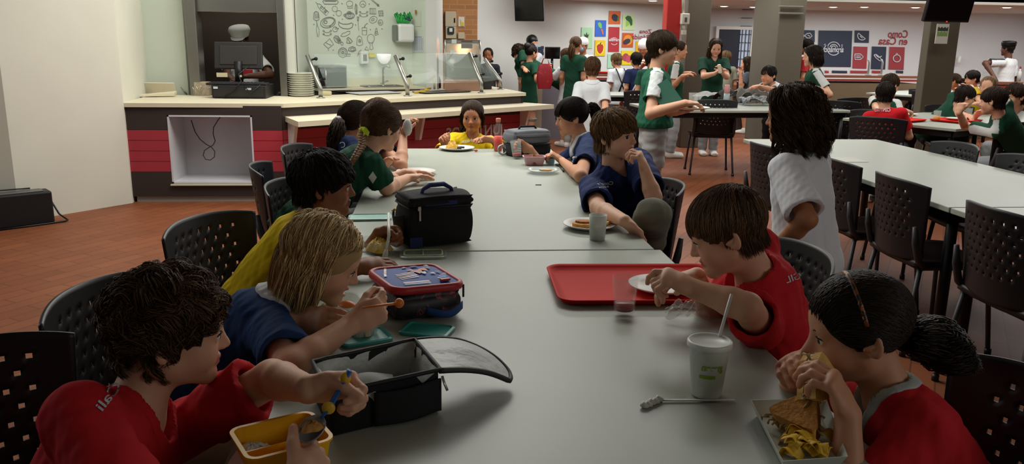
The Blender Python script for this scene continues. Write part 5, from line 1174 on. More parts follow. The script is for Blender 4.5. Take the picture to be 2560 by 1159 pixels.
# stack of plates
p = cz_(754, 240); wpl = mat('stack_plate', 'C9C8B8', .4)
r_ = (onY(787, 210, p[1])[0]-onY(721, 210, p[1])[0])/2; hh_ = onY(754, 182, p[1])[2]-CZ; n_ = 11
b = MB(); b.lathe([(0, .001), (r_*.72, .001), (r_*.78, .004), (r_, hh_/n_-.001), (r_, hh_/n_+.002), (r_*.76, .009), (0, .007)], 32); proto = b.build('plate', wpl)
for i in range(n_):
    o = proto if i == 0 else proto.copy()
    if i: COL.objects.link(o)
    o.location = (p[0]+rg.uniform(-.004, .004), p[1]+rg.uniform(-.004, .004), CZ+i*hh_/n_); tag(o, 'cream plate in the tall stack on the counter, right of the till', 'plate', 'stacked plates on the counter')
# sneeze guard posts and panes
post = [((802, 245), (801, 222), (768, 138)), ((1019, 240), (1018, 212), (988, 139)), ((1204, 232), (1203, 207), (1173, 132)), ((1252, 223), (1250, 200), (1212, 148))]
tops = []; sto = mat('post_steel', 'A3A29A', .3, metal=.85); sg = thing('sneeze_guard', 'glass sneeze guard on four bent steel posts along the serving counter', 'sneeze guard', cz_(1019, 240))
for i, (a, b1_, c_) in enumerate(post):
    pa = cz_(*a); pm = onY(*b1_, pa[1]); pt = onY(*c_, pa[1]+.12)
    b = MB(); b.tube([pa, pm, pt], .021, 12); b.tube([pa, pa+V3(0, 0, .008)], .042, 14); po = b.build('post', sto, sg, None, True)
    for f_ in (.25, .85): b = MB(); q = pm+(pt-pm)*f_-np.array(sg.location); b.tube([q, q+V3(.05, .03, .012)], .010, 8); b.ball(q+V3(.06, .035, .014), .018, 10, 6); b.build('clamp', blackm, po)
    tops.append((pm, pt))
for i in range(3):
    (m0, t0_), (m1, t1_) = tops[i], tops[i+1]; g_ = MB(); off = V3(.03, .05, .01); g_.sheet(lambda u, v: (m0+(m1-m0)*(.03+.94*u))*(1-v)+(t0_+(t1_-t0_)*(.03+.94*u))*v+off, 1, 1, th=.006)
    g_.build('pane', glassm, sg, None, True)
# trays and small things lying on the counter
def flat_tray(label, px, w_, d_, m_, rz=.62):
    o = tray_mesh(w_, d_, .02, .012).build('serving_tray', m_); o.location = tuple(cz_(*px)); o.rotation_euler = (0, 0, rz); return tag(o, label, 'tray')
flat_tray('white tray with dark rim on the counter behind the middle post', (935, 234), .52, .30, mat('tray_white', 'B9BBB9', .3)); flat_tray('black tray on the counter between the plates and the white tray', (862, 230), .26, .22, blackm); flat_tray('dark steel tray in front of the warming cabinet', (1105, 231), .62, .28, mat('tray_dark', '4A4744', .25, metal=.6))
for i, (x, y) in enumerate(((1050, 233), (1062, 229), (1070, 224))):
    b = MB(); q = cz_(x, y); b.box((0, 0, .012), (.14, .03, .022), .006); o = b.build('packet', mat('yellow_packet', 'C0A23A', .5)); o.location = tuple(q); o.rotation_euler = (0, 0, .6+.3*i); tag(o, 'yellow packet lying on the counter before the cabinet', 'packet', 'yellow packets on the counter')
for (x, y, c_, h_, r0_, lab) in ((1086, 222, 'C9C8A8', .17, .022, 'cream squeeze bottle standing on the counter left of the cabinet'), (1098, 220, '4A2A22', .13, .022, 'dark sauce bottle beside the cream squeeze bottle'), (1079, 218, '6FA08A', .06, .012, 'small green capped bottle behind the cream squeeze bottle')):
    b = MB(); b.lathe([(0, 0), (r0_, 0), (r0_, h_*.7), (r0_*.5, h_*.85), (r0_*.4, h_), (0, h_)], 16); o = b.build('sauce_bottle', mat('b_'+c_, c_, .4)); o.location = tuple(cz_(x, y)); tag(o, lab, 'bottle')
b = MB(); b.box((0, 0, .02), (.10, .08, .04), .01); o = b.build('cardboard_pack', mat('cream_pack', 'C9BE94', .7)); o.location = tuple(cz_(816, 238)); tag(o, 'small cream pack at the foot of the first guard post', 'pack')
b = MB(); b.tube([(0, 0, .01), (.03, .02, .03), (.07, .0, .02), (.1, .03, .03), (.05, .05, .02)], .012, 7); o = b.build('scanner_cable', blackm); o.location = tuple(cz_(690, 240)); tag(o, 'small black coiled cable right of the till', 'cable')
b = MB(); b.box((0, 0, .02), (.07, .05, .035), .008); o = b.build('card_reader', blackm); o.location = tuple(cz_(712, 238)); tag(o, 'small black card reader beside the stack of plates', 'card reader')
# warming cabinet
pc = [cz_(1112, 226), cz_(1200, 227), cz_(1226, 216), cz_(1140, 214)]; c0 = pc[0]; Rc = frame_from(pc[0], pc[1]); W_ = np.linalg.norm(pc[1]-pc[0]); D_ = .45; H_ = onY(1150, 100, c0[1])[2]-CZ
t = thing('warming_cabinet', 'glass warming cabinet with curved front and steel shelves on the counter', 'display cabinet', c0); st2 = mat('cabinet_steel', '8F8C84', .3, metal=.8); pinkg = mat('tinted_glass', 'C98A72', .08, alpha=.25)
b = MB(); b.R = Rc; b.box((W_/2, D_/2, .06), (W_, D_, .12), .006); b.build('base', mat('cabinet_base', 'B08A76', .25, metal=.5), t)
b = MB(); b.R = Rc; b.box((W_*.5, D_*.97, H_*.5+.06), (W_, .012, H_-.12)); b.build('back_wall', mat('cabinet_back', '9FA898', .3, metal=.4), t)
for i, z in enumerate((.26, .40, .53)):
    b = MB(); b.R = Rc; b.box((W_*.5, D_*.62, z), (W_*.92, D_*.6, .008)); b.box((W_*.5, D_*.34, z-.008), (W_*.92, .012, .018)); b.build('shelf', st2, t)
def curve(u, v): a = v; y = D_*(.05+.0*a)+D_*.55*max(0, (a-.62)/.38)**2*1.0; z = .12+(H_-.13)*(a if a < .62 else .62+.38*math.sin((a-.62)/.38*PI/2)); return (u*W_, y, z)
b = MB(); b.R = Rc; b.sheet(curve, 4, 20, th=.005); b.build('front_glass', glassm, t)
b = MB(); b.R = Rc
for u in (0, 1): b.tube([curve(u, v/14) for v in range(15)]+[(u*W_, D_*.97, H_-.01)], .010, 6); b.tube([(u*W_, D_*.97, .1), (u*W_, D_*.97, H_)], .012, 6)
b.box((W_*.5, D_*.8, H_-.005), (W_, D_*.4, .014)); b.build('frame', st2, t)
b = MB(); b.R = Rc; b.box((W_*.62, D_*.45, H_-.05), (W_*.32, .02, .085)); b.build('heater_lamp_box', mat('maroon', '5A2622', .5), t)
b = MB(); b.R = Rc
for (x, z) in ((.26, .54), (.22, .42), (.2, .32)): b.box((W_*x, D_*.3, z), (.055, .01, .045))
b.build('price_tag', mat('tag_white', 'B9C4C0', .5), t)
l = bpy.data.lights.new('cabinet_lamp', 'POINT'); l.energy = 3.2; l.color = (1, .48, .28); l.shadow_soft_size = .08; lo_ = bpy.data.objects.new('cabinet_lamp', l); COL.objects.link(lo_); q = c0+Rc@V3(W_*.5, D_*.65, H_-.10); lo_.location = tuple(q)
b = MB(); b.box((0, 0, .09), (.16, .14, .10), .02); b.box((0, -.02, .03), (.10, .10, .06), .01); o = b.build('label_printer', mat('printer_dark', '2C2A2A', .5)); o.location = tuple(cz_(1218, 222)); tag(o, 'dark device standing right of the warming cabinet', 'device')
# ------------------------------------------------------------------ kitchen wall: microwave, sink, dispensers, doodles
def onwall(x, y, off=0.): return hitW(x, y, WP+WN*off, WD)
U3 = np.array([*WD, 0.]); N3 = np.array([*WN, 0.])
RW = np.stack([U3, -N3, V3(0, 0, 1)], 1)
q0, q1 = onwall(795, 205, .36), onwall(868, 205, .36); mz = onwall(830, 163, .36)[2]; t = thing('microwave', 'grey microwave on the back counter below the doodled wall', 'microwave', (q0[0], q0[1], .902)); W_ = np.linalg.norm((q1-q0)[:2]); H_ = mz-.902
b = MB(); b.R = RW; b.box((W_/2, .15, H_/2), (W_, .30, H_-.01), .006); b.build('microwave_shell', mat('microwave_grey', '6E6E68', .45), t)
b = MB(); b.R = RW; b.box((W_*.62, -.004, H_/2), (W_*.68, .012, H_*.80), .003); b.build('door', mat('microwave_door', '34352F', .2), t); b = MB(); b.R = RW; b.box((W_*.13, -.004, H_/2), (W_*.2, .01, H_*.8), .002); b.build('control_panel', blackm, t); b = MB(); b.R = RW; b.tube([(W_*.26, -.022, H_*.2), (W_*.26, -.022, H_*.8)], .008, 8); b.build('handle', sto, t)
q = onwall(752, 178, .2); b = MB(); b.lathe([(0, 0), (.03, 0), (.03, .11), (.012, .15), (.012, .165), (0, .165)], 16); o = b.build('water_bottle', clear); o.location = (q[0], q[1], .902); tag(o, 'clear bottle with a green cap on the back counter left of the microwave', 'bottle'); b = MB(); b.lathe([(0, .163), (.014, .163), (.014, .185), (0, .185)], 12); b.build('cap', mat('green_cap', '3E9A3A', .4), o)
q = onwall(958, 205, .14); t = thing('faucet', 'curved steel sink faucet on the back counter', 'faucet', (q[0], q[1], .902)); b = MB(); b.R = RW; ht = onwall(958, 164, .14)[2]-.902
b.tube([(0, 0, 0), (0, 0, ht*.8), (.012, -.02, ht*.96), (.035, -.05, ht), (.055, -.075, ht*.93)], .012, 10); b.tube([(0, 0, 0), (0, 0, .015)], .03, 14); b.build('spout', sto, t); b = MB(); b.R = RW; b.tube([(-.03, 0, .03), (.06, 0, .06)], .008, 8); b.build('tap_lever', sto, t)
q = onwall(955, 206, .19); b = MB(); b.R = RW; b.tube([(x-.22, y-.13, .004) for x, y in rr(.44, .26, .04)], .010, 6, closed=True); b.prism([(x-.21, y-.12) for x, y in rr(.42, .24, .04)], .001, .003); o = b.build('sink', st2); o.location = (q[0], q[1], .902); tag(o, 'steel sink let into the back counter', 'sink')
q = onwall(960, 143, .10); b = MB(); b.R = RW; wv = np.linalg.norm((onwall(977, 143, .1)-onwall(943, 143, .1))[:2])/2
b.lathe([(0, -wv*.95), (wv*.45, -wv*.85), (wv*.85, -wv*.35), (wv, .25*wv), (wv, .45*wv), (wv*.94, .45*wv), (0, .2*wv)], 24); o = b.build('rounded_dispenser', mat('dispenser_glow_white', 'EEF0EE', .4, emit=.45)); o.location = tuple(q); tag(o, 'white half-round dispenser with an added glow above the sink', 'dispenser'); b = MB(); b.R = RW; b.tube([(0, .0, -wv*.5), (0, .09, -wv*.5)], .012, 8); b.build('bracket', sto, o)  # dispenser, not a light fitting; its brightness is put into the material as glow
def wallbox(name, lab, cat, x0, y0, x1, y1, dep, m_, bev=.006, off=0., parent=None, lo=None):
    a = onwall(x0, y1, off); c_ = onwall(x1, y0, off); w_ = np.linalg.norm((c_-a)[:2]); h_ = c_[2]-a[2]; b = MB(); b.R = RW; b.box((w_/2, -dep/2, h_/2), (w_, dep, h_), bev); o = b.build(name, m_); o.location = tuple(a); tag(o, lab, cat); return o, w_, h_
o, w_, h_ = wallbox('soap_dispenser', 'white and grey soap dispenser on the doodled wall', 'soap dispenser', 897, 128, 916, 160, .09, mat('dispenser_white', 'D0D4D0', .35), .015)
b = MB(); b.R = RW; b.box((w_/2, -.094, h_*.52), (w_*.45, .008, h_*.5), .003); b.build('window', mat('smoke', '6A7068', .2), o); b = MB(); b.R = RW; b.box((w_/2+.01, -.05, .01), (w_*.5, .05, .03), .005); b.build('push_bar', mat('navy_plastic', '2E3C5A', .4), o)
o, w_, h_ = wallbox('sponge', 'yellow sponge hanging right of the soap dispenser', 'sponge', 920, 134, 936, 144, .04, mat('yellow_sponge', 'C9BE3E', .9, vary=.3, vscale=60), .01)
o, w_, h_ = wallbox('towel_dispenser', 'white paper towel dispenser with green gloves on top', 'towel dispenser', 984, 60, 1024, 105, .17, mat('dispenser_white', 'D0D4D0', .35), .03)
b = MB(); b.R = RW; b.box((-.012, -.085, h_/2), (.02, .15, h_*.86), .01); b.build('side_panel', mat('smoke', '6A7068', .2), o)
b = MB(); a_ = onwall(1006, 58, .1)
for i in range(9): b.tube([a_+U3*(-.05+.014*i)+V3(0, 0, -.0), a_+U3*(-.07+.02*i+rg.uniform(-.02, .02))+V3(0, 0, .06), a_+U3*(-.09+.022*i)+V3(0, 0, .07+.05*rg.random()), a_+U3*(-.06+.022*i)+V3(0, 0, .05)], .014, 7)
o = b.build('gloves', mat('green_gloves', '2FA04A', .5)); tag(o, 'bright green rubber gloves heaped on the towel dispenser', 'gloves')
b = MB(); [b.tube([a_+U3*(.03+.02*i)+V3(0, -.02, .05), a_+U3*(.08+.01*i)+V3(0, -.02, .07-.02*i)], .011, 6) for i in range(3)]; o = b.build('brush', mat('navy_plastic', '2E3C5A', .4)); tag(o, 'dark blue brush lying with the green gloves', 'brush')
SD = nrm(SIDE_END-k1[:2]); SN = np.array([-SD[1], SD[0]]); SN = SN if SN@(-k1[:2]) > 0 else -SN
def sidewall(x, y, off=0.): return hitW(x, y, k1[:2]+SN*off, SD)
def quad_on(fn, x0, y0, x1, y1, th=.004):
    b = MB(); P = [fn(x0, y1, .0), fn(x1, y1, .0), fn(x1, y0, .0), fn(x0, y0, .0)]; Q = [fn(x0, y1, th), fn(x1, y1, th), fn(x1, y0, th), fn(x0, y0, th)]
    b.raw(P+Q, [[3, 2, 1, 0], [4, 5, 6, 7], [0, 1, 5, 4], [1, 2, 6, 5], [2, 3, 7, 6], [3, 0, 4, 7]]); return b
o = quad_on(sidewall, 1031, 90, 1058, 130).build('notice', mat('paper_notice', 'BFC6C6', .7)); tag(o, 'white schedule sheet with dark columns on the kitchen side wall', 'notice')
b = MB()
for i in range(5):
    x = 1034+4.8*i
    for j in range(11): P = [sidewall(x, 97+2.9*j, .005), sidewall(x+2.6, 97+2.9*j, .005), sidewall(x+2.6, 95.4+2.9*j, .005), sidewall(x, 95.4+2.9*j, .005)]; b.raw(P, [[0, 1, 2, 3]])
P = [sidewall(1037, 93.5, .005), sidewall(1054, 93.5, .005), sidewall(1054, 91.5, .005), sidewall(1037, 91.5, .005)]; b.raw(P, [[0, 1, 2, 3]]); b.build('printed_rows', mat('print_grey', '7C86A0', .7), o)
o = quad_on(sidewall, 1028, 26, 1052, 66).build('wall_plate', mat('pale_plate', 'C3C8B8', .5)); tag(o, 'pale plate with a small hook on the kitchen side wall', 'wall plate')
b = MB(); b.box(sidewall(1039, 30, .02), (.015, .03, .045)); b.build('hook', mat('brass', 'A8803A', .3, metal=.8), o)
b = MB(); b.R = RW; b.box((0, -.015, 0), (.085, .03, .075), .006); o = b.build('wall_socket', blackm); o.location = tuple(onwall(757, 136)); tag(o, 'black wall socket at the left of the doodled wall', 'socket')
# line drawings on the wall: one printed mural of food doodles
mur = MB()
def L(*pts, w=.0024, close=False):
    P = [onwall(x, y, .004) for x, y in pts]
    if close: mur.tube(P, w, 5, closed=True, flat=1.)
    else: mur.tube(P, w, 5)
def E(cx, cy, rx, ry, rot=0., a0=0, a1=360, n=18, w=.0024):
    c_, s_ = math.cos(rot), math.sin(rot); pts = []
    for i in range(n+1): a = math.radians(a0+(a1-a0)*i/n); x, y = rx*math.cos(a), ry*math.sin(a); pts.append((cx+c_*x-s_*y, cy+s_*x+c_*y))
    L(*pts, w=w)
dk = .0036
L((785, 32), (784, 47), (789, 51), (796, 50), (798, 46), (796, 31), (790, 28), (785, 32), w=.0032); [L((787.5+2.6*i, 33), (787.5+2.6*i, 46), w=.0022) for i in range(4)]; L((791.5, 51), (793, 66), w=.004); L((792, 66), (791, 74), (794, 92), (797, 92), (798, 74), (795, 66))
L((789, 5), (793, 9), (800, 10), (806, 16), (822, 31), (816, 39), (801, 25), (795, 16), (793, 10)); L((806, 25), (813, 17)); L((813, 33), (819, 26)); E(803, 18.5, 2.5, 2); [L((809+1.5*i, 29+1.5*i), (815+1.5*i, 23+1.5*i), w=.0022) for i in range(3)]
L((807, 4), (810, 0), (842, 0), (846, 5), (842, 10), (811, 10), (807, 4), w=dk); L((812, 3), (840, 3), w=dk)
E(820, 56, 19, 13, -.25, w=dk); E(821, 55, 15, 9.5, -.25, w=.0022); E(814, 55, 4, 3.6, w=dk); L((838, 50), (832, 58), (824, 67), w=dk)
L((846, 54), (850, 57), (858, 60), (870, 60), (879, 57), (883, 60), (880, 68), (872, 72), (858, 71), (849, 66), (846, 60), (848, 53), w=dk)
E(874, 39, 12, 8, w=dk); E(874, 39, 8.5, 6); E(874, 38, 4, 3); E(862, 38, 3, 3); E(873, 32, 5, 4)
E(874, 9, 8, 7); L((869, 14), (869, 20), (881, 20), (881, 14)); E(837, 22, 6.5, 7, w=.0022); E(847, 33, 6.5, 7, w=.0022)
for (cx, cy) in ((818, 82), (909, 35)):
    E(cx, cy-6, 9, 5, 0, 20, 160); E(cx, cy+2, 9, 5, 0, 20, 160); [E(cx+sx*9, cy+sy, 2, 2, n=8) for sx in (-1, 1) for sy in (-5, 3)]
E(838, 73, 6, 6.5); E(840, 71, 2, 2, n=8); L((852, 90), (856, 83), (864, 81), (868, 78), (875, 78), (875, 84), (866, 89), (858, 91), (852, 90))
L((834, 95), (838, 89), (845, 90), (851, 99), (853, 105), (847, 108), (839, 104), (834, 95), w=dk); [L((836+3*i, 92+.5*i), (847+1.5*i, 106-1*i), w=.0022) for i in range(4)]; E(855, 109, 3, 4)
L((867, 96), (871, 93), (877, 98), (881, 103), (876, 108), (866, 107), (868, 101), (867, 96), w=dk); L((870, 97), (875, 106), w=dk)
L((811, 108), (819, 102), (824, 96), (829, 103), (834, 111), (826, 117), (821, 121), (814, 115), (809, 110), (811, 108)); L((821, 121), (821, 127)); L((815, 107), (828, 113), w=.0022)
E(857, 131, 11, 12, w=dk); E(857, 131, 3, 3, n=10, w=.004); E(857, 131, 7.5, 8, w=.0022); L((862, 135), (876, 135), (876, 140), (862, 140), (862, 135), w=dk)
L((871, 126), (873, 119), (881, 116), (888, 119), (890, 125), (881, 129), (871, 126), w=dk); E(881, 123, 5, 3, w=.0022)
L((893, 42), (894, 52), (896, 52), (897, 42), (893, 42), w=.0035); L((895, 52), (897, 76), w=.0022); L((889, 9), (893, 14), (893, 34), (890, 37), (887, 20), (889, 9)); L((890, 12), (891, 34), w=.0035)
E(907, 10, 7.5, 8); L((903, 12), (908, 9), (912, 14)); L((928, 0), (948, 16), (945, 11), (932, 0)); E(945, 13, 2.2, 2.4, n=8, w=.0035)
L((924, 21), (939, 21), (940, 35), (924, 35), (924, 21), close=False); [L((927+4*i, 21), (927+4*i, 35), w=.0022) for i in range(3)]; L((946, 27), (957, 26), (958, 40), (948, 41), (946, 27)); [L((947, 30+4*i), (957, 29+4*i), w=.0022) for i in range(3)]
E(933, 49, 10, 8, -.5); E(932, 49, 4, 2.5, -.5); E(951, 56, 6, 7); E(950, 57, 3, 2)
L((905, 69), (917, 69), (916, 87), (906, 87), (905, 69)); L((911, 68), (913, 62), (919, 58), w=dk); L((906, 76), (916, 76), w=.0022); L((937, 86), (938, 78), (940, 70), (942, 70), (943, 78), (946, 86), (937, 88), (937, 86)); E(941, 81, 2.5, 2.5)
L((892, 112), (893, 94), (898, 89), (904, 93), (907, 111), (899, 114), (892, 112)); E(899, 102, 3, 4); L((899, 100), (900, 105), w=.004)
E(927, 96, 9, 11); L((921, 105), (926, 112), (924, 122), (929, 124), (933, 121), (930, 111), (933, 105)); L((912, 124), (916, 116), (922, 125), (912, 124)); L((893, 140), (898, 128), (903, 124)); E(846, 71, 1, 1, n=6)
for (x, y) in ((785, 61), (834, 38), (856, 48), (889, 62), (923, 10), (926, 74), (955, 72), (833, 125), (855, 9), (808, 85)): E(x, y, 1., 1., n=6, w=.0022)
o = mur.build('food_mural', mat('doodle_grey', '7C867F', .7)); tag(o, 'grey line drawings of food printed across the white kitchen wall', 'mural')
# ------------------------------------------------------------------ brick wall fixtures
BY = 13.2
def onb(x, y, off=0.): return np.array(onY(x, y, BY-off))
def flatbox(name, lab, cat, x0, y0, x1, y1, Y, dep, m_, bev=.004):
    a, c_ = onY(x0, y1, Y), onY(x1, y0, Y); b = MB(); b.box((0, 0, 0), (c_[0]-a[0], dep, c_[2]-a[2]), bev); o = b.build(name, m_); o.location = ((a[0]+c_[0])/2, Y-dep/2, (a[2]+c_[2])/2); tag(o, lab, cat); return o, c_[0]-a[0], c_[2]-a[2]
o, w_, h_ = flatbox('fuse_box', 'beige fuse box on the brick wall above the meter', 'fuse box', 1113, 29, 1140, 66, BY, .08, mat('panel_beige', 'B5AD92', .5)); b = MB(); b.box((w_*.36, -.043, -.02), (.02, .012, .07), .003); b.build('latch', blackm, o)
o, w_, h_ = flatbox('electric_meter', 'beige meter box with a round-cornered window on the brick wall', 'meter', 1114, 67, 1140, 96, BY, .08, mat('panel_beige', 'B5AD92', .5)); b = MB(); b.box((0, -.043, .03), (w_*.62, .014, h_*.62), .02); b.build('window', mat('meter_glass', '3A4440', .2), o); b = MB(); b.box((0, -.052, .04), (w_*.3, .008, h_*.32), .008); b.build('dial', porcelain, o)
o, w_, h_ = flatbox('poster', 'white and yellow notice on the brick wall', 'poster', 1146, 42, 1161, 66, BY, .01, mat('poster_white', 'C9C9C0', .6), 0); b = MB(); b.prism([(-w_*.1, -h_*.45), (w_*.42, -h_*.45), (w_*.42, -h_*.1), (w_*.05, 0), (-w_*.2, h_*.3), (-.02, 0)], 0, .004); b.v = [[v[0], -.006-v[2], v[1]] for v in b.v]; b.build('yellow_print', mat('poster_yellow', 'C9B23A', .6), o)
flatbox('junction_box', 'small beige box below the notice on the brick wall', 'box', 1145, 81, 1161, 97, BY, .05, mat('panel_beige', 'B5AD92', .5))
# ------------------------------------------------------------------ hanging screens
def screen(label, corners, Y, rotz, tiltx):
    c_ = [onY(x, y, Y) for x, y in corners]; ce = sum(np.array(q) for q in c_)/4; w_ = np.linalg.norm(c_[1]-c_[0]); h_ = np.linalg.norm(c_[2]-c_[1])
    t = thing('television', label, 'television', ce); R_ = np.array(rotM('Z', rotz))@np.array(rotM('X', tiltx)); b = MB(); b.R = R_; b.box((0, 0, 0), (w_, .05, h_), .008); b.build('screen_case', blackm, t); b = MB(); b.R = R_; b.box((0, -.0265, .01), (w_*.96, .004, h_*.92), .0); b.build('screen', mat('screen_black', '050506', .15), t)
    b = MB(); b.tube([R_@V3(0, .03, h_*.1), R_@V3(0, .16, h_*.2), V3(0, .2, h_*.5), V3(0, .22, 3.28-ce[2])], .025, 10); b.build('ceiling_mount', blackm, t); return t, R_, w_, h_
screen('black television hanging before the grey wall, upper middle', ((1275, 50), (1349, 57), (1371, -42), (1296, -55)), 10.6, -.35, .22)
t, R_, w_, h_ = screen('black television hanging from the ceiling at upper right', ((2304, 54), (2427, 57), (2447, -24), (2314, -30)), 8.6, .12, .22)
b = MB(); b.R = R_; b.ball((0, -.03, -h_/2+.008), .008, 8, 6); b.build('standby_light', mat('standby_red', 'D03024', .4, emit=.8), t)
# ------------------------------------------------------------------ fruit posters on the hall wall
def onh(x, y, off=0.): return hitW(x, y, b1+np.array([gd[1], -gd[0]])*off, gd)
def hpoly(b, pts, off): b.raw([onh(x, y, off) for x, y in pts], [list(range(len(pts)))[::-1]], False)
def ell(cx, cy, rx, ry, rot=0., n=16): return [(cx+math.cos(rot)*rx*math.cos(2*PI*i/n)-math.sin(rot)*ry*math.sin(2*PI*i/n), cy+math.sin(rot)*rx*math.cos(2*PI*i/n)+math.cos(rot)*ry*math.sin(2*PI*i/n)) for i in range(n)]
def poster(label, x0, y0, x1, y1, bg, shapes, sk=1.5):
    b = MB(); P = [(x0, y0), (x1, y0+sk*.6), (x1-sk, y1), (x0-sk, y1)]; A_1 = [onh(x, y, .012) for x, y in P]; B_1 = [onh(x, y, 0) for x, y in P]; b.raw(A_1+B_1, [[0, 1, 2, 3], [7, 6, 5, 4], [0, 4, 5, 1], [1, 5, 6, 2], [2, 6, 7, 3], [3, 7, 4, 0]]); b.f[0].reverse()
    o = b.build('poster', mat('poster_'+bg, bg, .5)); tag(o, label, 'poster', None)
    for i, (nm, c_, pts) in enumerate(shapes): b = MB(); hpoly(b, pts, .015+.002*i); b.build(nm, mat('art_'+c_, c_, .6), o)
    return o
poster('green poster with a yellow pineapple on the grey wall', 1454, 68, 1482, 121, '9DC49A', [('fruit', 'D8C02A', ell(1466, 104, 6.5, 11)), ('crown', '2E3A2A', [(1462, 94), (1461, 84), (1465, 88), (1467, 80), (1469, 88), (1473, 84), (1470, 94)])])
poster('blue poster with an orange carrot on the grey wall', 1489, 50, 1516, 91, '2A5CB8', [('leaves', '6CB24A', [(1494, 58), (1500, 55), (1504, 60), (1505, 70), (1501, 71), (1496, 65)]), ('root', 'C9643A', [(1502, 73), (1506, 72), (1509, 85), (1506, 87)])])
poster('yellow poster with a red bell pepper on the grey wall', 1488, 100, 1514, 140, 'D8B01C', [('glow', 'E0D02A', ell(1500, 121, 11, 16)), ('fruit', 'B0281E', [(1492, 115), (1496, 110), (1501, 112), (1506, 110), (1509, 117), (1507, 127), (1502, 134), (1497, 133), (1493, 126)]), ('stalk', '3A5A2A', [(1499, 112), (1500, 107), (1504, 105), (1502, 112)])])
poster('orange poster with dark berries, topmost on the grey wall', 1523, 27, 1552, 60, 'C0591E', [('berries', '1E2A3A', [(1530, 38), (1534, 35), (1540, 36), (1545, 40), (1545, 50), (1540, 54), (1533, 51), (1529, 45)]), ('leaf', '3A6A2E', [(1543, 43), (1548, 40), (1547, 52), (1543, 52)])])
o = poster('red poster with a white round logo among the fruit posters', 1522, 67, 1549, 129, 'A3262E', [])
b = MB(); [hpoly(b, [(x+r1*math.cos(a), 103+r1*math.sin(a)) for a in np.linspace(a0, a1, 12)]+[(x+r2*math.cos(a), 103+r2*math.sin(a)) for a in np.linspace(a1, a0, 12)], .016) for x, r1, r2, a0, a1 in ((1535.5, 9.5, 8.5, -2.6, -.5), (1535.5, 6.5, 5.5, -2.5, -.6), (1535.5, 9.5, 8.3, .6, 2.5))]; text_mesh(b, 'ramble', .075, onh(1535.5, 99.5, .018), np.r_[gd, 0], (0, 0, 1), 0, True, bold=.001, fit=.235); b.build('logo', mat('logo_white', 'D8D0D0', .6), o)
poster('pale green poster with broccoli on the grey wall', 1557, 36, 1587, 75, 'B9CE94', [('head', '2E5C34', [(1563, 44), (1569, 39), (1577, 41), (1581, 50), (1581, 62), (1577, 65), (1573, 55), (1566, 50)]), ('stem', '8FBE3A', [(1566, 52), (1573, 56), (1572, 63), (1565, 67)])])
poster('orange poster with a purple aubergine on the grey wall', 1556, 82, 1584, 118, 'C0501E', [('glow', 'D88A2A', ell(1570, 100, 11, 13)), ('fruit', '3A2A40', ell(1567, 104, 10, 6.5, -.5)), ('stalk', '8FA82E', [(1575, 98), (1578, 92), (1579, 101), (1576, 103)])])
poster('yellow poster with red fruit halves above the children', 1554, 126, 1582, 162, 'D8C21C', [('fruit', 'A83A4A', ell(1564, 143, 8, 10, .2)), ('second_half', 'B8485A', ell(1572, 147, 8, 9, .3))])
poster('green poster half hidden behind the child in braces', 1520, 135, 1548, 170, '9CC8A8', [('leaf', '5A7A5A', ell(1532, 140, 5, 4))])
poster('yellow poster partly hidden by the capped server', 1590, 103, 1622, 136, 'D8A81C', [('fruit', 'B0381E', ell(1602, 122, 7, 8)), ('leaf', '4A7A2A', [(1604, 112), (1612, 108), (1610, 116)])])
b = MB(); text_mesh(b, 'Zona', .10, onh(1614, 79, .012), np.r_[gd, 0], (0, 0, 1), 0, True, bold=.001, fit=.30); text_mesh(b, 'y Rápida', .12, onh(1608, 93, .012), np.r_[gd, 0], (0, 0, 1), 0, True, bold=.001, fit=.56); o = b.build('wall_lettering', mat('letter_red', '9A3040', .6)); tag(o, 'small red mirrored lettering right of the fruit posters', 'lettering')
b = MB(); [b.raw(ball_.v, ball_.f, False) for ball_ in [MB().box(onh(x, y, .02), (.05, .03, .05), .008) for x, y in ((1349, 121), (1356, 119), (1355, 127), (1356, 134), (1349, 129))]]; o = b.build('wall_stickers', mat('sticker_dark', '2C3A54', .6)); tag(o, 'group of small dark stickers on the grey wall left of the monitor', 'stickers')
q = onY(1381, 142, 12.2); t = thing('monitor', 'black monitor on the cashier desk below the grey wall', 'monitor', (q[0], 12.2, .951)); w_ = onY(1400, 130, 12.2)[0]-onY(1362, 130, 12.2)[0]; zt = onY(1381, 117, 12.2)[2]-.951; zb_ = onY(1381, 147, 12.2)[2]-.951
b = MB(); b.box((0, 0, (zt+zb_)/2), (w_, .04, zt-zb_), .008); b.build('screen_case', blackm, t); b = MB(); b.box((0, -.022, (zt+zb_)/2), (w_*.88, .004, (zt-zb_)*.82)); b.build('screen', _mats['screen_black'], t); b = MB(); b.tube([(0, .02, 0), (0, .02, zb_)], .02, 10); b.box((0, .0, .008), (.18, .14, .016), .004); b.build('stand', blackm, t)
g = [onD(1362, 170, 11.0)]; b = MB(); w_ = .20
def bagf(u, v): a = 2*PI*u; e_ = 4.; rx = w_*(.42+.12*math.sin(PI*min(1, v*1.1)))*(1 if v < .9 else 1-.25*(v-.9)*10); sg = lambda q, p_: math.copysign(abs(q)**p_, q); return (rx*sg(math.cos(a), .6), .42*rx*sg(math.sin(a), .6), v*.33)
b.sheet(bagf, 24, 14); o = b.build('gift_bag', pattern_mat('red_bag', [(0, 'A01626'), (.60, 'B8404A'), (.66, 'A01626'), (.72, 'A01626')], 9)); p = np.array(onD(1361, 222, 11.0)); o.location = tuple(p); tag(o, 'shiny red carrier bag hanging from the arm of the girl with a bun', 'bag')
b = MB(); b.tube([(-.05, 0, .32), (-.02, 0, .40), (.03, 0, .40), (.06, 0, .32)], .008, 6); b.build('handle', mat('bag_red', '8C1420', .5), o)
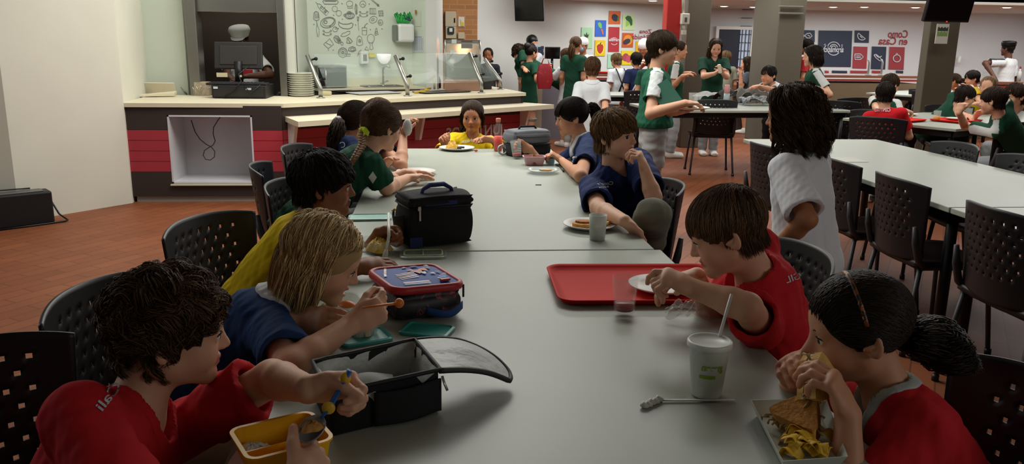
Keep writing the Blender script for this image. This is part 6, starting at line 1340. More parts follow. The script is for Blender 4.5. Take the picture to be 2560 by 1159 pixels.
# red trays on the far counters
for (x, y, Y, lab) in ((1505, 181, 13.0, 'red tray on the far counter left of the child in braces'), (1562, 183, 13.0, 'red tray on the far counter between the two small children'), (1822, 172, 13.1, 'red heap of trays on the counter before the dark doorway')):
    q = onY(x, y, Y); tray((q[0], Y+.1, .975 if x > 1800 else .935), .42, .3, 0, lab)
q = onZ(1388, 243, .50); t = thing('red_seat', 'red seat pad low beside the cashier desk', 'seat', (q[0], q[1], 0)); b = MB(); b.box((0, 0, .46), (.5, .4, .06), .02); b.build('seat_pad', mat('seat_red', 'A01C22', .4), t); b = MB(); [b.tube([(sx*.2, sy*.15, 0), (sx*.2, sy*.15, .44)], .015, 8) for sx in (-1, 1) for sy in (-1, 1)]; b.build('frame', blackm, t)
# ------------------------------------------------------------------ pillars: boxes, rails, poster
o, w_, h_ = flatbox('switch_box', 'white switch box on the red and olive pillar', 'switch box', 1699, 34, 1720, 61, 10.9, .09, mat('switch_white', 'C9C5B8', .5), .01); b = MB(); b.box((.0, -.05, -.01), (.03, .012, .06), .004); b.build('toggle', mat('toggle_grey', '4A4640', .5), o)
b = MB(); q = onY(1709, 0, 10.88); b.tube([onY(1708, -30, 10.86), onY(1708, 33, 10.86)], .018, 8); b.tube([onY(1709, 61, 10.86), onY(1710, 78, 10.86)], .018, 8); o = b.build('conduit', mat('conduit_white', 'B9B4A6', .5)); tag(o, 'white conduit running up the pillar above and below the switch box', 'conduit')
flatbox('junction_box', 'small cream socket below the white switch box', 'socket', 1702, 76, 1713, 87, 10.9, .06, mat('switch_white', 'C9C5B8', .5))
for i, y in enumerate((16, 33)): b = MB(); a, c_ = onY(1948, y, 11.36), onY(2009, y+1, 11.36); b.box(((a[0]+c_[0])/2, 11.37, (a[2]+c_[2])/2), (c_[0]-a[0], .03, .022), .004); o = b.build('wall_rail', mat('rail_grey', '6E685C', .5)); tag(o, ['upper grey rail on the square olive pillar', 'lower grey rail on the square olive pillar'][i], 'rail')
o, w_, h_ = flatbox('poster', 'white poster with a green landscape on the right pillar', 'poster', 2336, 60, 2373, 109, 9.7, .01, mat('poster_white', 'C9C9C0', .6), 0)
b = MB()
for (mi, z0, z1, amp) in ((0, -.12, .10, .05), (1, .14, .32, .08)):
    b.cur = mi; pts = [(-w_*.42+w_*.84*i/10, -.007-.001*mi, h_*(z1+amp*math.sin(i*2.1)*(.6))) for i in range(11)]; b.raw([(-w_*.42, -.007-.001*mi, h_*z0), (w_*.42, -.007-.001*mi, h_*z0)]+pts[::-1], [list(range(13))])
b.build('picture', [mat('pic_green', '7C9A5A', .6), mat('pic_dark', '3A3E38', .6)], o)
# ------------------------------------------------------------------ dark food posters on the back wall
WY = FY-.0
def onbk(x, y, off=0.): return np.array(onY(x, y, WY-off))
def bposter(label, x0, y0, x1, y1, bg, marks, sk=0.):
    b = MB(); P = [(x0+sk, y0), (x1+sk, y0+1), (x1, y1+1), (x0, y1)]; A1 = [onbk(x, y, .02) for x, y in P]; B1 = [onbk(x, y, 0) for x, y in P]; b.raw(A1+B1, [[3, 2, 1, 0], [4, 5, 6, 7], [0, 1, 5, 4], [1, 2, 6, 5], [2, 3, 7, 6], [3, 0, 4, 7]]); o = b.build('poster', mat('bposter_'+bg, bg, .5)); tag(o, label, 'poster')
    if marks:
        b = MB()
        for pts in marks: b.tube([onbk(x, y, .03) for x, y in pts], .011, 5)
        b.build('line_drawing', mat('line_white', 'C4C6CC', .6), o)
    return o
arc = lambda cx, cy, r, a0, a1, n=14, ry=None: [(cx+r*math.cos(math.radians(a0+(a1-a0)*i/n)), cy+(ry or r)*math.sin(math.radians(a0+(a1-a0)*i/n))) for i in range(n+1)]
navyp, redq = '262E42', '98343A'
bposter('small navy poster with a white fish, left end by the pillar', 2006, 75, 2037, 104, navyp, [[(2012, 89), (2017, 84), (2025, 83), (2030, 90), (2024, 95), (2017, 95), (2012, 89)], [(2012, 89), (2007, 86)], [(2012, 89), (2007, 93)], [(2019, 88), (2025, 91)]])
o = bposter('large navy poster with a white round logo on the back wall', 2043, 76, 2127, 166, navyp, [arc(2084, 121, 16, 200, 345), arc(2084, 121, 10, 200, 345), arc(2084, 122, 16, 35, 150), arc(2084, 120, 5, 190, 350), [(2060, 113), (2063, 110), (2065, 113), (2061, 119), (2059, 122)], [(2103, 113), (2106, 110), (2104, 121)]], 4)
b = MB(); text_mesh(b, 'aromática', .16, onbk(2083, 124, .035), (1, 0, 0), (0, 0, 1), 0, True, bold=.004, fit=.44); b.build('logo_script', mat('line_white', 'C4C6CC', .6), o)
bposter('small navy poster with a white watermelon slice, beside the lettering', 2136, 76, 2172, 106, navyp, [[(2146, 83), (2163, 97)]+arc(2155, 89, 11, 40, 215)+[(2146, 83)], [(2150, 90), (2156, 96)]], 1)
bposter('red poster with a white layered slice, left of the navy spoon poster', 2131, 116, 2166, 170, redq, [[(2137, 135), (2137, 149), (2151, 149), (2158, 142), (2151, 135), (2137, 135)], [(2140, 140), (2152, 140)], [(2140, 144), (2152, 144)]], 3)
bposter('navy poster with a white carrot, between two red posters', 2177, 116, 2213, 172, navyp, [[(2185, 137), (2190, 136), (2200, 144), (2205, 152), (2199, 152), (2189, 144), (2185, 137)], [(2190, 138), (2197, 145)], [(2199, 143), (2204, 140)]], 3)
bposter('red poster with a white tomato, below the red lettering', 2221, 117, 2259, 173, redq, [arc(2242, 146, 9, 0, 360, 18), [(2239, 137), (2242, 133), (2245, 137)]], 3)
for i, (x0, x1, c_) in enumerate(((2062, 2072, redq), (2080, 2118, navyp), (2126, 2170, redq), (2180, 2206, redq), (2240, 2258, navyp))): bposter('strip of a poster just above the long brown counter, number %s from the left' % ('first', 'second', 'third', 'fourth', 'fifth')[i] if 0 else ('first', 'second', 'third', 'fourth', 'fifth')[i]+' poster strip from the left just above the brown counter', x0, 176, x1, 182, c_, None)
b = MB(); text_mesh(b, 'Como', .21, onbk(2245, 86, .012), (1, 0, 0), (0, 0, 1), 0, True, bold=.004, fit=.42); text_mesh(b, 'en Casa', .21, onbk(2233, 103.5, .012), (1, 0, 0), (0, 0, 1), 0, True, bold=.004, fit=.62); o = b.build('wall_lettering', mat('letter_red2', '9C3840', .6)); tag(o, 'large red mirrored lettering on the white back wall', 'lettering')
# soffit lamps
for i, (x, y) in enumerate(((1632, 1), (1810, 15), (1884, 17), (2083, 17), (2161, 17), (2289, 18), (2517, 18))):
    q = np.array(onZ(x, y, 2.072)); 
    if not 12.9 < q[1] < 16.3: q = np.array(onY(x, y, 15.4 if i else 14.2)); q[2] = 2.072
    b = MB(); b.lathe([(.10, .0), (.095, -.012), (.085, -.014), (.082, .0)], 20); o = b.build('ceiling_lamp', wht); o.location = (q[0], q[1], 2.078); tag(o, 'round recessed ceiling lamp shining over the far counters', 'ceiling lamp', 'recessed ceiling lamps'); b = MB(); b.lathe([(0, -.022), (.05, -.018), (.083, -.004), (0, -.001)], 20); b.build('diffuser', mat('lamp_glow', 'FFFFFF', .5, emit=6.), o)
# buffet stands, cups and bottles at the right counters
for i, x in enumerate((2170, 2203)): q = np.array(onY(x, 186, 12.75)); b = MB(); b.tube([(0, 0, 0), (0, 0, .20), (-.05, -.05, .24)], .016, 8); b.tube([(0, 0, 0), (0, 0, .012)], .05, 14); o = b.build('guard_post', mat('pale_post', 'B4B8B8', .4)); o.location = (q[0], 12.75, .962); tag(o, ['left pale guard post standing on the long brown counter', 'right pale guard post standing on the long brown counter'][i], 'post')
for i, (x, r0_, h_) in enumerate(((2443, .035, .20), (2452, .03, .16), (2462, .03, .14))): b = MB(); b.lathe([(0, 0), (r0_, 0), (r0_*1.1, h_), (0, h_)], 14); o = b.build('cup_stack', clear); q = onY(x, 190, 12.45); o.location = (q[0], 12.45, .902); tag(o, ['tallest clear container beside the man in the black cap', 'middle clear cup stack beside the man in the black cap', 'right clear cup stack touching the arm of the capped man'][i], 'cup')
b = MB(); b.lathe([(0, 0), (.03, 0), (.03, .14), (.012, .17), (.012, .2), (0, .2)], 14); o = b.build('sauce_bottle', mat('pale_bottle', 'C9C9C4', .4)); q = onY(2548, 190, 12.4); o.location = (q[0], 12.4, .902); tag(o, 'pale bottle with a red cap at the right edge of the counter', 'bottle'); b = MB(); b.lathe([(0, .2), (.016, .2), (.012, .24), (0, .24)], 12); b.build('cap', mat('cap_red', 'A8322E', .4), o)
q = onY(2280, 150, 9.66)
b = MB(); b.tube([onY(2404, 130, 12.0)*0+np.array(onY(2400, 140, 16.3)), np.array(onY(2396, 160, 16.3))], .03, 8); o = b.build('wall_phone', wht); tag(o, 'small white device on the wall right of the right pillar', 'device')
# ------------------------------------------------------------------ bags and bottles on the centre table
BT = .752
crumple('crumpled white cloth bag on the table behind the standing boy', onZ(1770, 247, BT), .16, .12, .10, mat('cloth_white', 'A9ABA8', .9), 3, 'cloth_bag', 'bag', .42); crumple('black and white sports bag slumped on the bag-covered table', onZ(1845, 252, BT), .24, .16, .17, mat('bag_black', '17171A', .8), 8, 'sports_bag', 'bag', .42)
crumple('white sleeve of a jacket lying over the black sports bag', onZ(1826, 250, BT), .10, .10, .15, mat('cloth_white', 'A9ABA8', .9), 13, 'jacket', 'jacket', .42); crumple('grey striped bag at the right end of the bag-covered table', onZ(1885, 262, BT), .16, .12, .13, pattern_mat('stripes_grey', [(0, '8A8E90'), (.45, '4E5256'), (.55, '9A9EA0'), (.62, '5A5E60')], 12), 17, 'striped_bag', 'bag', .42)
q = np.array(onZ(1815, 262, BT)); t = thing('water_bottle', 'tall bottle fading from pink to grey on the bag-covered table', 'bottle', q); b = MB(); b.lathe([(0, 0), (.032, 0), (.033, .13), (0, .13)], 20); b.build('bottle_body', mat('bottle_grey', '9AA4A8', .35), t); b = MB(); b.lathe([(0, .13), (.033, .13), (.032, .19), (.026, .205), (.026, .225), (0, .225)], 20); b.build('bottle_top', mat('bottle_pink', 'C98A88', .4), t, 'pink upper half')
crumple('grey backpack standing behind the striped bag on the bag-covered table', onZ(1862, 256, BT), .12, .10, .20, mat('backpack_grey', '6A6A64', .9), 22, 'backpack', 'backpack', .42); crumple('dark blue backpack on a chair by the girl in profile at the pillar', V3(4.92, 9.52, .47), .20, .17, .34, mat('backpack_navy', '1E2438', .9), 25, 'backpack', 'backpack', .42)
tumbler(onZ(1742, 263, BT), .03, .034, .10, 'clear tumbler on the bag-covered table behind the standing boy\'s plate', clear)
b = MB(); b.box((0, 0, .05), (.17, .12, .10), .004); o = b.build('napkin_box', mat('napkin_box', 'B9B7AE', .6)); q = onZ(1612, 232, .752); o.location = tuple(q); tag(o, 'white box on the narrow table left of the standing boy', 'box')
# trays, plates and drinks on the right-hand table
for i, (x, y, w_, d_, lab) in enumerate(((2390, 303, .44, .32, 'red tray under the elbows of the boy in green at right'), (2262, 302, .34, .28, 'red tray before the red-shirted boy at right'))): tray(onZ(x, y, .752), w_, d_, .5, lab)
plate(onZ(2390, 299, .760), .09, 'white plate on the red tray of the boy in green at right'); plate(onZ(2268, 288, .752), .10, 'white plate beside the writing hand at the right-hand table')
oj = mat('orange_juice', 'D89A1E', .3); tumbler(onZ(2341, 303, .752), .028, .034, .10, 'tumbler of orange juice left on the red tray at right', clear, .5, oj); tumbler(onZ(2420, 296, .752), .028, .034, .10, 'tumbler of orange juice behind the forearm of the boy in green', clear, .45, oj)
for (x, y, lab) in ((2340, 221, 'red tray on the table below the hanging screen'),): tray(onZ(x, y, .752), .42, .3, .6, lab)
plate(onZ(2340, 220, .758), .10, 'white plate on the red tray below the hanging screen')
# ================================================================== the people
from mathutils.bvhtree import BVHTree
def shoulder_stripe(colr, both=True, width=.80, inner=.03):
    cw = np.array(lin(colr))
    def fn(V, d):
        col = d['c']
        for i, sd in ((0, -1), (1, 1)):
            if not both and i == 0: continue
            for (a, b_) in ((d['B'], d['sh'][i]), (d['sh'][i], d['ends'][i][0])):
                ax = b_-a; L = np.linalg.norm(ax); ax = ax/L; q = V-a; tt = q@ax; rad = q-tt[:, None]*ax; rn = rad/(np.linalg.norm(rad, axis=1)[:, None]+1e-9)
                up = d['t']*.75+d['rt']*sd*.65; up = nrm(up-ax*(up@ax)); m = (rn@up > width) & (tt > inner if a is d['B'] else tt > -.02) & (tt < L+.012) & ((V-d['SC'])@(d['rt']*sd) > .05*d['s'])
                col = np.where(m[:, None], cw, col)
        return col
    return fn
def chest_band(colr, lo, hi, side=None):
    cw = np.array(lin(colr))
    def fn(V, d):
        h_ = (V-d['SC'])@d['t']; m = (h_ > lo*d['s']) & (h_ < hi*d['s'])
        if side is not None: m &= ((V-d['SC'])@d['rt'])*side > 0
        return np.where(m[:, None], cw, d['c'])
    return fn
def emblem(info, txt, right, up, size, colr='C9CCD0', back=False, rot=0., fit=None, shapes=None):
    """printed lettering that lies on the shirt cloth"""
    sh_ = [c for c in info['root'].children if c.name.split('.')[0] == 'shirt'][0]; me = sh_.data; off = np.array(info['root'].location)
    bv = BVHTree.FromPolygons([Vector(v.co)+Vector(off) for v in me.vertices], [p.vertices[:] for p in me.polygons])
    f_ = info['fw']*(-1 if back else 1); ux = -info['rt'] if not back else info['rt']; ux = ux if not back else info['rt']; uy = info['t']
    if not back: ux = -info['rt']
    cr, sr = math.cos(rot), math.sin(rot); ux2, uy2 = ux*cr+uy*sr, uy*cr-ux*sr
    o = info['SC']+info['rt']*right*info['s']+info['t']*up*info['s']+f_*.3
    b = MB(); text_mesh(b, txt, size, o, ux2, uy2, 0, True, bold=size*.03, fit=fit) if txt else None
    if shapes:
        for poly in shapes: b.raw([o+ux2*x+uy2*y for x, y in poly], [list(range(len(poly)))], False)
    for v in b.v:
        hit = bv.ray_cast(Vector(v), Vector(-f_), .5)
        if hit[0] is not None: v[:] = list(np.array(hit[0])+f_*.0022)
        else: v[:] = list(np.array(v)-f_*.2)
    b.build('print', mat('print_'+colr, colr, .7), info['root'], None, True)
def decal(info, q, colr, n=5, part='shirt'):
    """a sewn or printed patch that lies on the cloth"""
    sh_ = [c for c in info['root'].children if c.name.split('.')[0] == part][0]; me = sh_.data; off = np.array(info['root'].location)
    bv = BVHTree.FromPolygons([Vector(v.co)+Vector(off) for v in me.vertices], [p.vertices[:] for p in me.polygons]); q = np.array(q, float); vs = []
    for i in range(n+1):
        for j in range(n+1):
            u, v = i/n, j/n; p = (q[0]*(1-u)+q[1]*u)*(1-v)+(q[3]*(1-u)+q[2]*u)*v; d = nrm(_ray(*p)); hit = bv.ray_cast(Vector(CAM_O), Vector(d), 20)
            if hit[0] is None: return
            vs.append(np.array(hit[0])-d*.003)
    b = MB(); b.raw(vs, [[i*(n+1)+j, i*(n+1)+j+1, (i+1)*(n+1)+j+1, (i+1)*(n+1)+j] for i in range(n) for j in range(n)], True); b.build('patch', mat('patch_'+colr, colr, .8), info['root'], 'pale patch on the shirt', True)
def px_text(info, txt, x, y, wpx, rot=0., colr='C9CCD0', hk=1.):
    """lettering printed on the cloth where the photograph shows it"""
    me = [c for c in info['root'].children if c.name.split('.')[0] == 'shirt'][0].data; off = np.array(info['root'].location)
    bv = BVHTree.FromPolygons([Vector(v.co)+Vector(off) for v in me.vertices], [p.vertices[:] for p in me.polygons]); hit = bv.ray_cast(Vector(CAM_O), Vector(nrm(_ray(x, y))), 30)
    if hit[0] is None: print('no cloth under', txt); return
    c = np.array(hit[0]); dep = (c-CAM_O)@_fw; a = math.radians(rot); ux = math.cos(a)*_r2+math.sin(a)*_u2; uy = math.cos(a)*_u2-math.sin(a)*_r2; w_ = wpx*dep/F_PX
    b = MB(); text_mesh(b, txt, w_/len(txt)*1.75*hk, c, ux, uy, 0, True, bold=w_*.006, fit=w_)
    for v in b.v:
        d = nrm(np.array(v)-CAM_O); h2 = bv.ray_cast(Vector(CAM_O), Vector(d), 30); q = np.array(h2[0]) if h2[0] is not None else np.array(v)
        v[:] = list((q if np.linalg.norm(q-c) < w_*1.5 else np.array(v))-d*(.0025 if dep < 5 else .008))
    b.build('print', mat('print_'+colr, colr, .7), info['root'], None, True)
def A(w, **k): return dict(w=w, **k)
def scrunchie(info, p, r, colr, lab=None):
    b = MB(); b.tube([p+r*(math.cos(a)*info['R'][:, 0]+math.sin(a)*info['R'][:, 2])+.004*math.sin(5*a)*info['R'][:, 1] for a in np.linspace(0, 2*PI, 17)[:-1]], r*.62, 8, closed=True); b.build('hair_tie', mat('tie_'+colr, colr, .8), info['root'], lab, True)
X, Yv, Zv = V3(1, 0, 0), V3(0, 1, 0), V3(0, 0, 1)
NAVY, GREEN, RED, YEL, WHT = '1F2C50', '1A4432', 'C0222A', 'DDBE18', 'D4D8DE'
NQ = .0036
# --- curly boy in red, lower left
w_l, w_r = onD(772, 972, 1.36), onD(732, 1225, 1.22)
i1 = person('person in a red shirt with curly brown hair, spooning food from a yellow box', onD(428, 822, 1.45), 70, 8, 3, taz=100, pel=(-.66, 1.20, .53), stature=1.40, q=NQ, hair='curly', hcol=('2A1D14', '6A4C32'), skin='fair', shirt=(RED, .84), collar=RED, neck='v', torso=1.08, bottom=('pants', '2A2C30'),
    arms=(A(w_l, e=onD(680, 945, 1.52), hd=(.95, .15, .02), pn=(.25, -.85, -.5), curls=[.85, .95, 1.0, 1.0], thumb=.9), A(w_r, pole=(-.5, -.6, -.7), hd=(.45, .85, .1), pn=(-.8, .3, -.5), curl=.5, thumb=.15)), hscale=.97, hline=(.086, .052, -.035, -.080), hopts=dict(n=4300, cap=.013, L=.082, wave=.0075, wf=125, lift=.09, grav=.05, fringe=.034, side=.36, gw=.3, mess=.1, rad=.0016, clump=38, spread=.0034))
px_text(i1, 'Cali', 272, 990, 80, 52)
# --- blond boy leaning over his bowl
w_r, w_l = onD(880, 808, 1.86), tz(752, 800, .80)
i2 = person('person with blond chin-length hair in a navy polo bending over a bowl of noodles', onD(808, 646, 2.0), 86, 24, 3, taz=84, pel=(-.68, 1.92, .53), stature=1.36, q=NQ, hair='bob', part=-.004, hcol=('8E6E42', 'F2D8A2'), skin='fair', shirt=('203A66', .74), collar='C9CBC9', neck='polo', mouth=.006, bottom=('shorts', 'A79E80'),
    arms=(A(w_l, pole=(-.3, .2, -1), hd=(.7, -.5, .2), pn=(.5, .6, -.5), curl=.35), A(w_r, e=tz(727, 915, .79), hd=(.85, .2, .35), pn=(-.2, .9, .1), curls=[.6, .8, .9, .9], thumb=.8)), hopts=dict(L=.135, fwd=-.15, face=1.2, n=5600, gw=.75, fb=.022, wave=.004, wf=34, clump=14), shoulders=(None, (.02, -.02, .0)))
# --- black-haired boy in yellow
w_l, w_r = onZ(948, 584, .80), tz(893, 668, .785)
i3 = person('person in a yellow shirt with thick black hair, holding a white fork', onD(812, 462, 2.72), 84, 4, 0, taz=82, pel=(-.66, 2.62, .53), stature=1.36, q=NQ, hair='thick', hcol='black', skin='brown', shirt=(YEL, .70), neck='crew', bottom=('pants', '33363C'),
    arms=(A(w_l, pole=(-.2, .5, -1), hd=(.9, -.2, .1), pn=(.1, -.8, -.5), curls=[.8, .9, 1, 1], thumb=.9), A(w_r, pole=(-.4, -.6, -.8), hd=(.95, .25, .05), pn=(-.2, .4, -.9), curl=.25)), hopts=dict(L=.085, n=3800, fringe=.042, side=.42, gw=.3))
# --- girl with a braid, green shirt
w_r, w_l = tz(1018, 446, .785), tz(1012, 432, .785)
i4 = person('person in a green shirt with a long braid tied in yellow, leaning on the table', onD(955, 318, 3.80), 48, 14, 0, taz=62, pel=(-.62, 3.62, .62), stature=1.38, q=.004, hair='tied', tie=(.0, -.095, -.035), hcol='brown', skin='fair', shirt=(GREEN, .74), neck='crew', bottom=('pants', '9A9C9E'),
    arms=(A(w_l, pole=(-.2, .5, -1), hd=(.9, .1, .05), pn=(0, -.2, -1), curl=.15), A(w_r, e=tz(966, 470, .785), hd=(.85, .45, .12), pn=(.1, -.1, -1), curl=.22, spread=1.)), hopts=dict(n=4000, lift=.09, cap=.014), hline=(.088, .040, -.045, -.095))
T_ = i4['T'](0, -.105, -.04); bpath = [T_, onD(906, 362, 3.66), onD(888, 392, 3.60), onD(868, 424, 3.58)]
for j in range(3):
    b = MB(); pts = []; rs_ = []
    for s in np.linspace(0, 1, 46):
        f_ = s*3; k_ = min(int(f_), 2); p = bpath[k_]+(bpath[k_+1]-bpath[k_])*(f_-k_); ph = 2*PI*(s*5+j/3.); pts.append(p+_r2*.013*math.sin(ph)*(1-.4*s)+_fw*.009*math.sin(2*ph)*(1-.4*s)); rs_.append(.0115*(1-.5*s))
    b.tube(pts, rs_, 8); b.build('braid_strand', mat('braid_hair', '7E5A36', .5, vary=.35, vscale=160, bump=.5, bscale=200), i4['root'], None, True)
scrunchie(i4, T_*.85+bpath[1]*.15, .021, 'C6DC2E', 'bright yellow hair tie')
decal(i4, ((932, 428), (942, 443), (932, 459), (921, 443)), 'C9C9C4')
# --- girl in navy with a ponytail and white scrunchie
i5 = person('person in a navy shirt with a dark ponytail and white scrunchie', onD(893, 305, 4.45), 58, 6, 0, taz=70, pel=(-.66, 4.25, .53), stature=1.36, q=.005, hair='tied', tie=(0, -.105, -.01), hcol='dkbrown', skin='warm', shirt=(NAVY, .7), neck='crew', bottom=('pants', '33363C'), arms=(A(tz(960, 415, .79), pole=(0, .3, -1)), A(tz(955, 440, .79), pole=(0, -.3, -1))), hopts=dict(n=3200, lift=.08, cap=.013), hline=(.088, .040, -.045, -.095))
p0 = i5['T'](0, -.115, -.012); tail(i5['root'], [p0, onD(845, 315, 4.32), onD(838, 350, 4.30), onD(834, 390, 4.30), onD(842, 412, 4.30)], .030, .018, i5['h1'], i5['h2'], 5, n=420, rad=.002, wave=.012); scrunchie(i5, p0*.8+onD(845, 315, 4.32)*.2, .027, 'D3D2CE', 'white scrunchie')
px_text(i5, 'C', 857, 362, 12, 20)
# --- child mostly hidden behind the braid
i6 = person('person hidden behind the braided girl, bare arm raised holding a white napkin', onD(950, 290, 4.95), 95, 10, 0, taz=95, pel=(-.60, 4.75, .53), stature=1.36, q=.005, hair='short', hcol='brown', skin='warm', shirt=(NAVY, .7), neck='crew', bottom=('pants', '33363C'), arms=(A(tz(985, 400, .80), pole=(0, .3, -1)), A(onD(1008, 338, 4.62), e=tz(1003, 414, .78), hd=(.25, .1, .95), pn=(.9, -.3, 0), curl=.5)))
b = MB(); b.ball(onD(1019, 318, 4.58), (.026, .022, .048), 12, 8); o = b.build('napkin', mat('napkin_white', 'B9BDBA', .8)); tag(o, 'white napkin in the raised hand behind the braided girl', 'napkin')
# --- girl in yellow at the far end
w_r, w_l = onD(1118, 366, 5.45), onD(1232, 350, 5.42)
i7 = person('person in a yellow shirt facing the camera at the far end of the table', onD(1181, 291, 5.75), 190, 6, 0, taz=186, pel=(.24, 5.80, .52), stature=1.36, q=.0045, hair='tied', tie=(0, -.10, .0), part=None, hcol='dkbrown', skin='warm', shirt=(YEL, .85), neck='crew', look=14, bottom=('pants', '33363C'),
    arms=(A(w_l, pole=(.8, .2, -.6), hd=(-.95, -.2, .25), pn=(0, -.4, -.9), curls=[.2, .3, .4, .5], thumb=.1), A(w_r, pole=(-.8, .2, -.8), hd=(-.45, -.1, .85), pn=(.5, -.85, .1), curl=.95, thumb=.8)), hopts=dict(n=3800, lift=.06, cap=.011), hline=(.092, .052, -.035, -.085))
tail(i7['root'], [i7['T'](0, -.10, 0), i7['T'](.055, -.10, -.06), i7['T'](.075, -.07, -.13), i7['T'](.07, -.05, -.19)], .028, .014, i7['h1'], i7['h2'], 9, n=360, rad=.002, wave=.01)
for sx in (-1, 1): tail(i7['root'], [i7['T'](sx*.062, .038, .045), i7['T'](sx*.080, .022, .0), i7['T'](sx*.078, .012, -.05), i7['T'](sx*.070, .0, -.085)], .009, .004, i7['h1'], i7['h2'], 11+sx, n=70, rad=.0016, wave=.004, name='loose_strands')
px_text(i7, 'Niza', 1168, 352, 26, 8, 'E8E6DA')
# --- girl in navy with ponytail, right of the table, holding a glass
gl = onZ(1293, 372, .80); w_r, w_l = onD(1325, 372, 5.02), onD(1405, 402, 4.72)
i8 = person('person in a navy shirt with a dark ponytail and fringe, holding a glass', onD(1428, 292, 4.88), 268, 12, 0, taz=262, pel=(.98, 4.72, .53), stature=1.36, q=.0045, hair='tied', tie=(0, -.105, .025), hcol='black', skin='warm', shirt=(NAVY, .72), collar='C9CBCE', neck='polo', bottom=('pants', '33363C'),
    arms=(A(w_l, e=tz(1452, 440, .79), hd=(-.75, .1, .55), pn=(-.5, .2, -.8), curl=.8, thumb=.7), A(w_r, pole=(.2, .3, -1), hd=(-.95, .1, .15), pn=(0, -.9, .1), curl=.6, thumb=.6)), hopts=dict(n=3200, lift=.09, cap=.013))
rs_ = np.random.RandomState(4); rt_ = np.stack([rs_.uniform(-.05, .05, 260), np.full(260, .055), np.full(260, .085)], 1); P_ = np.stack([rt_+np.array([0, .030*math.sin(s*1.7), -.062*s*(1+0*s)]) for s in np.linspace(0, 1, 8)], 1); P_ += rs_.normal(size=(260, 1, 3))*.004
V_, F_, C_ = strand_mesh(P_*i8['k'], .0018, i8['h1'], i8['h2'], rs_); np_mesh('fringe', i8['c']+V_@i8['R'].T, F_, hair_mat(), i8['root'], None, col=C_)
p0 = i8['T'](0, -.112, .028); tail(i8['root'], [p0, i8['T'](0, -.15, .02), i8['T'](.0, -.155, -.05), i8['T'](0, -.125, -.12)], .026, .014, i8['h1'], i8['h2'], 6, n=420, rad=.002); scrunchie(i8, p0, .017, '8FB7CE', 'pale blue hair tie')
decal(i8, ((1394, 346), (1409, 344), (1411, 355), (1396, 357)), 'B9BEC6'); decal(i8, ((1414, 398), (1441, 388), (1442, 400), (1420, 408)), 'B9BEC6')
t = tumbler(onD(1293, 392, 4.95), .028, .034, .10, 'glass with a little red drink in the hand of the ponytailed girl', clear, .25, mat('red_drink', 'A01824', .3), tilt=rotM('Y', -.12))
# --- boy biting, navy shirt
w_l, w_r = onD(1612, 425, 3.45), onZ(1562, 552, .80)
i9 = person('person in a navy V-neck shirt biting food, one knee drawn up', onD(1540, 336, 3.62), 134, 0, 4, taz=158, pel=(.93, 3.68, .55), stature=1.42, q=.004, hair='thick', hcol=('3E2C1E', '9A744A'), skin='fair', shirt=('212F5C', .78), neck='v', mouth=.004, look=22, slack=1.5, bottom=('pants', '6E6E60'), shoes='24304E',
    arms=(A(w_l, e=onD(1634, 492, 3.42), hd=(-.35, -.05, .9), pn=(-.75, .3, -.2), curls=[.75, .8, .9, 1.], thumb=.5), A(w_r, e=onZ(1496, 520, .785), hd=(.75, -.35, -.55), pn=(-.3, -.3, -.9), curl=.35)), knees=(onD(1632, 540, 3.18), None), feet=(V3(.92, 3.38, .50), None), hopts=dict(L=.090, n=4400, crown=(.01, -.05, .10), wave=.002, fringe=.045, side=.5, gw=.3))
px_text(i9, 'Conejo', 1512, 459, 42, 4); px_text(i9, 'deportes', 1510, 467, 24, 4)
# --- boy in red looking down at his plate
w_l, w_r = onD(1735, 722, 1.90), onD(1742, 690, 2.10)
i10 = person('person in a red shirt with short brown hair looking down at his plate', onD(1815, 578, 2.02), 288, 24, 0, taz=284, pel=(1.02, 2.10, .53), stature=1.38, q=NQ, hair='short', hcol=('3A2A1E', '7E5C3E'), skin='fair', shirt=(RED, .66), neck='crew', collar=RED, bottom=('pants', '2C2E33'), shoulders=((-.01, -.01, 0), None),
    arms=(A(w_l, e=onD(1868, 768, 1.84), hd=(-.80, .25, .35), pn=(-.35, .4, -.85), curls=[.5, .85, .95, 1], thumb=.75), A(w_r, pole=(.2, .4, -1), hd=(-.9, -.1, -.1), pn=(0, -.3, -.9), curl=.4)), hopts=dict(n=4800, cap=.010, L=.08, lift=.09, fringe=.062, side=.35, gw=.3, crown=(.01, -.06, .10)))
px_text(i10, 'GIL', 1984, 694, 40, 20)
# --- girl in red eating a sandwich, lower right
sw = onD(2030, 950, 1.55); w_l, w_r = onD(2120, 1035, 1.47), onD(2015, 925, 1.68)
i11 = person('person in a red shirt with a headband and dark ponytail biting a sandwich', onD(2140, 822, 1.60), 283, 12, 0, taz=286, pel=(1.02, 1.32, .53), stature=1.38, q=NQ, hair='tied', tie=(0, -.095, -.03), hcol=('16100C', '382A20'), skin='warm', shirt=(RED, .82), collar='AEB4B0', neck='v', mouth=.010, look=-6, bottom=('pants', '2C2E33'), stripe=chest_band('A9ADA9', -.245, -.205),
    arms=(A(w_l, pole=(.45, -.5, -1), hd=(-.42, .18, .9), pn=(-.72, .55, -.25), curls=[.55, .62, .7, .8], thumb=.5), A(w_r, pole=(.2, .6, -1), hd=(-.60, -.35, .40), pn=(.15, -.75, -.55), curls=[.45, .5, .6, .7], thumb=.5)), hline=(.090, .050, -.035, -.078), hopts=dict(n=4600, lift=.075, cap=.011))
p0 = i11['T'](0, -.105, -.035); tail(i11['root'], [p0, onD(2330, 850, 1.66), onD(2362, 880, 1.65), onD(2392, 905, 1.64)], .036, .022, i11['h1'], i11['h2'], 8, n=800, rad=.0018, wave=.03, wf=75)
b = MB(); hb = [];
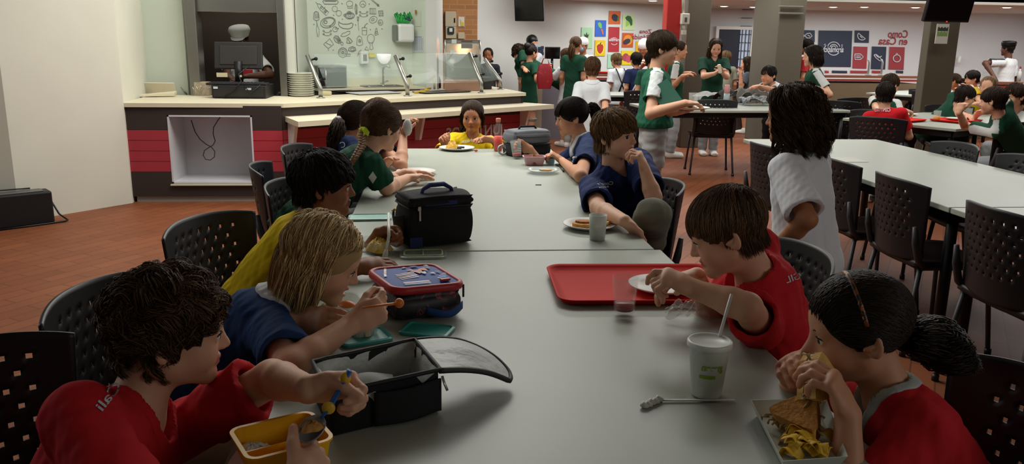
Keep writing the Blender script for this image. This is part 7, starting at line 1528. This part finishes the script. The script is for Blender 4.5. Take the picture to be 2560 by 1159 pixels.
for a in np.linspace(-1.45, 1.45, 26): hb.append(i11['T'](.0835*math.sin(a), -.004+.010*math.cos(a), .030+.0895*math.cos(a)-.004*abs(a)))
b.tube(hb, .0042, 7, flat=1.2); b.build('headband', pattern_mat('tortoise', [(0, '7A3E14'), (.45, '2A160C'), (.55, 'A8662A'), (.62, 'C9C3B4')], 30), i11['root'], 'tortoiseshell headband', True)
sandwich('sandwich with shredded filling bitten by the girl in red', sw, frame(nrm(V3(-.2, -.5, -.75)), nrm(V3(.85, .3, -.35)), nrm(np.cross(nrm(V3(-.2, -.5, -.75)), nrm(V3(.85, .3, -.35))))), 1.0, mat('pale_toast', 'CFA558', .8, vary=.25, vscale=50, bump=.3, bscale=110))
# --- standing child in white with long wavy hair
i12 = person('person in a white shirt with long wavy dark hair, standing with back half turned', onD(1980, 290, 3.12), 312, 4, 0, taz=318, pel=(1.42, 2.95, .69), seated=False, stature=1.40, q=.004, hair='wavy', part=-.005, hscale=.97, hcol=('1C140E', '5A4230'), skin='tan', shirt=('E8EAF0', .86), collar='D2D6E0', neck='polo', slack=1.8, wr=.003, hopts=dict(L=.160, n=6200, lift=.24, wave=.012, wf=60, free=.03, clump=44, spread=.006), bottom=('pants', '4A4C50'),
    arms=(A(V3(1.24, 2.84, .70), pole=(.2, -.9, 0), hd=(-.25, .3, -.9), pn=(.7, .5, 0), curl=.3), A(V3(1.50, 3.06, .60), pole=(.2, .6, 0))))
# --- standing boy with a plate
pl = onD(1733, 272, 5.72); w_r, w_l = onD(1712, 258, 5.64), onD(1690, 280, 5.80)
i13 = person('person in a green shirt and grey shorts, standing and carrying a plate', onD(1658, 121, 5.9), 104, 4, 0, taz=104, seated=False, stature=1.60, hscale=1.06, hem=-.09, q=.005, hair='thick', hcol=('1E1610', '4A3622'), skin='fair', shirt=('1F5640', .62), neck='crew', stripe=shoulder_stripe('C9CDCB', width=.72), bottom=('shorts', 'A5A6A6'), shoes='DAD7CE', slack=1.3,
    arms=(A(w_l, pole=(-.1, .5, -1), hd=(1, .0, .1), pn=(0, 0, 1), curl=.15), A(w_r, pole=(-.6, -.4, -1), hd=(1, .05, .0), pn=(0, 0, -1), curl=.35)), hopts=dict(L=.07, wave=0, fringe=.045, side=.3, lift=.09, gw=.3))
plate(pl-V3(0, 0, .004), .115, 'white plate carried by the standing boy in green'); tumbler(onD(1732, 268, 5.70), .028, .034, .10, 'glass under the hand of the standing boy, on his plate', clear)
lump('food', 'mixed food on the plate carried by the standing boy', 'food', pl+V3(-.03, 0, .004), .05, .02, mat('mixed_food', '8A6A3A', .7, vary=.6, vscale=60, bump=.5, bscale=90), 21, None, .8, 'stuff')
b = MB(); q = [onD(1668, 196, 5.72), onD(1714, 262, 5.72), onD(1664, 287, 5.72), onD(1626, 222, 5.72)]; nn_ = nrm(np.cross(q[1]-q[0], q[3]-q[0])); vs = [p+nn_*.004 for p in q]+[p-nn_*.004 for p in q]; b.raw(vs, [[0, 1, 2, 3], [7, 6, 5, 4], [0, 4, 5, 1], [1, 5, 6, 2], [2, 6, 7, 3], [3, 7, 4, 0]], False); o = b.build('folder', mat('green_folder', '3F7363', .5)); tag(o, 'green folder clamped under the arm of the standing boy', 'folder')
# ------------------------------------------------------------------ people further back
FQ = .0085
def far(label, x, y, d, az, pitch=0, **k):
    kw = dict(q=FQ, low=.3, eyes=False, seated=False, wr=.0015, hair='short', hcol='dkbrown', skin='warm', bottom=('pants', '3A3C40'), neck='crew'); kw.update(k)
    h_ = onD(x, y, d)
    if not kw['seated'] and 'stature' not in k: kw['stature'] = max(1.15, min(1.75, h_[2]+.125))
    return person(label, h_, az, pitch, **kw)
GS = dict(shirt=(GREEN, .66)); WS = dict(shirt=('CDD1D4', .7))
far('person in a white shirt seen from behind, under the fruit posters', 1481, 170, 8.0, 8, 2, q=.006, low=.6, hair='bowl', hcol='brown', skin='fair', neck='polo', collar='D4D8DC', **WS, arms=(A(onD(1440, 300, 7.8)), A(onD(1500, 300, 7.8))), hopts=dict(fringe=.06))
j = far('person in green with a white shoulder, behind the standing boy, hands held forward', 1699, 125, 10.2, 104, 4, hair='tied', tie=(0, -.1, 0), **GS, stripe=shoulder_stripe('C9CDCB', width=.7), arms=(A(onD(1712, 183, 10.1), hd=(1, 0, .2)), A(onD(1706, 190, 9.95), hd=(1, 0, .3))), bottom=('pants', '9A9C9E')); tail(j['root'], [j['T'](0, -.1, 0), j['T'](0, -.12, -.08), j['T'](0, -.1, -.2)], .03, .012, j['h1'], j['h2'], 3, n=120, rad=.004)
j = far('person in dark green with long dark hair, looking down at a sandwich by the pillar', 1789, 118, 10.4, 188, 22, hair='long', part=.0, skin='fair', eyes=True, low=.5, q=.0065, shirt=('173A2C', .7), neck='v', bottom=('pants', '8E9092'), arms=(A(onD(1806, 182, 10.15), hd=(-.4, -.3, .6)), A(onD(1786, 184, 10.15), hd=(.6, -.2, .5))))
b = MB(); b.box(onD(1799, 172, 10.05), (.035, .05, .11), .008, R=rotM('Y', -.2)); o = b.build('sandwich', mat('pale_bread', 'D8CDB4', .7)); tag(o, 'pale sandwich held by the long-haired girl in dark green', 'sandwich')
far('person in a white polo sitting by the square pillar, arms on the table', 1921, 188, 9.6, 245, 8, seated=True, pel=(4.35, 9.7, .55), neck='polo', collar='D4D8DC', skin='warm', hair='bowl', hcol='black', stature=1.3, **WS, arms=(A(onD(1898, 216, 9.3)), A(onD(1890, 215, 9.25), hd=(-1, 0, 0))))
far('person in green with a dark bob, in profile right of the square pillar', 2031, 140, 8.7, 288, 6, q=.006, low=.5, hair='bob', part=.0, hcol='black', skin='fair', **GS, stripe=shoulder_stripe('B9BDBC', width=.6), arms=(A(onD(2030, 215, 8.5), pole=(.8, 0, -.4)), None), hopts=dict(L=.10), bottom=('pants', '8E9092'))
j = far('person in a red shirt with black hair seen from behind at the right-hand table', 2213, 236, 7.25, 30, 8, seated=True, pel=(4.02, 6.95, .53), q=.006, low=.6, hair='bowl', hcol='black', skin='fair', stature=1.36, shirt=('C01822', .65), arms=(A(onD(2190, 300, 7.4)), A(onD(2262, 300, 7.4))), hopts=dict(fringe=.05))
px_text(j, 'CENTRO', 2206, 275, 40, 0, 'D8C8C8')
far('person in green behind the red-shirted boy, writing with a pen', 2226, 212, 8.3, 65, 12, seated=True, pel=(4.55, 8.05, .53), hair='bowl', hcol='dkbrown', skin='fair', stature=1.36, **GS, stripe=shoulder_stripe('C9CDCB', width=.6), arms=(A(onD(2200, 280, 8.0)), A(onD(2262, 276, 8.0), hd=(1, 0, -.2), curl=.7)))
far('person in green bending low over the right-hand table, seen in profile', 2413, 242, 8.1, 100, 14, seated=True, pel=(5.25, 8.35, .55), hair='bowl', hcol='black', skin='fair', stature=1.36, **GS, arms=(A(onD(2420, 290, 7.9)), A(onD(2440, 290, 7.8))))
far('person in green with elbows on a red tray, head turned from the camera', 2482, 252, 6.55, 322, 8, seated=True, pel=(5.02, 6.5, .53), q=.006, low=.6, hair='bowl', hcol=('1E1613', '3A2A20'), skin='fair', stature=1.36, **GS, stripe=shoulder_stripe('C9CDCB', width=.72), arms=(A(onD(2398, 282, 6.65), e=onZ(2412, 314, .79), hd=(.1, .1, 1), pn=(.9, .3, 0), curl=1.0, thumb=.8), A(onD(2500, 310, 6.9))), hopts=dict(fringe=.06), bottom=('pants', '8E9092'))
far('person in green at the right edge with a white shoulder, face turned left', 2535, 240, 7.1, 262, 4, seated=True, pel=(5.75, 7.2, .53), q=.0065, low=.6, eyes=True, hair='bowl', hcol=('1C1410', '44301E'), skin='fair', stature=1.38, **GS, stripe=shoulder_stripe('C9CDCB', width=.6), arms=(A(onD(2520, 315, 6.9)), A(onD(2500, 310, 7.1))), hopts=dict(fringe=.06))
far('person in a yellow shirt with light brown hair, behind the children in green', 2470, 216, 8.7, 225, 6, seated=True, pel=(6.0, 8.9, .53), hair='tied', tie=(0, -.1, .02), hcol='ltbrown', skin='fair', stature=1.34, shirt=('CFAE12', .7), arms=(A(onD(2450, 262, 8.5)), A(onD(2470, 265, 8.5))))
j = far('person in white with a dark ponytail at the table below the screen', 2383, 203, 11.5, 300, 10, seated=True, pel=(7.2, 11.35, .53), hair='tied', tie=(0, -.1, 0), skin='tan', stature=1.34, **WS, arms=(A(onD(2368, 212, 11.2)), A(onD(2390, 225, 11.3)))); tail(j['root'], [j['T'](0, -.1, 0), j['T'](0, -.15, -.06), j['T'](0, -.15, -.2)], .035, .015, j['h1'], j['h2'], 3, n=120, rad=.005)
far('person in white with short dark hair, left of the man in the black cap', 2430, 196, 11.3, 285, 14, seated=True, pel=(7.55, 11.2, .53), hair='bowl', hcol='black', skin='fair', stature=1.34, **WS, arms=(A(onD(2415, 225, 11.1)), A(onD(2430, 228, 11.0))))
j = far('person in a black cap and white shirt standing behind the right counter, back turned', 2519, 122, 12.9, 330, 0, hair='short', hcol='black', skin='dark', stature=1.66, torso=1.12, shirt=('D0D2D2', .75), stripe=shoulder_stripe('3A4048', width=.9), arms=(A(onD(2484, 190, 12.7), pole=(-.3, 0, 0)), None))
b = MB(); b.at(j['T'](0, -.01, .045), j['R']); b.lathe([(.092, 0), (.098, .055), (.09, .075), (0, .085)], 20, sy=1.15); b.build('cap', blackm, j['root'], None, True)
j = far('person at the till in a white cap, face half hidden behind the monitor', 601, 98, 8.45, 184, 16, hair='short', hcol='black', skin='dark', q=.006, low=.4, eyes=True, stature=1.60, torso=1.05, shirt=('D2D4D2', .75), neck='polo', collar='D4D6D4', arms=(A(onD(622, 190, 8.1), e=onD(676, 186, 8.25), hd=(-1, -.2, -.1)), A(onD(570, 192, 8.1), pole=(-.5, 0, -1), hd=(.6, -.5, -.2))))
b = MB(); b.at(j['T'](0, -.005, .040), j['R']); b.lathe([(.086, -.005), (.094, .02), (.110, .055), (.098, .085), (.05, .10), (0, .102)], 24, sy=1.18); b.sheet(lambda u, v: ((u-.5)*.15*(1-.25*v), .085+.065*v*(1-(2*u-1)**2*.4), .004-.015*v), 10, 6, th=.004); b.build('cap', mat('cap_white', 'D6D8D6', .8), j['root'], 'white cap with a peak', True)
b = MB(); b.box(onD(612, 185, 8.22), (.16, .012, .09), .004); b.build('apron_bib', mat('apron_red', 'A31C28', .7), j['root'], 'red apron', True)
far('person in dark clothes peering out beside the warming cabinet', 1220, 138, 12.2, 190, 4, hair='short', hcol='black', skin='brown', shirt=('22242A', .8), stature=1.30)
far('person in green and white leggings leaning on the cashier desk', 1298, 131, 11.7, 75, 24, hair='curly', hcol='dkbrown', stature=1.34, pel=(2.02, 11.55, .74), **GS, arms=(A(onD(1320, 168, 11.5), pole=(0, 0, -1)), A(onD(1312, 172, 11.3), pole=(0, 0, -1))), bottom=('pants', 'C4C2BE'))
j = far('person in green with a bun holding a red gift bag at the desk', 1329, 132, 11.4, 60, 4, hair='tied', tie=(0, -.06, .09), hcol='black', skin='warm', stature=1.34, **GS, bottom=('shorts', '8E9092'), arms=(None, A(onD(1362, 172, 11.1), pole=(-.2, -.3, -1))))
b = MB(); b.ball(j['T'](0, -.085, .095), (.05, .05, .045)); b.build('bun', hair_mat() if False else mat('bun_hair', '1A1410', .6), j['root'], None, True)
j = far('person behind the cashier desk in a dark head cover and blue face mask', 1331, 108, 12.75, 150, 2, hair='short', hcol='black', skin='warm', stature=1.56, shirt=('C9CBCE', .8)); b = MB(); b.at(j['T'](0, -.015, .03), j['R']); b.ball((0, 0, .012), (.088, .105, .092)); b.build('head_cover', blackm, j['root'], None, True)
maskm = mat('blue_mask', '6FA0C4', .7)
b = MB(); b.at(j['T'](0, .055, -.045), j['R']); b.ball((0, 0, 0), (.055, .048, .042)); b.build('face_mask', maskm, j['root'], 'blue face mask', True)
j = far('person in white with very long straight brown hair and a dark pleated skirt', 1416, 140, 11.2, 325, 6, hair='long', part=0., hcol='brown', stature=1.33, **WS, bottom=('skirt', '33353D'), arms=(A(onD(1376, 166, 11.2), pole=(0, 0, -1), hd=(-1, .2, 0)), None), hopts=dict(L=.52))
j = far('person in green with a brown ponytail standing at the counter, back turned', 1440, 112, 11.0, 40, 2, hair='tied', tie=(0, -.1, -.01), hcol='brown', stature=1.42, **GS, bottom=('pants', '9C9A94')); tail(j['root'], [j['T'](0, -.105, -.01), j['T'](0, -.13, -.1), j['T'](0, -.11, -.22)], .035, .018, j['h1'], j['h2'], 4, n=140, rad=.005)
j = far('person in white with a blue mask serving behind the ponytailed girl in green', 1456, 114, 12.9, 215, 4, hair='short', hcol='black', skin='brown', stature=1.56, shirt=('D6D8DA', .8)); b = MB(); b.at(j['T'](0, .055, -.045), j['R']); b.ball((0, 0, 0), (.055, .048, .042)); b.build('face_mask', maskm, j['root'], 'blue face mask', True); b = MB(); b.at(j['T'](0, -.01, .04), j['R']); b.ball((0, 0, .015), (.092, .11, .085)); b.build('cap', _mats['cap_white'], j['root'], 'white cap', True)
j = far('person in a white cap serving behind the counter near the standing boy', 1610, 122, 13.4, 215, 16, hair='short', hcol='black', skin='brown', stature=1.60, shirt=('D6D8DA', .8), arms=(A(onD(1622, 165, 13.2)), A(onD(1606, 165, 13.2)))); b = MB(); b.at(j['T'](0, -.01, .04), j['R']); b.ball((0, 0, .03), (.098, .12, .10)); b.build('cap', _mats['cap_white'], j['root'], 'white cap', True)
j = far('person in white with black crossed braces and a grey skirt, back turned', 1541, 152, 12.0, 340, 18, hair='bowl', hcol='ltbrown', stature=1.24, **WS, bottom=('skirt', '4E5054'))
for sd in (-1, 1):
    b = MB(); f_ = -j['fw']; p0 = j['SC']+j['rt']*sd*.07+f_*.10; p1 = j['pel']-j['rt']*sd*.07+f_*.13+j['t']*.05; b.tube([p0+j['t']*.045-f_*.05, p0, (p0+p1)/2+f_*.012, p1], .013, 6, flat=.4); b.build('brace', blackm, j['root'], 'black crossed brace', True)
j = far('person in a navy shirt with a white strap across the back, near the counter', 1590, 150, 11.6, 350, 4, hair='bowl', hcol='black', stature=1.26, shirt=('1C2445', .7), bottom=('pants', '6A6C70'))
b = MB(); f_ = -j['fw']; b.tube([j['SC']+j['rt']*.09+f_*.08+j['t']*.03, j['SC']+f_*.125-j['t']*.08, j['pel']-j['rt']*.12+f_*.12+j['t']*.10], .016, 6, flat=.4); b.build('strap', _mats['stripe_white'], j['root'], 'white strap', True)
far('person with dark hair standing just left of the standing boy with a plate', 1628, 150, 11.0, 20, 6, hair='thick', hcol='black', stature=1.34, **GS)
far('person with light brown hair in the distance before the dark doorway', 1814, 145, 12.4, 350, 6, hair='bowl', hcol='ltbrown', stature=1.26, shirt=('8A8A78', .7))
far('person in a grey dress partly hidden by the square pillar', 1868, 158, 13.1, 300, 6, hair='long', part=0., hcol='dkbrown', stature=1.36, shirt=('4C4E54', .7), bottom=('skirt', '3C3E46'), arms=(A(onD(1852, 185, 12.9), pole=(0, 0, -1)), None))
far('person in a red top and dark hair behind the profile girl near the pillar', 2016, 118, 11.9, 320, 6, hair='bowl', hcol='black', stature=1.40, shirt=('A3262A', .7))

# ------------------------------------------------------------------ things held in the hands
def held_spoon(name, label, pts, rad, m_, bowl, bowl_r, bm_, extra=None):
    t = thing(name, label, name.split('_')[-1], pts[0]); b = MB(); b.tube([p-pts[0] for p in pts], rad, 9, flat=.55); b.build('handle', m_, t)
    b = MB(); d = nrm(bowl-pts[-1]); n = nrm(np.cross(d, _r2)); sd = np.cross(n, d); b.R = np.stack([d, sd, n], 1); o_ = bowl-pts[0]
    b.T = o_; b.sheet(lambda u, v: ((u-.5)*2*bowl_r*1.35*1., (v-.5)*2*bowl_r*math.sqrt(max(0.02, 1-(2*u-1)**2)), -.008*(1-(2*u-1)**2)*(1-(2*v-1)**2)), 14, 10, th=.0015); b.build('bowl', bm_, t); return t
p0, p1, p2, p3 = onD(874, 925, 1.33), onD(848, 975, 1.33), onD(822, 1020, 1.32), onD(802, 1045, 1.31); bw = onD(778, 1070, 1.30)
t = held_spoon('spoon', 'steel spoon with a blue and yellow handle held by the curly boy', [p0, p1, p2, p3], [.008, .0075, .008, .003], mat('spoon_blue', '2C62A8', .4), bw, .019, mat('spoon_steel', 'A9ABAB', .35, metal=.5))
for c_, r_q in ((p2+V3(0, -.003, .002), (.011, .006, .011)), (p0*.6+p1*.4, (.0085, .0085, .011))): b = MB(); b.at(-p0); b.ball(c_, r_q); b.build('handle_print', mat('spoon_yellow', 'D9A92A', .4), t)
lump('food', 'mouthful of stew on the spoon of the curly boy', 'food', bw+V3(.0, 0, .0), .018, .012, stew, 31, None, .8, 'stuff')
p0, p1 = onD(998, 757, 1.80), onD(905, 768, 1.79); bw = onD(868, 762, 1.80)
t = held_spoon('spoon', 'orange spoon held by the blond boy', [p0, (p0+p1)/2, p1], [.0055, .0048, .004], mat('orange_plastic', 'D9742A', .4), bw, .014, mat('orange_plastic', 'D9742A', .4)); b = MB(); b.at(-p0); b.ball(p0, .011); b.build('handle_knob', _mats['orange_plastic'], t)
p0, p1, p2 = onZ(972, 532, .87), onZ(972, 590, .83), onZ(966, 622, .79); t = thing('fork', 'white plastic fork held over the pasta box by the boy in yellow', 'fork', p0); wf_ = mat('white_plastic', 'DEDFD8', .4)
b = MB(); b.tube([p0-p0, p1-p0, p2-p0], [.005, .005, .004], 8, flat=.5); b.build('handle', wf_, t)
b = MB(); b.at(-p0); hd_ = nrm(p2-p1)
for i in range(4): q = p2+_r2*(.0045*(i-1.5)); b.tube([p2, q+hd_*.014, q+hd_*.040], [.003, .0022, .0012], 6)
b.build('tines', wf_, t)
